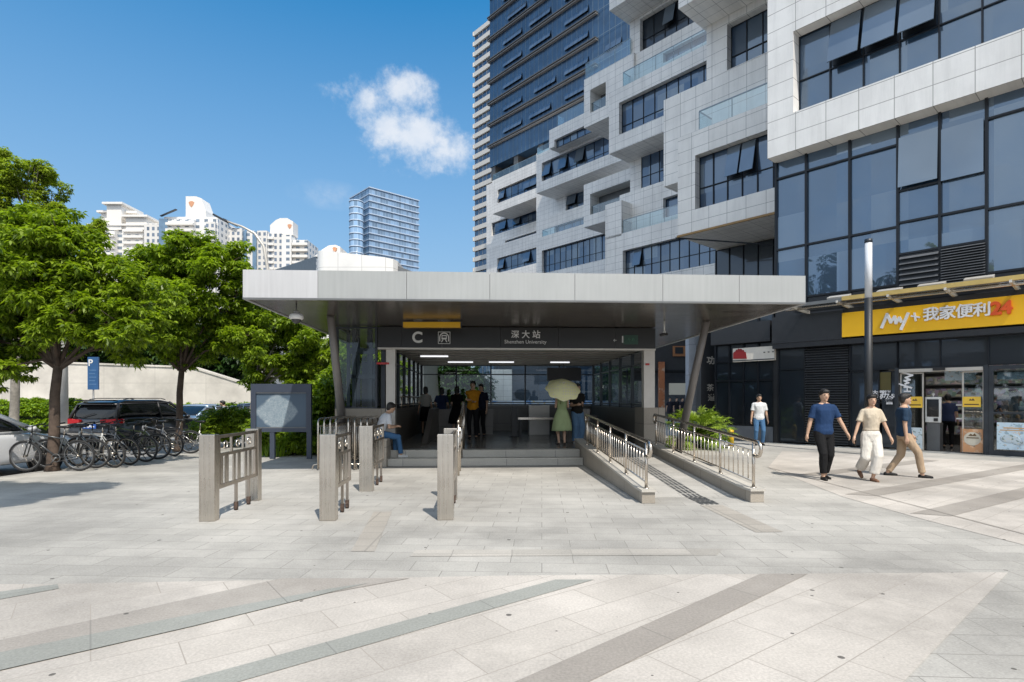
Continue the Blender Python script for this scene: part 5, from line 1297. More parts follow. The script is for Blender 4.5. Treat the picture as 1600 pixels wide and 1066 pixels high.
person('person in dark clothes directly behind the mustard orange T-shirt', at(752, 682, Z), R(160), 1.74, top_c=(.01, .014, .03), bot_c=(.012, .012, .014), vox=.013, hands=((-.24, .12, .86), (.3, .1, .85)), hair='short')
# seated person on the ledge beside the steps
a_, b_ = -3.0, SB + .28; wx, wy = SW(a_, b_)
person('seated person in white T-shirt and blue jeans on the stone ledge left of the steps', (wx, wy, .0), R(-62), 1.70, feet=((-.08, .44), (.12, .50)), lift=(.16, .17), hands=((-.10, .42, .92), (.14, .40, .92)), hip=.76, hipy=0, sit=True, lean=.42, top_c=(.66, .68, .72), bot_c=(.06, .15, .30), bottom='jeans', hair='short', shoe_c=(.7, .7, .68), headtilt=.35)
# bending man beyond the shrub, cook and shopper in the store, far pedestrians
person('man in pale grey shirt bending over beyond the dark shrub', (P(362, 0, 24)[0], 24, -.1), R(100), 1.70, lean=.55, top_c=(.45, .48, .55), bot_c=(.05, .06, .08), vox=.016, hands=((-.1, .45, 1.0), (.12, .45, .98)))
def inroom(px, v, z=.013): u = Uu(px, v); return (BX + .6615 * u + .75 * v, BY - .75 * u + .6615 * v, z)
person('shop worker in black bending over the counter behind the right window', inroom(1577, 1.55), BR + R(165), 1.66, lean=.35, top_c=(.012, .012, .012), bot_c=(.02, .02, .02), vox=.014, hands=((-.15, .42, 1.22), (.15, .42, 1.22)), hair='short', headtilt=.3)
person('shopper in dark blue vest seen through the open store door', inroom(1481, 1.6), BR + R(20), 1.70, top_c=(.04, .055, .12), bot_c=(.01, .01, .012), vox=.014)
for i, (px, Y, c, lb) in enumerate(((1047, 37, (.02, .02, .03), 'distant pedestrian in black, farthest left beyond the palm'), (1057, 39, (.015, .015, .02), 'distant pedestrian in dark clothes, middle of the far group'), (1066, 38, (.03, .03, .04), 'distant pedestrian in dark clothes right next to the raking column'), (1084, 33, (.45, .55, .66), 'distant pedestrian in pale blue shirt right of the raking column'))):
    person(lb, (P(px, 0, Y)[0], Y, 0), R(170 + 20 * i), 1.68, top_c=c, bot_c=(.02, .02, .03), vox=.022, feet=((-.1, -.1), (.1, .12)))
# dark umbrella of a far pedestrian
# parasol
def umbrella(name, label, c, axis, r, depth, mats, handle, n=8):
    T = thing(name, label, 'umbrella', c); ax = Vector(axis).normalized(); q = Vector((0, 0, 1)).rotation_difference(ax).to_matrix(); vs = []; fs = []; mi = []
    rg = [[] for _ in range(6)]; m = n * 4
    for i in range(6):
        t = (i + .001) / 5
        for k in range(m):
            a = 2 * pi * k / m; ribp = abs(((k % 4) / 4) - .5) * 2   # 1 on ribs
            rr = r * t * (1 - .10 * (1 - ribp) * t); z = -depth * t ** 1.9 + depth * .10 * (1 - ribp) * t
            rg[i].append(q @ Vector((rr * cos(a), rr * sin(a), z)))
    mb = MB(); mb.rings(rg, 0, True, False)
    mb.build('canopy', mats, T)
    m2 = MB(); m2.tube(q @ Vector((0, 0, .06)), q @ Vector((0, 0, -handle)), .008)
    for k in range(n):
        a = 2 * pi * k / n; m2.tube(q @ Vector((0, 0, -depth * 1.3)), q @ Vector((r * .5 * cos(a), r * .5 * sin(a), -depth * .28)), .003, n=4)
    m2.build('shaft', M['chrome'], T); return T
def para_mat():
    m, nt, b = new_mat('yellow_check_parasol'); co = coord(nt); f = nt.nodes.new('ShaderNodeTexWave'); f.inputs['Scale'].default_value = 5; f.inputs['Distortion'].default_value = 2.5; nt.links.new(co, f.inputs['Vector'])
    g_ = nt.nodes.new('ShaderNodeTexWave'); g_.bands_direction = 'Z'; g_.inputs['Scale'].default_value = 4; g_.inputs['Distortion'].default_value = 2; nt.links.new(co, g_.inputs['Vector'])
    c = mixc(nt, mth(nt, 'MULTIPLY', f.outputs['Fac'], g_.outputs['Fac']), (.80, .78, .40), (.72, .68, .60)); c = mixc(nt, ramp(nt, nz(nt, co, 5, 3), (0,) * 3, (1,) * 3, .5, .55), c, (.82, .80, .45)); nt.links.new(c, b.inputs['Base Color']); b.inputs['Roughness'].default_value = .7
    b.inputs['Emission Strength'].default_value = 0; return m
ux, uy, uz = P(881, 600, 14.75)
umbrella('parasol', 'pale yellow checked parasol held over the woman in the green dress', (ux, uy, uz), (.10, -.85, 1), .47, .20, para_mat(), .85)
ux, uy, uz = P(1103, 628, 30); umbrella('umbrella', 'black umbrella of a far pedestrian near the dark pillar', (ux, uy, uz + .3), (0, 0, 1), .55, .28, M['black'], .7)
person('distant pedestrian under a black umbrella near the dark pillar', (ux + .05, uy, 0), R(180), 1.66, top_c=(.03, .03, .04), bot_c=(.05, .05, .06), vox=.022)
# hall furniture on the right: screening table and barriers
T = thing('screening_table', 'long grey screening table with steel top beside the parasol', 'table', (SO.x, SO.y, .32), SR)
a0, b0 = S(*P(805, 0, 19)[:2]); a1 = S(*P(872, 0, 19)[:2])[0]
MB().box(a0 + .1, a1, b0, b0 + .06, .55, .62).build('table_top', M['chrome'], T)
for (x, y) in ((a0 + .15, b0 + .03), (a1 - .05, b0 + .03), (a0 + .15, b0 - .5), (a1 - .05, b0 - .5)): MB().box(x - .03, x + .03, y - .03, y + .03, 0, .55).build('leg', M['black'], T)
MB().box(a1 - .1, a1 + .55, b0 - 2.8, b0 - .6, 0, .95).build('cabinet', M['stone_dark'], T)
T = thing('retractable_barrier', 'black belt barrier post beside the screening table', 'barrier', (*SW(a0 - .05, b0 - .3), .32), SR)
MB().tube((0, 0, 0), (0, 0, .02), .16, n=18).build('base', M['black'], T); MB().box(-.09, .09, -.09, .09, .02, .98).build('post', M['black'], T)
T = thing('storage_box', 'low white stacked boxes behind the screening table', 'box', (*SW(a1 - .5, b0 + .9), .32), SR); MB().box(-.4, .3, -.2, .2, 0, 1.02).build('carton', M['post'], T)
# ---------------------------------------------------------------- trees, hedges, shrubs
rng = np.random.default_rng(11)
M['leaf_a'] = leafmat('broad_leaves', (.036, .082, .006), (.33, .44, .035), .44)
M['leaf_b'] = leafmat('broad_leaves_fresh', (.042, .092, .007), (.35, .47, .037), .44)
M['leaf_c'] = leafmat('dark_small_leaves', (.010, .030, .008), (.045, .10, .018), .25)
M['leaf_olive'] = leafmat('olive_small_leaves', (.07, .11, .014), (.42, .52, .06), .46)
M['leaf_hedge'] = leafmat('hedge_leaves', (.05, .12, .010), (.36, .50, .03), .35)
M['leaf_red'] = leafmat('reddish_hedge_leaves', (.05, .03, .012), (.13, .10, .03), .2)
M['bark'] = pm('brown_bark', (.085, .060, .045), .9, 0, .4, 6, .8, 30)
M['bark_pale'] = pm('pale_bark', (.24, .22, .19), .9, 0, .3, 6, .6, 30)
def leaf_mesh(name, mat, clumps, n, k=7, L=.14, W=.055, droop=.35, shell=.55, flat=.8, jitter=.25, tuft=0):
    """n sprigs spread through the clumps, each a rosette of k drooping leaves"""
    c = np.array([x[:3] for x in clumps], float); r = np.array([x[3] for x in clumps], float)
    if tuft:      # break every clump into branch-end tufts so that light and shadow fall between them
        cc = []; rr_ = []
        for q, s in zip(c, r):
            m = max(5, int(tuft * s * s)); e = rng.normal(size=(m, 3)); e /= np.linalg.norm(e, axis=1)[:, None]
            cc.append(q + e * s * (.22 + .85 * rng.random((m, 1)) ** .7) * np.array([1, 1, .85])); rr_.append((.20 + .16 * rng.random(m)) * (.75 + .25 * s))
        c = np.concatenate(cc); r = np.concatenate(rr_); shell, flat, jitter = .35, .62, .15
    wgt = r ** 2; wgt /= wgt.sum(); idx = rng.choice(len(c), n, p=wgt)
    d = rng.normal(size=(n, 3)); d /= np.linalg.norm(d, axis=1)[:, None]
    lump = 1 + jitter * np.sin(d[:, 0] * 5 + idx) * np.cos(d[:, 1] * 4 + idx * 2) + jitter * .6 * rng.normal(size=n)
    rad = (shell + (1 - shell) * rng.random(n) ** .5) * lump
    sp = c[idx] + d * rad[:, None] * r[idx][:, None] * np.array([1, 1, flat])
    sp = sp[(sp[:, 2] > .03)]; n = len(sp); d = d[:n]
    az = (np.arange(k) / k * 2 * np.pi)[None, :] + rng.random((n, 1)) * 6.28 + rng.normal(size=(n, k)) * .25
    dr = -droop + rng.normal(size=(n, k)) * .35 + .25 * np.maximum(0, d[:n, 2])[:, None]
    h = np.stack([np.cos(az) * np.cos(dr), np.sin(az) * np.cos(dr), np.sin(dr)], -1)
    h += d[:n, None, :] * .25; h /= np.linalg.norm(h, axis=2)[..., None]
    sd = np.cross(h, np.array([0, 0, 1.])); sd /= (np.linalg.norm(sd, axis=2)[..., None] + 1e-6)
    tw = rng.normal(size=(n, k, 1)) * .35; up = np.cross(sd, h); sd = sd * np.cos(tw) + up * np.sin(tw)
    ln = L * (.65 + .6 * rng.random((n, k, 1))); b = sp[:, None, :] + h * .012
    mid = b + h * ln * .5; tip = b + h * ln - np.array([0, 0, 1.]) * ln * .28
    V = np.stack([b, mid + sd * W * .5 * ln / L, tip, mid - sd * W * .5 * ln / L], 2).reshape(-1, 3)
    N = n * k; me = bpy.data.meshes.new(name); me.vertices.add(N * 4); me.vertices.foreach_set('co', V.astype(np.float32).ravel())
    me.loops.add(N * 4); me.loops.foreach_set('vertex_index', np.arange(N * 4, dtype=np.int32))
    me.polygons.add(N); me.polygons.foreach_set('loop_start', np.arange(0, N * 4, 4, dtype=np.int32)); me.polygons.foreach_set('loop_total', np.full(N, 4, np.int32))
    me.materials.append(mat); me.update(calc_edges=True); return me
def leaf_obj(name, parent, *a, **k):
    o = bpy.data.objects.new(name, leaf_mesh(name, *a, **k)); COL.objects.link(o); o.parent = parent; return o
def tree(label, base, clumps, n, leaf, bark, tr, fork, lean=(0, 0), L=.14, W=.055, name='street_tree', group=None, **kw):
    T = thing(name, label, 'tree', base, 0, group); mb = MB(); X, Y, Z = base
    cl = [(c[0] - X, c[1] - Y, c[2] - Z, c[3]) for c in clumps]
    pts = [(0, 0, 0), (.0, 0, .12), (lean[0] * .2 + .03, 0, fork * .35), (lean[0] * .6 - .02, lean[1] * .5, fork * .7), (lean[0], lean[1], fork)]
    mb.path(pts, [tr * 1.5, tr * 1.1, tr, tr * .9, tr * .8], 12)
    top = Vector(pts[-1])
    for c in cl:
        e = Vector(c[:3]); m1 = top.lerp(e, .4) + Vector((random.uniform(-.15, .15), random.uniform(-.15, .15), .12))
        mb.path([top - Vector((0, 0, .15)), m1, e], [tr * .5, tr * .3, tr * .1], 7)
        for q in range(4):
            v = Vector((random.uniform(-1, 1), random.uniform(-1, 1), random.uniform(-.5, .9))) * c[3] * .75
            mb.path([m1.lerp(e, .6), e.lerp(e + v, .5), e + v], [tr * .16, tr * .1, tr * .04], 5)
    mb.build('trunk', bark, T); leaf_obj('crown', T, leaf, cl, n, L=L, W=W, **kw); return T
def C(px, py, Y, r, dy=0.0): p = P(px, py, Y); return (p[0], p[1] + dy, p[2], r)
Y1 = 12.3; t1 = G(82, 736)
cl = [C(20, 375, Y1, .85, .5), C(95, 378, Y1, .75), C(150, 430, Y1, .8, .3), C(70, 440, Y1, 1.0, -.3), C(0, 455, Y1, 1.1, .4), C(120, 500, Y1, .8, -.5), C(40, 510, Y1, .75, .5), C(-70, 430, Y1, 1.3, .6), C(200, 470, Y1, .75, .2), C(215, 520, Y1, .6, -.2), C(-20, 530, Y1, .8), C(42, 578, Y1, .26, -.6), C(165, 540, Y1, .45, .4), C(60, 350, Y1, .6, .2), C(5, 575, Y1, .45)]
tree('broad-leaved tree with thick brown trunk among the bicycles, farthest left', (t1[0], t1[1], 0), cl, 10500, M['leaf_a'], M['bark'], .105, 2.35, (.05, .1), L=.125, W=.055, tuft=34)
Y2 = 16.9; t2 = ((278 - 800) / F * Y2, Y2)
cl = [C(300, 412, Y2, .95), C(345, 430, Y2, .8, -.4), C(250, 425, Y2, .95, .4), C(350, 398, Y2, .6, .4), C(228, 480, Y2, 1.0, -.3), C(300, 490, Y2, 1.2, -.5), C(362, 480, Y2, .95, .3), C(270, 540, Y2, .65, .2), C(340, 532, Y2, .8, .5), C(390, 440, Y2, .45), C(378, 530, Y2, .6), C(320, 385, Y2, .5), C(215, 415, Y2, .5), C(185, 500, Y2, .8)]
tree('round-crowned tree with slim brown trunk beside the black parked car', (t2[0], t2[1], 0), cl, 10500, M['leaf_b'], M['bark'], .095, 2.5, (.12, 0), L=.135, W=.060, tuft=34)
Y3 = 20
cl = [C(15, 268, Y3, .75), C(60, 265, Y3, .35), C(45, 345, Y3, 1.0), C(-10, 300, Y3, 1.25), C(40, 285, Y3, .8), C(72, 300, Y3, .55, .4), C(20, 340, Y3, 1.2), C(92, 330, Y3, .3), C(-60, 340, Y3, 1.5), C(150, 352, Y3, .28), C(60, 370, Y3, 1.0, .5), C(-10, 250, Y3, .5), C(120, 360, Y3, .4)]
tree('taller airy tree with small olive leaves rising above the left edge', ((20 - 800) / F * Y3, Y3, -.1), cl, 11500, M['leaf_olive'], M['bark_pale'], .14, 4.2, (.2, 0), L=.10, W=.045, tuft=16)
Y4 = 22.5
cl = [C(410, 500, Y4, 1.1), C(450, 490, Y4, 1.0, .4), C(478, 525, Y4, 1.0, -.3), C(415, 545, Y4, 1.2, .2), C(455, 575, Y4, 1.0), C(500, 560, Y4, 1.0, .3), C(395, 590, Y4, .7), C(430, 460, Y4, .8)]
tree('tree with pale trunk behind the map board', ((387 - 800) / F * Y4, Y4, -.1), cl, 6500, M['leaf_a'], M['bark_pale'], .11, 2.2, (.4, 0), L=.16, W=.07, tuft=20)
Y5 = 25
cl = [C(530, 545, Y5, 1.2), C(560, 585, Y5, 1.2), C(520, 600, Y5, 1.1), C(570, 545, Y5, 1.2), C(500, 580, Y5, 1.1), C(545, 520, Y5, .9), C(600, 570, Y5, 1.3), C(590, 610, Y5, 1.2), C(480, 610, Y5, .9)]
tree('leafy tree between the map board and the glass lift box', ((545 - 800) / F * Y5, Y5, -.1), cl, 7000, M['leaf_b'], M['bark'], .12, 1.8, L=.18, W=.08, tuft=20)
for i, (px, ccs, Y, lb) in enumerate(((330, [(330, 545, 2.2), (370, 540, 2.0), (290, 540, 2.0), (350, 575, 1.5)], 38, 'dark tree rising behind the concrete wall, nearest the lamp arm'),
        (225, [(225, 520, 2.6), (190, 540, 2.2), (255, 535, 2.4), (215, 480, 2.2)], 38, 'dark tree behind the concrete wall between the two street trees'),
        (120, [(120, 500, 2.6), (80, 530, 2.4), (150, 520, 2.2), (60, 490, 2.5)], 38, 'dark tree behind the concrete wall over the blue parking sign'),
        (20, [(20, 520, 2.6), (-40, 500, 2.6), (60, 540, 2.0)], 38, 'dark tree behind the concrete wall at the left edge'))):
    tree(lb, ((px - 800) / F * Y, Y, -.1), [C(a, b, Y, r) for a, b, r in ccs], 4200, M['leaf_c'], M['bark'], .2, 3.5, L=.30, W=.15, name='background_tree', group='dark trees behind the wall')
# tall tree just outside the left of the picture: it throws the leaf shadow on the paving; and trees mirrored in the shop glass
tree('tall tree just outside the left edge throwing leaf shadow on the paving', (-8.3, 3.6, 0), [(-5.9, 4.5, 8.3, 1.1), (-5.2, 4.3, 8.9, .7), (-6.9, 4.3, 8.0, 1.2), (-6.2, 5.0, 7.6, .8), (-7.8, 3.9, 8.8, 1.3)], 3000, M['leaf_a'], M['bark'], .16, 5.5, L=.15, W=.062, tuft=20)
for i, (x, y, hh) in enumerate(((-36, -16, 14), (-30, -23, 16), (-43, -9, 15), (-25, -31, 14), (-48, -2, 16), (-53, 5, 14), (-20, -38, 15))):
    tree('tree across the plaza mirrored in the shop glass, number %s along the row' % ('one', 'two', 'three', 'four', 'five', 'six', 'seven')[i], (x, y, 0), [(x, y, hh - 3, 3.2), (x + 2, y + 1, hh - 6, 3.2), (x - 2, y - 1.5, hh - 6, 3.2), (x + 1, y + 2.5, hh - 9, 2.8), (x - 1, y - 3, hh - 9, 2.8)], 2600, M['leaf_c'], M['bark'], .25, 4, L=.4, W=.2, name='background_tree', group='trees mirrored in the shop glass')
# trees far behind the station, seen through its back windows
for i, (px, py, Y, r) in enumerate(((690, 590, 46, 2.2), (722, 594, 46, 1.8))):
    tree(['rounded tree seen through the left end of the back windows', 'second rounded tree seen through the back windows'][i], ((px - 800) / F * Y, Y, -.1), [C(px, py, Y, r), C(px + 18, py + 14, Y, r * .8), C(px - 18, py + 12, Y, r * .8)], 1800, M['leaf_c'], M['bark'], .2, 1.8, L=.3, W=.15, name='background_tree')
# shrubs
def shrub(label, clumps, n, leaf, L=.11, W=.06, name='shrub', cat='shrub', **kw):
    X, Y = clumps[0][0], clumps[0][1]; T = thing(name, label, cat, (X, Y, -.1)); cl = [(c[0] - X, c[1] - Y, c[2] + .1, c[3]) for c in clumps]
    mb = MB()
    for c in cl: mb.path([(c[0] * .7, c[1] * .7, 0), (c[0] * .9, c[1] * .9, c[2] * .5), c[:3]], [.035, .025, .01], 6)
    mb.build('stems', M['bark'], T); leaf_obj('foliage', T, leaf, cl, n, L=L, W=W, **kw); return T
YS_ = 17.5
shrub('bright green bushy shrub rising between the map board and the raking column', [C(520, 620, YS_, .75), C(560, 610, YS_ + 1, .8), C(500, 640, YS_, .55), C(545, 645, YS_, .6), C(575, 640, YS_ + 1, .6), C(530, 590, YS_ + 1.5, .6)], 3800, M['leaf_b'], .13, .06)
shrub('low shrub filling the bed under the map board', [C(450, 672, 16.4, .5), C(480, 680, 16, .45), C(425, 680, 16.2, .45), C(460, 690, 15.8, .35), C(500, 690, 16, .4), C(410, 668, 17, .4)], 3400, M['leaf_b'], .11, .05, jitter=.35)
shrub('dark green rounded shrub left of the map board', [C(352, 662, 18.5, .65), C(335, 668, 18.5, .5), C(375, 660, 19, .55), C(318, 668, 19, .4)], 3000, M['leaf_a'], .09, .045)
# grass tufts
T = thing('grass_tuft', 'bright long-bladed grass tuft at the foot of the map board', 'plant', (*G(424, 713), 0)); mb = MB()
for i in range(240):
    a = random.uniform(0, 6.28); r_ = random.uniform(0, .45); x, y = r_ * cos(a) * 1.2, r_ * sin(a) * .6; h = random.uniform(.15, .42); l = random.uniform(.05, .28); w_ = .008
    q = Vector((cos(a), sin(a), 0)); s = Vector((-q.y, q.x, 0)) * w_; b0 = Vector((x, y, 0)); m1 = b0 + q * l * .35 + Vector((0, 0, h * .75)); t_ = b0 + q * l + Vector((0, 0, h))
    mb.add([b0 - s, b0 + s, m1 + s, m1 - s, t_], [(0, 1, 2, 3), (3, 2, 4)])
mb.build('blades', M['leaf_hedge'], T)
# hedges: box-shaped foliage
def hedge(label, x0, x1, Y, dep, z0, z1, n, leaf=None, L=.10, W=.055, name='hedge', red=0):
    X = (x0 + x1) / 2; T = thing(name, label, 'hedge', (X, Y, -.1)); w_ = (x1 - x0) / 2
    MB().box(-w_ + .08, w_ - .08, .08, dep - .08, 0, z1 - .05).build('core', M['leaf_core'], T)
    cl = []
    nn = max(3, int((x1 - x0) / .35))
    for i in range(nn):
        x = -w_ + (i + .5) * (2 * w_) / nn
        for (yy, zz, r) in ((.12, (z1) * .35, .26), (.12, z1 * .8, .27), (dep * .5, z1 - .05 + random.uniform(-.05, .09), .27)): cl.append((x + random.uniform(-.1, .1), yy, zz + random.uniform(-.06, .06), r))
    leaf_obj('foliage', T, leaf or M['leaf_hedge'], cl, n, L=L, W=W, k=6, shell=.75, jitter=.3); return T
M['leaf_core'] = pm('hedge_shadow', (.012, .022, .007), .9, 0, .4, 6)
Yh = 27.5
hedge('bright clipped hedge along the far side of the lane, left of the black car', P(-60, 0, Yh)[0], P(103, 0, Yh)[0], Yh, 1.6, -.1, 1.42, 7000, L=.13, W=.08)
hedge('low bright hedge along the foot of the wall behind the cars', P(105, 0, 31)[0], P(395, 0, 31)[0], 31, 1.2, -.1, 1.18, 7500, L=.16, W=.09)
hedge('reddish low hedge between the clipped hedge and the black car', P(98, 0, 29)[0], P(140, 0, 29)[0], 29, 1.0, -.1, 1.15, 1500, M['leaf_red'])
# palm in the planter
px_, Yp = 1090, 18.2; xp = (px_ - 800) / F * Yp
T = thing('potted_palm', 'bushy fan-leaved palm behind the right ramp rail', 'palm', (xp, Yp, 0)); mb = MB()
mb.rings([[(r * cos(2 * pi * k / 18), r * sin(2 * pi * k / 18), z) for k in range(18)] for r, z in ((.26, 0), (.34, .42), (.36, .44), (.32, .44))]); mb.build('pot', pm('dark_pot', (.03, .03, .03), .6), T)
mb = MB(); sm_ = MB()
for i in range(105):
    a = random.uniform(0, 6.28); el = random.uniform(-.15, 1.3); ln = random.uniform(.6, 1.12)
    d = Vector((cos(a) * cos(el), sin(a) * cos(el), sin(el))); b0 = Vector((random.uniform(-.1, .1), random.uniform(-.1, .1), .45)); tip = b0 + d * ln - Vector((0, 0, .28 * ln * ln))
    sm_.path([b0, b0.lerp(tip, .55) + Vector((0, 0, .06)), tip], [.012, .009, .005], 5)
    dd = (tip - b0).normalized(); sdv = dd.cross(Vector((0, 0, 1))).normalized(); upv = sdv.cross(dd)
    for j in range(13):   # fan of narrow segments
        t = (j / 12 - .5) * 2.5; l2 = random.uniform(.30, .46) * (1 - abs(t) * .18); q = (dd * cos(t) + sdv * sin(t)); w2 = sdv * cos(t) - dd * sin(t)
        e = tip + q * l2 + Vector((0, 0, -.10 - .05 * abs(t))); m1 = tip + q * l2 * .5
        mb.add([tip, m1 + w2 * .022, e, m1 - w2 * .022], [(0, 1, 2, 3)])
sm_.build('stems', M['leaf_a'], T); mb.build('fronds', M['leaf_b2'] if 'leaf_b2' in M else leafmat('palm_fronds', (.07, .13, .012), (.38, .50, .08), .4), T)

# ---------------------------------------------------------------- wall, poles, signs on the left
M['conc'] = tiled('pale_concrete_wall', (.60, .56, .50), (.70, .66, .60), (.46, .43, .39), 3.0, 1.3, .012, 0, 0, .8, .35, speck=.03, slabk=.3)
WL = thing('concrete_wall', 'long pale concrete retaining wall sloping down to the right behind the hedge', 'wall', (0, 33.5, -.1)); yw = 33.5
def wp(px, py): p = P(px, py, yw); return (p[0], p[2] + .1)
mb = MB(); mb.prism_xz([(wp(-700, 560)[0], 0), wp(-700, 540), wp(300, 575), wp(396, 605), (wp(396, 605)[0], 0)], 0, .5); mb.build('wall_face', M['conc'], WL)
mb = MB(); a, b = wp(-700, 540), wp(300, 575); c = wp(396, 605)
mb.bar((a[0], .25, a[1] + .04), (b[0], .25, b[1] + .04), .62, .1); mb.bar((b[0], .25, b[1] + .04), (c[0], .25, c[1] + .04), .62, .1); mb.build('wall_coping', M['conc'], WL)
xpz = P(97, 635, 27)
T = thing('concrete_pole', 'thick pale concrete pole standing in the hedge behind the left tree trunk', 'pole', (xpz[0], 27, -.1)); MB().path([(0, 0, 0), (0, 0, 9.5)], [.26, .17], 20).build('shaft', pm('pole_concrete', (.50, .49, .47), .8, 0, .1, 3, .2), T)
mb = MB(); mb.tube((0, 0, 0), (0, 0, .45), .34, n=20); mb.build('footing', M['conc'], T)
x, y, z = P(146, 609, 26)
T = thing('parking_sign', 'upright blue parking sign with white P in front of the concrete wall', 'sign', (x, 26, -.1))
zt, zb = P(0, 558, 26)[2] + .1, z + .1; mb = MB(); mb.box(-.24, .24, -.04, .04, zb, zt); o = mb.build('sign_board', pm('sign_blue', (.03, .10, .24), .4, 0, .1), T)
MB().tube((0, 0, 0), (0, 0, zb), .035).build('pole', M['grey_metal'], T)
text_part('P', .42, M['glyph'], o, 'lettering', T_((-.1, -.05, zt - .28)), .004, .008)
mb = MB()
for k in range(5): mb.box(-.16, .16 - .06 * (k % 2), -.046, -.0405, zt - .62 - k * .16, zt - .585 - k * .16)
mb.build('printed_line', pm('faint_blue_print', (.10, .2, .36), .5), o)
# street lamp whose arm shows above the trees
YL = 27; xl = (424 - 800) / F * YL
T = thing('street_lamp', 'tall pale street lamp with long curved arm and dark flat head above the trees', 'street lamp', (xl, YL, -.1)); zz = lambda py: P(0, py, YL)[2] + .1; xx = lambda px: (px - 424) / F * YL
MB().path([(0, 0, 0), (0, 0, zz(520)), (xx(420), 0, zz(430)), (xx(412), 0, zz(385)), (xx(398), 0, zz(365)), (xx(378), 0, zz(354)), (xx(352), 0, zz(345))], [.12, .10, .08, .07, .06, .05, .045], 12).build('pole', M['post'], T)
mb = MB(); mb.obox((xx(345), 0, zz(341.5)), (.72, .3, .09), (0, R(28), 0)); mb.build('lamp_head', M['dark_metal'], T, bevel=.02)
# lamp post in front of the store
xq = (1357 - 800) / F * 15.9
T = thing('lamp_post', 'slim round lamp post, white light tube above and dark grey below, before the yellow sign', 'lamp post', (xq, 15.9, 0)); ztop = P(0, 374, 15.9)[2]; zmid = P(0, 466, 15.9)[2]
MB().tube((0, 0, 0.02), (0, 0, zmid), .098, n=24).build('shaft', pm('dark_grey_shaft', (.022, .024, .027), .5, .1, .05), T); MB().tube((0, 0, zmid + .003), (0, 0, ztop - .1), .092, n=24).build('light_tube', pm('opal_tube', (.60, .62, .65), .3, 0, .02), T)
MB().tube((0, 0, ztop - .098), (0, 0, ztop), .098, n=24).build('cap', M['dark_metal'], T); MB().tube((0, 0, 0), (0, 0, .02), .2, n=24).build('base_plate', M['grey_metal'], T)
# striped bollard
xb, yb_ = G(1142, 697)
T = thing('bollard', 'short yellow bollard with black rings beyond the right ramp rail', 'bollard', (xb, yb_, 0)); yel = pm('bollard_yellow', (.80, .46, .01), .4, 0, .05)
mb = MB(); H = .55; mb.rings([[(r * cos(2 * pi * k / 20), r * sin(2 * pi * k / 20), z) for k in range(20)] for r, z in ((.095, 0), (.095, H - .06), (.075, H - .01), (.03, H + .01))]); mb.build('body', yel, T)
for z in (.30, .375, .45): MB().tube((0, 0, z), (0, 0, z + .028), .098, n=20).build('black_ring', M['black'], T)
MB().tube((0, 0, .03), (0, 0, .06), .098, n=20).build('black_ring', M['black'], T)

# ---------------------------------------------------------------- far buildings
def facade_mat(name, wall, win, fw, fh, ww, wh, var=.3, u0=0, rough=.6):
    """wall with procedural window openings: cell fw x fh, opening ww x wh of the cell"""
    m, nt, b = new_mat(name); co = coord(nt, 'UV'); sp = nt.nodes.new('ShaderNodeSeparateXYZ'); nt.links.new(co, sp.inputs[0])
    fx = mth(nt, 'FRACT', mth(nt, 'DIVIDE', sp.outputs[0], fw)); fz_ = mth(nt, 'FRACT', mth(nt, 'DIVIDE', sp.outputs[1], fh))
    inx = mth(nt, 'LESS_THAN', mth(nt, 'ABSOLUTE', mth(nt, 'SUBTRACT', fx, .5)), ww / 2); inz = mth(nt, 'LESS_THAN', mth(nt, 'ABSOLUTE', mth(nt, 'SUBTRACT', fz_, .5)), wh / 2)
    k = mth(nt, 'MULTIPLY', inx, inz)
    cell = nt.nodes.new('ShaderNodeTexWhiteNoise'); cell.noise_dimensions = '2D'; cb_ = nt.nodes.new('ShaderNodeCombineXYZ')
    nt.links.new(mth(nt, 'FLOOR', mth(nt, 'DIVIDE', sp.outputs[0], fw)), cb_.inputs[0]); nt.links.new(mth(nt, 'FLOOR', mth(nt, 'DIVIDE', sp.outputs[1], fh)), cb_.inputs[1]); nt.links.new(cb_.outputs[0], cell.inputs['Vector'])
    wc = mixc(nt, cell.outputs['Value'], tuple(c * (1 - var) for c in win), tuple(c * (1 + var) for c in win))
    wl_ = mixc(nt, nz(nt, co, .15, 3), tuple(c * .94 for c in wall), tuple(min(1, c * 1.04) for c in wall))
    nt.links.new(mixc(nt, k, wl_, wc), b.inputs['Base Color']); nt.links.new(mth(nt, 'MULTIPLY_ADD', k, .15 - rough, rough), b.inputs['Roughness']); return m
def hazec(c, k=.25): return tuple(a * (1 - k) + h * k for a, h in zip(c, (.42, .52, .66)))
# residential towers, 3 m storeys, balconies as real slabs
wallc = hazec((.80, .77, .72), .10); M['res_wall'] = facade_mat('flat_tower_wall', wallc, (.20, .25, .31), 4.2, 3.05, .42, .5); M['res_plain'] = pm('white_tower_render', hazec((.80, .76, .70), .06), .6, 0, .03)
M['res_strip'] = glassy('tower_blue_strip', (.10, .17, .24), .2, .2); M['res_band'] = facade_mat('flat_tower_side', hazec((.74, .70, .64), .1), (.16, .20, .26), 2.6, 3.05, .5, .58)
YR = 285.0
def rt(px, py): p = P(px, py, YR); return p[0], p[2]
def respart(T, x0, x1, zt, y0, dep, mat, name='wall_block'): return MB().box(x0, x1, y0, y0 + dep, 0, zt).build(name, mat, T)
def balcs(T, x0, x1, y, zt, n, d=1.4):
    for i in range(n):
        z = zt - 3.05 * (i + 1); MB().box(x0, x1, y - d, y - .002, z, z + 1.25).build('balcony', M['res_plain'], T)
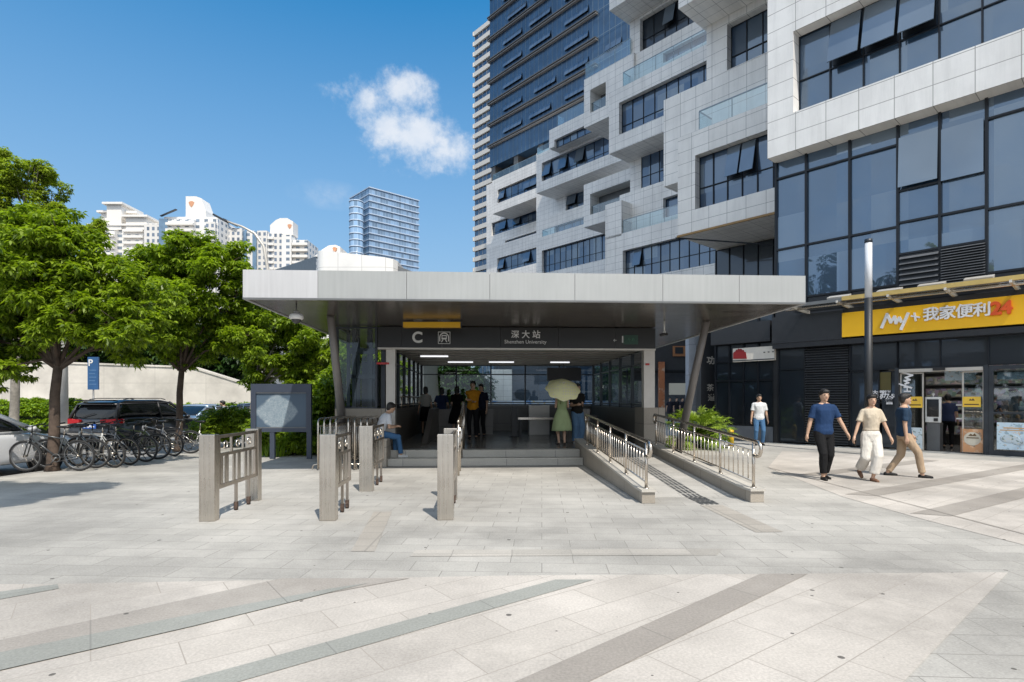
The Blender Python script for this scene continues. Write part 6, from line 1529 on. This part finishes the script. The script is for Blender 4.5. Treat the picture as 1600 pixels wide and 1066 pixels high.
# A: stepped crown tower, left
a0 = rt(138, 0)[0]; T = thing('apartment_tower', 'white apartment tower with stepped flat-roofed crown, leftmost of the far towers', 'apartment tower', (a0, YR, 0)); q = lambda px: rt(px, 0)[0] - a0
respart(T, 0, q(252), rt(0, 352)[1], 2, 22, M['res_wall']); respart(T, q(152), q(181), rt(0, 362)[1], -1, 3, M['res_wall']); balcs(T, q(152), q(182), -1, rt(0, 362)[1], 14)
respart(T, q(225), q(253), rt(0, 350)[1], 0, 2, M['res_band'])
balcs(T, q(190), q(222), 2, rt(0, 352)[1], 12, 1.6)
for (x0, x1, y, d_) in ((149, 180, 327, 9), (162, 190, 316, 7), (192, 229, 336, 7), (176, 204, 326, 11)):
    MB().box(q(x0) + .8, q(x1) - .8, d_ - 6, d_ + 8, rt(0, 352)[1] - 2, rt(0, y)[1] - 1).build('crown_block', M['res_plain'], T); MB().box(q(x0) - .6, q(x1) + .6, d_ - 7.5, d_ + 9, rt(0, y)[1] - .99, rt(0, y)[1]).build('crown_roof', M['res_plain'], T)
MB().box(0 - 1, q(253) + .5, .5, 24, rt(0, 352)[1] + .001, rt(0, 352)[1] + 1).build('roof_edge', M['res_plain'], T)
emb = pm('orange_emblem', (.60, .30, .17), .6)
def emblem(T, x, y, z, s):
    mb = MB(); mb.prism_xz([(x - s, z + s * .6), (x - s * .4, z + s), (x + s * .4, z + s), (x + s, z + s * .6), (x + s * .7, z - s * .3), (x, z - s * 1.2), (x - s * .7, z - s * .3)], y - .15, y - .02); return mb.build('roof_emblem', emb, T)
# B: tower with emblem block
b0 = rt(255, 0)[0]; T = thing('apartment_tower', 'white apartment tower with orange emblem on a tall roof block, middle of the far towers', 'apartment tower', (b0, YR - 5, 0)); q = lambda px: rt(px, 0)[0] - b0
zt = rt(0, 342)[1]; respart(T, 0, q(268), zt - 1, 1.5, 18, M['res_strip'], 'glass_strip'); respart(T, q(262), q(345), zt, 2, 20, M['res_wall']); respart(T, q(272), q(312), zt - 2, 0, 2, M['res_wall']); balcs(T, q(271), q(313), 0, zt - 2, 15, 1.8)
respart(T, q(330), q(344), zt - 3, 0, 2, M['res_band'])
mb = MB(); mb.prism_xz([(q(292), zt), (q(292), rt(0, 308)[1]), (q(308), rt(0, 308)[1]), (q(316), rt(0, 311)[1]), (q(323), rt(0, 330)[1]), (q(323), zt)], 4, 12); mb.build('roof_block', M['res_plain'], T); emblem(T, q(301), 4, rt(0, 320)[1], 1.4)
mb = MB(); mb.bar((q(258), 1.5, zt + .2), (q(285), 0, zt + 3), 1.2, .4); mb.build('roof_fin', M['dark_metal'], T)
# C: long side-on strip tower
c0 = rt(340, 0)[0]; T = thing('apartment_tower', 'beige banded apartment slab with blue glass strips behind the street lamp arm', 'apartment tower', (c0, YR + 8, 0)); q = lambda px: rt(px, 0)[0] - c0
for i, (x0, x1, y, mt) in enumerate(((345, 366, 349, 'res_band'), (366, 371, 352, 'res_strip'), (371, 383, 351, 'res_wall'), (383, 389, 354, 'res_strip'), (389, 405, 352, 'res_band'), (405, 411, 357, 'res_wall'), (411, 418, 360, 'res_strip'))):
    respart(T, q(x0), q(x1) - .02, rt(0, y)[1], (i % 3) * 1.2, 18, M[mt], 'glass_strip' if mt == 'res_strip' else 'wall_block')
mb = MB(); mb.bar((q(338), -1, rt(0, 336)[1]), (q(360), -1, rt(0, 346)[1]), 1.5, 1); mb.build('roof_fin', M['dark_metal'], T)
# D: tower with rounded emblem block
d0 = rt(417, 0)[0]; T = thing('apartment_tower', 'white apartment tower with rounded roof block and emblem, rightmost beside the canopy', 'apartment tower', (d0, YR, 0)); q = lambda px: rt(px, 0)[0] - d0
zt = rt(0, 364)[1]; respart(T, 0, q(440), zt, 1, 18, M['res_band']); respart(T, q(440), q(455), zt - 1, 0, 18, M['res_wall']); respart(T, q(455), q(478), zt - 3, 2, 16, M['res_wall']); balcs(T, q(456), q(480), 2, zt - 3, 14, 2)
balcs(T, q(418), q(427), 1, zt, 14, 1)
mb = MB(); mb.prism_xz([(q(418), zt), (q(418), rt(0, 349)[1]), (q(427), rt(0, 341)[1]), (q(434), rt(0, 338)[1]), (q(445), rt(0, 338)[1]), (q(454), rt(0, 343)[1]), (q(454), zt)], 3, 10); mb.build('roof_block', M['res_plain'], T); emblem(T, q(449), 3, rt(0, 351)[1], 1.1)
# white station-side building behind the canopy
YW = 36.0; w0 = P(491, 0, YW)[0]
T = thing('white_clad_building', 'white clad building with rounded corner showing above the canopy', 'building', (w0, YW, 0)); zc_ = lambda py, Y=YW: P(0, py, Y)[2]
wm = tiled('white_wall_tiles', (.74, .73, .71), (.82, .81, .79), (.52, .51, .5), 1.5, 1.1, .02, 0, 0, .5, .12, speck=.02)
xe = P(618, 0, YW)[0] - w0; n = 8
prof = [(0.0 + .7 * (1 - cos(i / n * pi / 2)), .7 * (1 - sin(i / n * pi / 2)) + 0) for i in range(n + 1)]
poly = [(0, 9), (0, .7)] + [(.7 - .7 * cos(i / n * pi / 2), .7 - .7 * sin(i / n * pi / 2)) for i in range(1, n + 1)]
ztl, ztr = zc_(390), zc_(404)
mb = MB(); front = poly + [(xe - .7, 0), (xe - .2, .25), (xe, .7), (xe, 9)]
vs = []; hts = [ztl + (ztr - ztl) * max(0, min(1, (p[0] / xe))) for p in front]
m_ = len(front); mb.add([(p[0], p[1], 0) for p in front] + [(p[0], p[1], h) for p, h in zip(front, hts)], [(i, (i + 1) % m_, m_ + (i + 1) % m_, m_ + i) for i in range(m_)] + [tuple(range(m_, 2 * m_))]); mb.build('clad_wall', wm, T)
mb = MB(); xa = P(497, 0, YW)[0] - w0; xb2 = P(524, 0, YW)[0] - w0; mb.prism_xz([(xa - .6, ztl - .2), (xa - .1, zc_(384)), (xa + .35, zc_(377)), (xb2 - .3, zc_(376)), (xb2, zc_(379)), (xb2, ztl - .2)], 1, 3); mb.build('roof_block', wm, T); emblem(T, xb2 - .32, 1, zc_(384), .14)
mb = MB(); xl_ = P(425, 0, YW + 10)[0] - w0; mb.add([(-.05, .5, ztl - 1.2), (xl_, 9, zc_(437, YW + 10)), (xl_, 9, 0), (-.05, .5, 0)], [(0, 1, 2, 3)]); mb.add([(-.05, .5, ztl - .3), (xl_, 9, zc_(430, YW + 10)), (xl_, 9, zc_(437, YW + 10)), (-.05, .5, ztl - 1.2)], [(0, 1, 2, 3)], 1)
mb.build('side_wing', [wm, M['grey_metal']], T); MB().prism_xz([(xe + .01, 0), (xe + .01, ztr - .3), (P(652, 0, YW)[0] - w0, zc_(424)), (P(662, 0, YW)[0] - w0, 0)], .8, 8).build('rear_wing', M['grey_metal'], T)
# far blue glass tower
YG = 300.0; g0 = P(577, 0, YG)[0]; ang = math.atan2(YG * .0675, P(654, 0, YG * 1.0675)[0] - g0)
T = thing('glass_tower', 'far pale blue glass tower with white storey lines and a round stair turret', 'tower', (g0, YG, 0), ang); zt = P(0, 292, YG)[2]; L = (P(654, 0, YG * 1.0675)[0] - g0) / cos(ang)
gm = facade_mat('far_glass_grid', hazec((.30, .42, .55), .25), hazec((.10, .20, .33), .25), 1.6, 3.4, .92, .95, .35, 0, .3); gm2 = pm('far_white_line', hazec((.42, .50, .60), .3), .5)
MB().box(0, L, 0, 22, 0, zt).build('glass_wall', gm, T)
for k in range(int(zt / 3.4)):
    z = zt - k * 3.4 - (.2 if k else 0); MB().box(-.35, L + .35, -.5, 22.5, z - .55, z).build('storey_line', gm2, T)
xr, rr = P(561, 0, YG)[0] - g0, 3.6; zt2 = P(0, 316, YG)[2]
mb = MB(); mb.tube((xr, 4, 0), (xr, 4, zt2), rr, n=24); mb.build('stair_turret', gm, T)
for k in range(int(zt2 / 3.4)): MB().tube((xr, 4, zt2 - k * 3.4 - .6), (xr, 4, zt2 - k * 3.4), rr + .15, n=24).build('storey_line', gm2, T)
# street scene behind the hall and beyond the right column
T = thing('white_wall_building', 'white-walled low building seen through the back windows of the hall', 'building', (0, 60, 0)); q = lambda px, Y=60: P(px, 0, Y)[0]
zq = lambda py: P(0, py, 60)[2]
MB().box(q(700), q(768), 0, 8, 0, zq(586)).build('white_wall', M['res_plain'], T); MB().box(q(766), q(800), 3, 12, 0, zq(575)).build('grey_wall', M['clad_sh'], T); MB().box(q(640), q(765), 8.2, 20, 0, zq(579)).build('brown_wall', pm('brown_wall', (.30, .24, .2), .7), T)
T = thing('dark_glass_building', 'dark blue glass building seen through the right of the back windows', 'building', (0, 64, 0))
fm = facade_mat('dark_glass_grid', (.05, .07, .10), (.02, .04, .07), 1.5, 1.2, .9, .85, .5, 0, .4)
MB().box(P(775, 0, 64)[0], P(1010, 0, 64)[0], 0, 10, 0, 9).build('glass_wall', fm, T); MB().box(P(640, 0, 64)[0], P(1010, 0, 64)[0], -3, -2.6, 0, 1.4).build('hoarding', poster_mat('street_hoarding', (.5, .55, .62), ((.12, .25, .5), (.55, .40, .15)), 1.2), T)
T = thing('arcade_building', 'shadowed shop arcade with orange sign and lit panels beyond the right column', 'building', (0, 44, 0)); za = lambda py: P(0, py, 44)[2]; xa_ = lambda px: P(px, 0, 44)[0]
MB().box(xa_(985), xa_(1110), 0, 8, za(578), za(440)).build('upper_wall', pm('arcade_dark_wall', (.03, .03, .032), .7), T); MB().box(xa_(985), xa_(1110), 5, 8, 0, za(578)).build('back_wall', pm('arcade_back', (.16, .165, .18), .7), T)
osn = MB().box(xa_(1028), xa_(1037), -.3, -.05, za(640), za(566)).build('orange_sign', poster_mat('orange_sign', (.42, .15, .06), ((.5, .35, .25), (.3, .1, .05)), 1.2), T)
MB().box(xa_(1045), xa_(1071), -.12, -.02, za(617), za(599)).build('lit_panel', emis('lit_shop_panel', (.5, .48, .4), .12), T)
MB().box(xa_(1051), xa_(1071), -.12, -.02, za(557), za(541)).build('orange_lamp_box', pm('orange_lamp_box', (.35, .15, .06), .5), T)
MB().box(xa_(1054), xa_(1066), -.2, -.125, za(553), za(543)).build('lamp_glass', M['black'], T)
Yc = 24.5; T = thing('square_pillar', 'pale grey square pillar behind the right raking column', 'pillar', (P(1086, 0, Yc)[0], Yc, 0)); MB().box(-.26, .26, 0, .5, 0, 5.6).build('shaft', tiled('pillar_panels', (.34, .37, .42), (.38, .41, .46), (.2, .21, .23), 2, 1.3, .01), T)
Yc = 23.0; T = thing('dark_pillar', 'dark pillar with white brush lettering at the corner of the glass shop', 'pillar', (P(1106, 0, Yc)[0], Yc, 0)); o = MB().box(-.28, .28, 0, .6, 0, 5.6).build('shaft', M['fasc_dk'], T)
text_part('功', .34, M['post'], o, 'lettering', T_((.12, -.01, 3.1)), .003, .01); text_part('茶', .30, M['post'], o, 'lettering', T_((.1, -.01, 2.0)), .003, .004); text_part('道', .30, M['post'], o, 'lettering', T_((.14, -.01, 1.6)), .003, .004)
# ---------------------------------------------------------------- vehicles
def car_paint(name, c, metal=.3): 
    m = pm(name, c, .28, metal, .03, 2, coat=1.0); return m
M['carglass'] = pm('car_glass', (.010, .012, .014), .06, 0, .1, spec=.45)
M['tail'] = pm('tail_lamp_red', (.45, .01, .015), .15, 0, .2, 30); M['headl'] = pm('head_lamp', (.7, .72, .75), .1)
def car(label, loc, rz, paint, L=4.7, W=1.86, H=1.66, kind='suv', plate=True):
    """nose towards +y, origin at ground centre"""
    T = thing('parked_car', label, 'car', loc, rz, None); hw = W / 2; g = .2
    if kind == 'suv': prof = [(-L / 2, .62, .30), (-L / 2 + .05, 1.02, .26), (-L / 2 + .35, 1.08, .25), (-.2 * L, 1.08, .24), (.17 * L, 1.04, .24), (.30 * L, .98, .24), (.43 * L, .86, .26), (L / 2 - .05, .70, .30), (L / 2, .55, .36)]
    else: prof = [(-L / 2, .60, .32), (-L / 2 + .06, .92, .27), (-L / 2 + .5, .98, .24), (-.2 * L, .97, .22), (.14 * L, .95, .22), (.26 * L, .92, .22), (.42 * L, .80, .25), (L / 2 - .08, .64, .30), (L / 2, .50, .36)]
    rings = []
    for (y, zt, zb) in prof:
        e = abs(y) / (L / 2); w_ = hw * (1 - .10 * max(0, (e - .75) / .25) ** 2); zm = zb + (zt - zb) * .45
        rings.append([(-w_ * .94, y, zb), (-w_, y, zb + .1), (-w_, y, zm), (-w_ * .975, y, zt - .10), (-w_ * .90, y, zt), (-w_ * .4, y, zt + .025), (w_ * .4, y, zt + .025), (w_ * .90, y, zt), (w_ * .975, y, zt - .10), (w_, y, zm), (w_, y, zb + .1), (w_ * .94, y, zb)])
    mb = MB(); mb.rings(rings[::-1]); body = mb.build('body', paint, T)
    s = body.modifiers.new('sub', 'SUBSURF'); s.levels = 2; s.render_levels = 2
    # greenhouse
    if kind == 'suv': gp = [(-L / 2 + .10, 1.0, .98), (-L / 2 + .34, H - .10, .80), (-L / 2 + .62, H - .015, .78), (-.02 * L, H, .78), (.07 * L, H - .06, .78), (.26 * L, .98, .92)]
    else: gp = [(-L / 2 + .55, .93, .9), (-L / 2 + 1.15, H - .07, .74), (-.12 * L, H, .74), (.02 * L, H - .03, .74), (.09 * L, H - .12, .76), (.27 * L, .90, .9)]
    rings = []
    for (y, zt, kk) in gp:
        zb = .94 if kind == 'suv' else .88; wb = hw * .93; wt = hw * (kk if zt > 1.1 else .9)
        rings.append([(-wb, y, zb), (-(wb + wt) / 2 - .01, y, (zb + zt) / 2), (-wt, y, zt - .03), (-wt * .8, y, zt), (wt * .8, y, zt), (wt, y, zt - .03), ((wb + wt) / 2 + .01, y, (zb + zt) / 2), (wb, y, zb)])
    mb = MB(); mb.rings(rings[::-1]); gh = mb.build('windows', M['carglass'], T); s = gh.modifiers.new('sub', 'SUBSURF'); s.levels = 1; s.render_levels = 2
    # roof skin and pillars
    rf = MB(); r2 = []
    ga = [q for q in gp if q[1] > H - .12]
    ys = [ga[0][0] - .08] + [q[0] for q in ga] + [ga[-1][0] + .1]; zs = [ga[0][1] - .02] + [q[1] for q in ga] + [ga[-1][1] - .04]; wt = hw * (.79 if kind == 'suv' else .75)
    for y, z in zip(ys, zs): r2.append([(-wt, y, z - .06), (-wt * .97, y, z + .0), (-wt * .6, y, z + .022), (wt * .6, y, z + .022), (wt * .97, y, z), (wt, y, z - .06), (wt * .8, y, z - .045), (-wt * .8, y, z - .045)])
    rf.rings(r2[::-1]); rf.build('roof', paint, T)
    for sx in (-1, 1):
        pm_ = MB()
        for (a, b) in ((gp[0], gp[1]), (gp[-1], gp[-2])):
            pm_.path([(sx * hw * .92, a[0], .98 if kind == 'suv' else .93), (sx * hw * .85, (a[0] + b[0]) / 2, (a[1] + b[1]) / 2), (sx * hw * .77, b[0], b[1] - .02)], .05, 6)
        pm_.path([(sx * hw * .925, -.05 * L, .98), (sx * hw * .80, -.06 * L, H - .06)], .035, 6); pm_.path([(sx * hw * .775, gp[1][0], gp[1][1] - .03), (sx * hw * .775, gp[-2][0], gp[-2][1] - .03)], .03, 6); pm_.path([(sx * hw * .90, gp[0][0], .99 if kind == 'suv' else .94), (sx * hw * .90, gp[-1][0], .99 if kind == 'suv' else .94)], .03, 6)
        pm_.build('window_pillars', paint if kind != 'suv' else M['black'], T)
    wr_ = .35 if kind == 'suv' else .32
    for sx in (-1, 1):
        for y in (-L * .29, L * .31):
            wh = MB(); wh.tube((sx * (hw - .20), y, wr_), (sx * (hw + .005), y, wr_), wr_ + .06, n=28); wh.build('wheel_arch', M['black'], T)
            w2 = MB(); w2.torus((sx * (hw - .09), y, wr_), wr_ - .09, .095, 'x', 28, 10); o = w2.build('wheel', M['rubber'], T)
            w3 = MB(); w3.tube((sx * (hw - .09), y, wr_), (sx * (hw - .02), y, wr_), .06, n=12)
            for k in range(5):
                a = 2 * pi * k / 5; w3.bar((sx * (hw - .025), y, wr_), (sx * (hw - .03), y + cos(a) * (wr_ - .12), wr_ + sin(a) * (wr_ - .12)), .05, .03)
            w3.torus((sx * (hw - .04), y, wr_), wr_ - .12, .02, 'x', 24, 6); w3.build('rim', M['steel'], o)
        MB().ell((sx * (hw + .10), .19 * L, 1.02), (.10, .08, .07), 10, 8).build('mirror', paint, T)
        tl = MB(); zl = .93 if kind == 'suv' else .82
        tl.rings([[(sx * (hw - .02 - .0), -L / 2 + .38, zl - .06), (sx * (hw - .02), -L / 2 + .38, zl + .08), (sx * (hw + .005), -L / 2 + .3, zl + .08), (sx * (hw + .005), -L / 2 + .3, zl - .06)],
                  [(sx * (hw - .12), -L / 2 + .12, zl - .08), (sx * (hw - .12), -L / 2 + .12, zl + .09), (sx * (hw - .06), -L / 2 + .06, zl + .09), (sx * (hw - .06), -L / 2 + .06, zl - .08)],
                  [(sx * (hw - .55), -L / 2 + .1, zl - .03), (sx * (hw - .55), -L / 2 + .1, zl + .06), (sx * (hw - .55), -L / 2 - .015, zl + .06), (sx * (hw - .55), -L / 2 - .015, zl - .03)]], 0, False)
        tl.build('tail_light', M['tail'], T)
        MB().ell((sx * (hw - .32), L / 2 - .10, .66), (.22, .12, .07), 12, 8).build('headlight', M['headl'], T)
    if kind == 'suv':
        MB().obox((0, -L / 2 + .24, H - .015), (W * .70, .34, .03), (R(-4), 0, 0)).build('rear_spoiler', paint, T)
        MB().box(-.46, .46, -L / 2 - .012, -L / 2 + .1, .865, .885).build('chrome_strip', M['chrome'], T)
        MB().box(-hw + .12, hw - .12, -L / 2 - .02, -L / 2 + .1, .50, .55).build('bumper_strip', M['chrome'], T)
        mb = MB(); mb.bar((-.35, -L / 2 + .10, 1.08), (.05, -L / 2 + .14, 1.2), .02, .02); mb.build('wiper', M['black'], T)
        for sx in (-1, 1): MB().path([(sx * hw * .68, -L * .36, H + .02), (sx * hw * .68, -L * .3, H + .06), (sx * hw * .68, 0, H + .065), (sx * hw * .68, .05 * L, H + .02)], .016, 6).build('roof_rail', M['black'], T)
    if plate:
        pz = .70 if kind == 'suv' else .6
        po = MB().box(-.24, .24, -L / 2 - .026, -L / 2 - .008, pz, pz + .15).build('number_plate', pm('plate_blue', (.02, .08, .32), .4), T)
        mb = MB()
        for i in range(6): mb.box(-.19 + i * .066, -.145 + i * .066, -L / 2 - .03, -L / 2 - .0265, pz + .03 + .02 * (i % 2), pz + .12 - .02 * (i % 3))
        mb.build('plate_marks', M['white'], po)
    return T
BK = car_paint('gloss_black_paint', (.008, .008, .010), .1); WH = car_paint('pearl_white_paint', (.66, .67, .69), .0); BL = car_paint('silver_blue_paint', (.30, .40, .52), .5)
Ys = 18.6; car('black parked SUV with red tail lights behind the bicycles', (P(160, 0, Ys)[0] - .1, Ys + 2.3, -.11), R(-7), BK, H=1.63)
car('white parked car cut by the left edge of the picture', (-11.62, 11.75, -.11), R(-4), WH, L=4.5, W=1.8, H=1.45, kind='sedan', plate=False)
Yb = 27.0; car('silver blue parked car with sunlit windscreen behind the second tree trunk', (P(308, 0, Yb)[0], Yb, -.11), R(176), BL, L=4.5, W=1.8, H=1.42, kind='sedan', plate=False)
Yb = 30.0; car('blue car parked beyond the bending man, mostly hidden by the shrub', (P(388, 0, Yb)[0], Yb, -.11), R(80), car_paint('deep_blue_paint', (.08, .12, .2), .4), L=4.4, W=1.8, H=1.45, kind='sedan', plate=False)
# ---------------------------------------------------------------- bicycles
def bike(label, loc, rz, frame_c, tyre=.335, lean=.08, folding=False, basket=False):
    """length along x, front wheel towards -x"""
    T = thing('bicycle', label, 'bicycle', loc, rz, 'bicycles parked along the kerb'); T.rotation_euler = (lean, 0, rz); r = tyre; wb = .53 if not folding else .45
    fc = pm('bike_frame_paint', frame_c, .3, .4, .05)
    for x, nm in ((-wb, 'wheel'), (wb, 'wheel')):
        o = MB().torus((x, 0, r), r - .02, .023, 'y', 30, 8).build(nm, M['rubber'], T)
        m2 = MB(); m2.torus((x, 0, r), r - .048, .011, 'y', 28, 6); m2.build('rim', M['chrome'] if sum(frame_c) > .3 else M['grey_metal'], o)
        sp_ = MB()
        for k in range(14):
            a = 2 * pi * k / 14; sp_.tube((x + cos(a + .15) * .02, .02 * (-1) ** k, r + sin(a + .15) * .02), (x + cos(a) * (r - .05), 0, r + sin(a) * (r - .05)), .0018, n=4)
        sp_.tube((x, -.05, r), (x, .05, r), .022, n=10); sp_.build('spokes', M['chrome'], o)
    bb = (.10, 0, r - .04); seat_t = (.26, 0, .78) if not folding else (.24, 0, .6); hd_t = (-.38, 0, .82) if not folding else (-.32, 0, .6); hd_b = (-.42, 0, .68) if not folding else (-.36, 0, .48)
    f = MB(); f.tube(hd_b, hd_t, .021); f.tube((-.405, 0, .74) if not folding else (-.34, 0, .54), bb, .020); f.tube(hd_t, (seat_t[0] - .02, 0, seat_t[2] - .08), .017); f.tube(bb, seat_t, .017)
    for s in (-1, 1): f.tube((bb[0], s * .03, bb[2]), (wb, s * .055, r), .010); f.tube((seat_t[0] - .02, s * .02, seat_t[2] - .06), (wb, s * .055, r), .009)
    f.build('frame', fc, T)
    f = MB()
    for s in (-1, 1): f.path([(hd_b[0], s * .03, hd_b[2] - .0), (hd_b[0] - .03, s * .055, hd_b[2] - .1), (-wb, s * .055, r)], [.017, .014, .010], 8)
    f.build('fork', fc if not folding else M['black'], T)
    hh = 1.0 if not folding else 1.02; f = MB(); f.tube(hd_t, (hd_t[0] + .02, 0, hh - .04), .014); f.path([(hd_t[0] + .06, -.30, hh - .01), (hd_t[0] + .02, -.18, hh - .01), (hd_t[0] - .02, 0, hh - .04), (hd_t[0] + .02, .18, hh - .01), (hd_t[0] + .06, .30, hh - .01)], .012); f.build('handlebar', M['black'] if not folding else M['chrome'], T)
    for s in (-1, 1): MB().tube((hd_t[0] + .055, s * .20, hh - .01), (hd_t[0] + .065, s * .31, hh - .01), .017).build('grip', M['black'], T)
    sz = .93 if not folding else .85; f = MB(); f.tube(seat_t, (seat_t[0] + .02, 0, sz), .013); f.build('seat_post', M['chrome'], T)
    f = MB(); f.rings([[(x, w_ * cos(2 * pi * k / 10), sz + .03 + h * sin(2 * pi * k / 10)) for k in range(10)] for x, w_, h in ((.12, .012, .012), (.16, .025, .022), (.26, .045, .03), (.35, .075, .035), (.40, .06, .02))]); f.build('saddle', M['black'], T)
    f = MB(); f.torus((bb[0], -.05, bb[2]), .085, .008, 'y', 24, 5); f.tube((bb[0], -.07, bb[2]), (bb[0] - .1, -.07, bb[2] - .13), .011); f.tube((bb[0], .07, bb[2]), (bb[0] + .1, .07, bb[2] + .13), .011); f.tube((bb[0], -.08, bb[2]), (bb[0], .08, bb[2]), .018)
    f.tube((bb[0], -.052, bb[2] + .085), (wb, -.052, r + .035), .005); f.tube((bb[0], -.052, bb[2] - .085), (wb, -.052, r - .035), .005); f.build('crankset', M['grey_metal'], T)
    for s in (-1, 1): f = MB(); f.box(bb[0] + s * .1 - .04, bb[0] + s * .1 + .04, s * .08, s * .16, bb[2] + s * .13 - .012, bb[2] + s * .13 + .012); f.build('pedal', M['black'], T)
    f = MB(); f.tube((.30, .05, r - .02), (.38, .22, .02), .009); f.build('kickstand', M['grey_metal'], T)
    if basket:
        f = MB(); f.box(-.72, -.46, -.15, .15, .66, .68); 
        for (x0, x1, y0, y1) in ((-.73, -.72, -.15, .15), (-.46, -.45, -.15, .15), (-.72, -.46, -.16, -.15), (-.72, -.46, .15, .16)): f.box(x0, x1, y0, y1, .66, .88)
        f.build('basket', M['black'], T)
    return T
def bk(px_c, Y, rz, label, c, **k): bike(label, (P(px_c, 0, Y)[0], Y, .003), rz, c, **k)
bk(83, 12.25, R(6), 'dark grey bicycle behind the trunk of the leftmost tree', (.07, .075, .08))
bk(112, 12.75, R(2), 'black bicycle right of the leftmost tree, wheels overlapping the silver one', (.02, .02, .022))
bk(150, 13.0, R(-14), 'white-framed bicycle with black saddle right of the tree trunk', (.60, .60, .58))
bk(172, 13.5, R(-10), 'grey mountain bicycle, nearest of the middle cluster', (.28, .28, .29), lean=.13)
bk(196, 14.1, R(-4), 'black bicycle standing in front of the car bumper', (.018, .018, .02))
bk(212, 14.6, R(8), 'bicycle with thin yellow-green fork lines under the car tail light', (.10, .13, .05))
bk(246, 15.6, R(-12), 'grey bicycle with large rear wheel showing by the second tree', (.30, .30, .31), lean=.1)
bk(300, 17.2, R(10), 'small white folding bicycle right of the second tree trunk', (.70, .70, .68), tyre=.25, folding=True)
bk(268, 16.2, R(5), 'dark bicycle half hidden behind the second tree trunk', (.03, .03, .035))
bpy.data.scenes.remove(LAB)
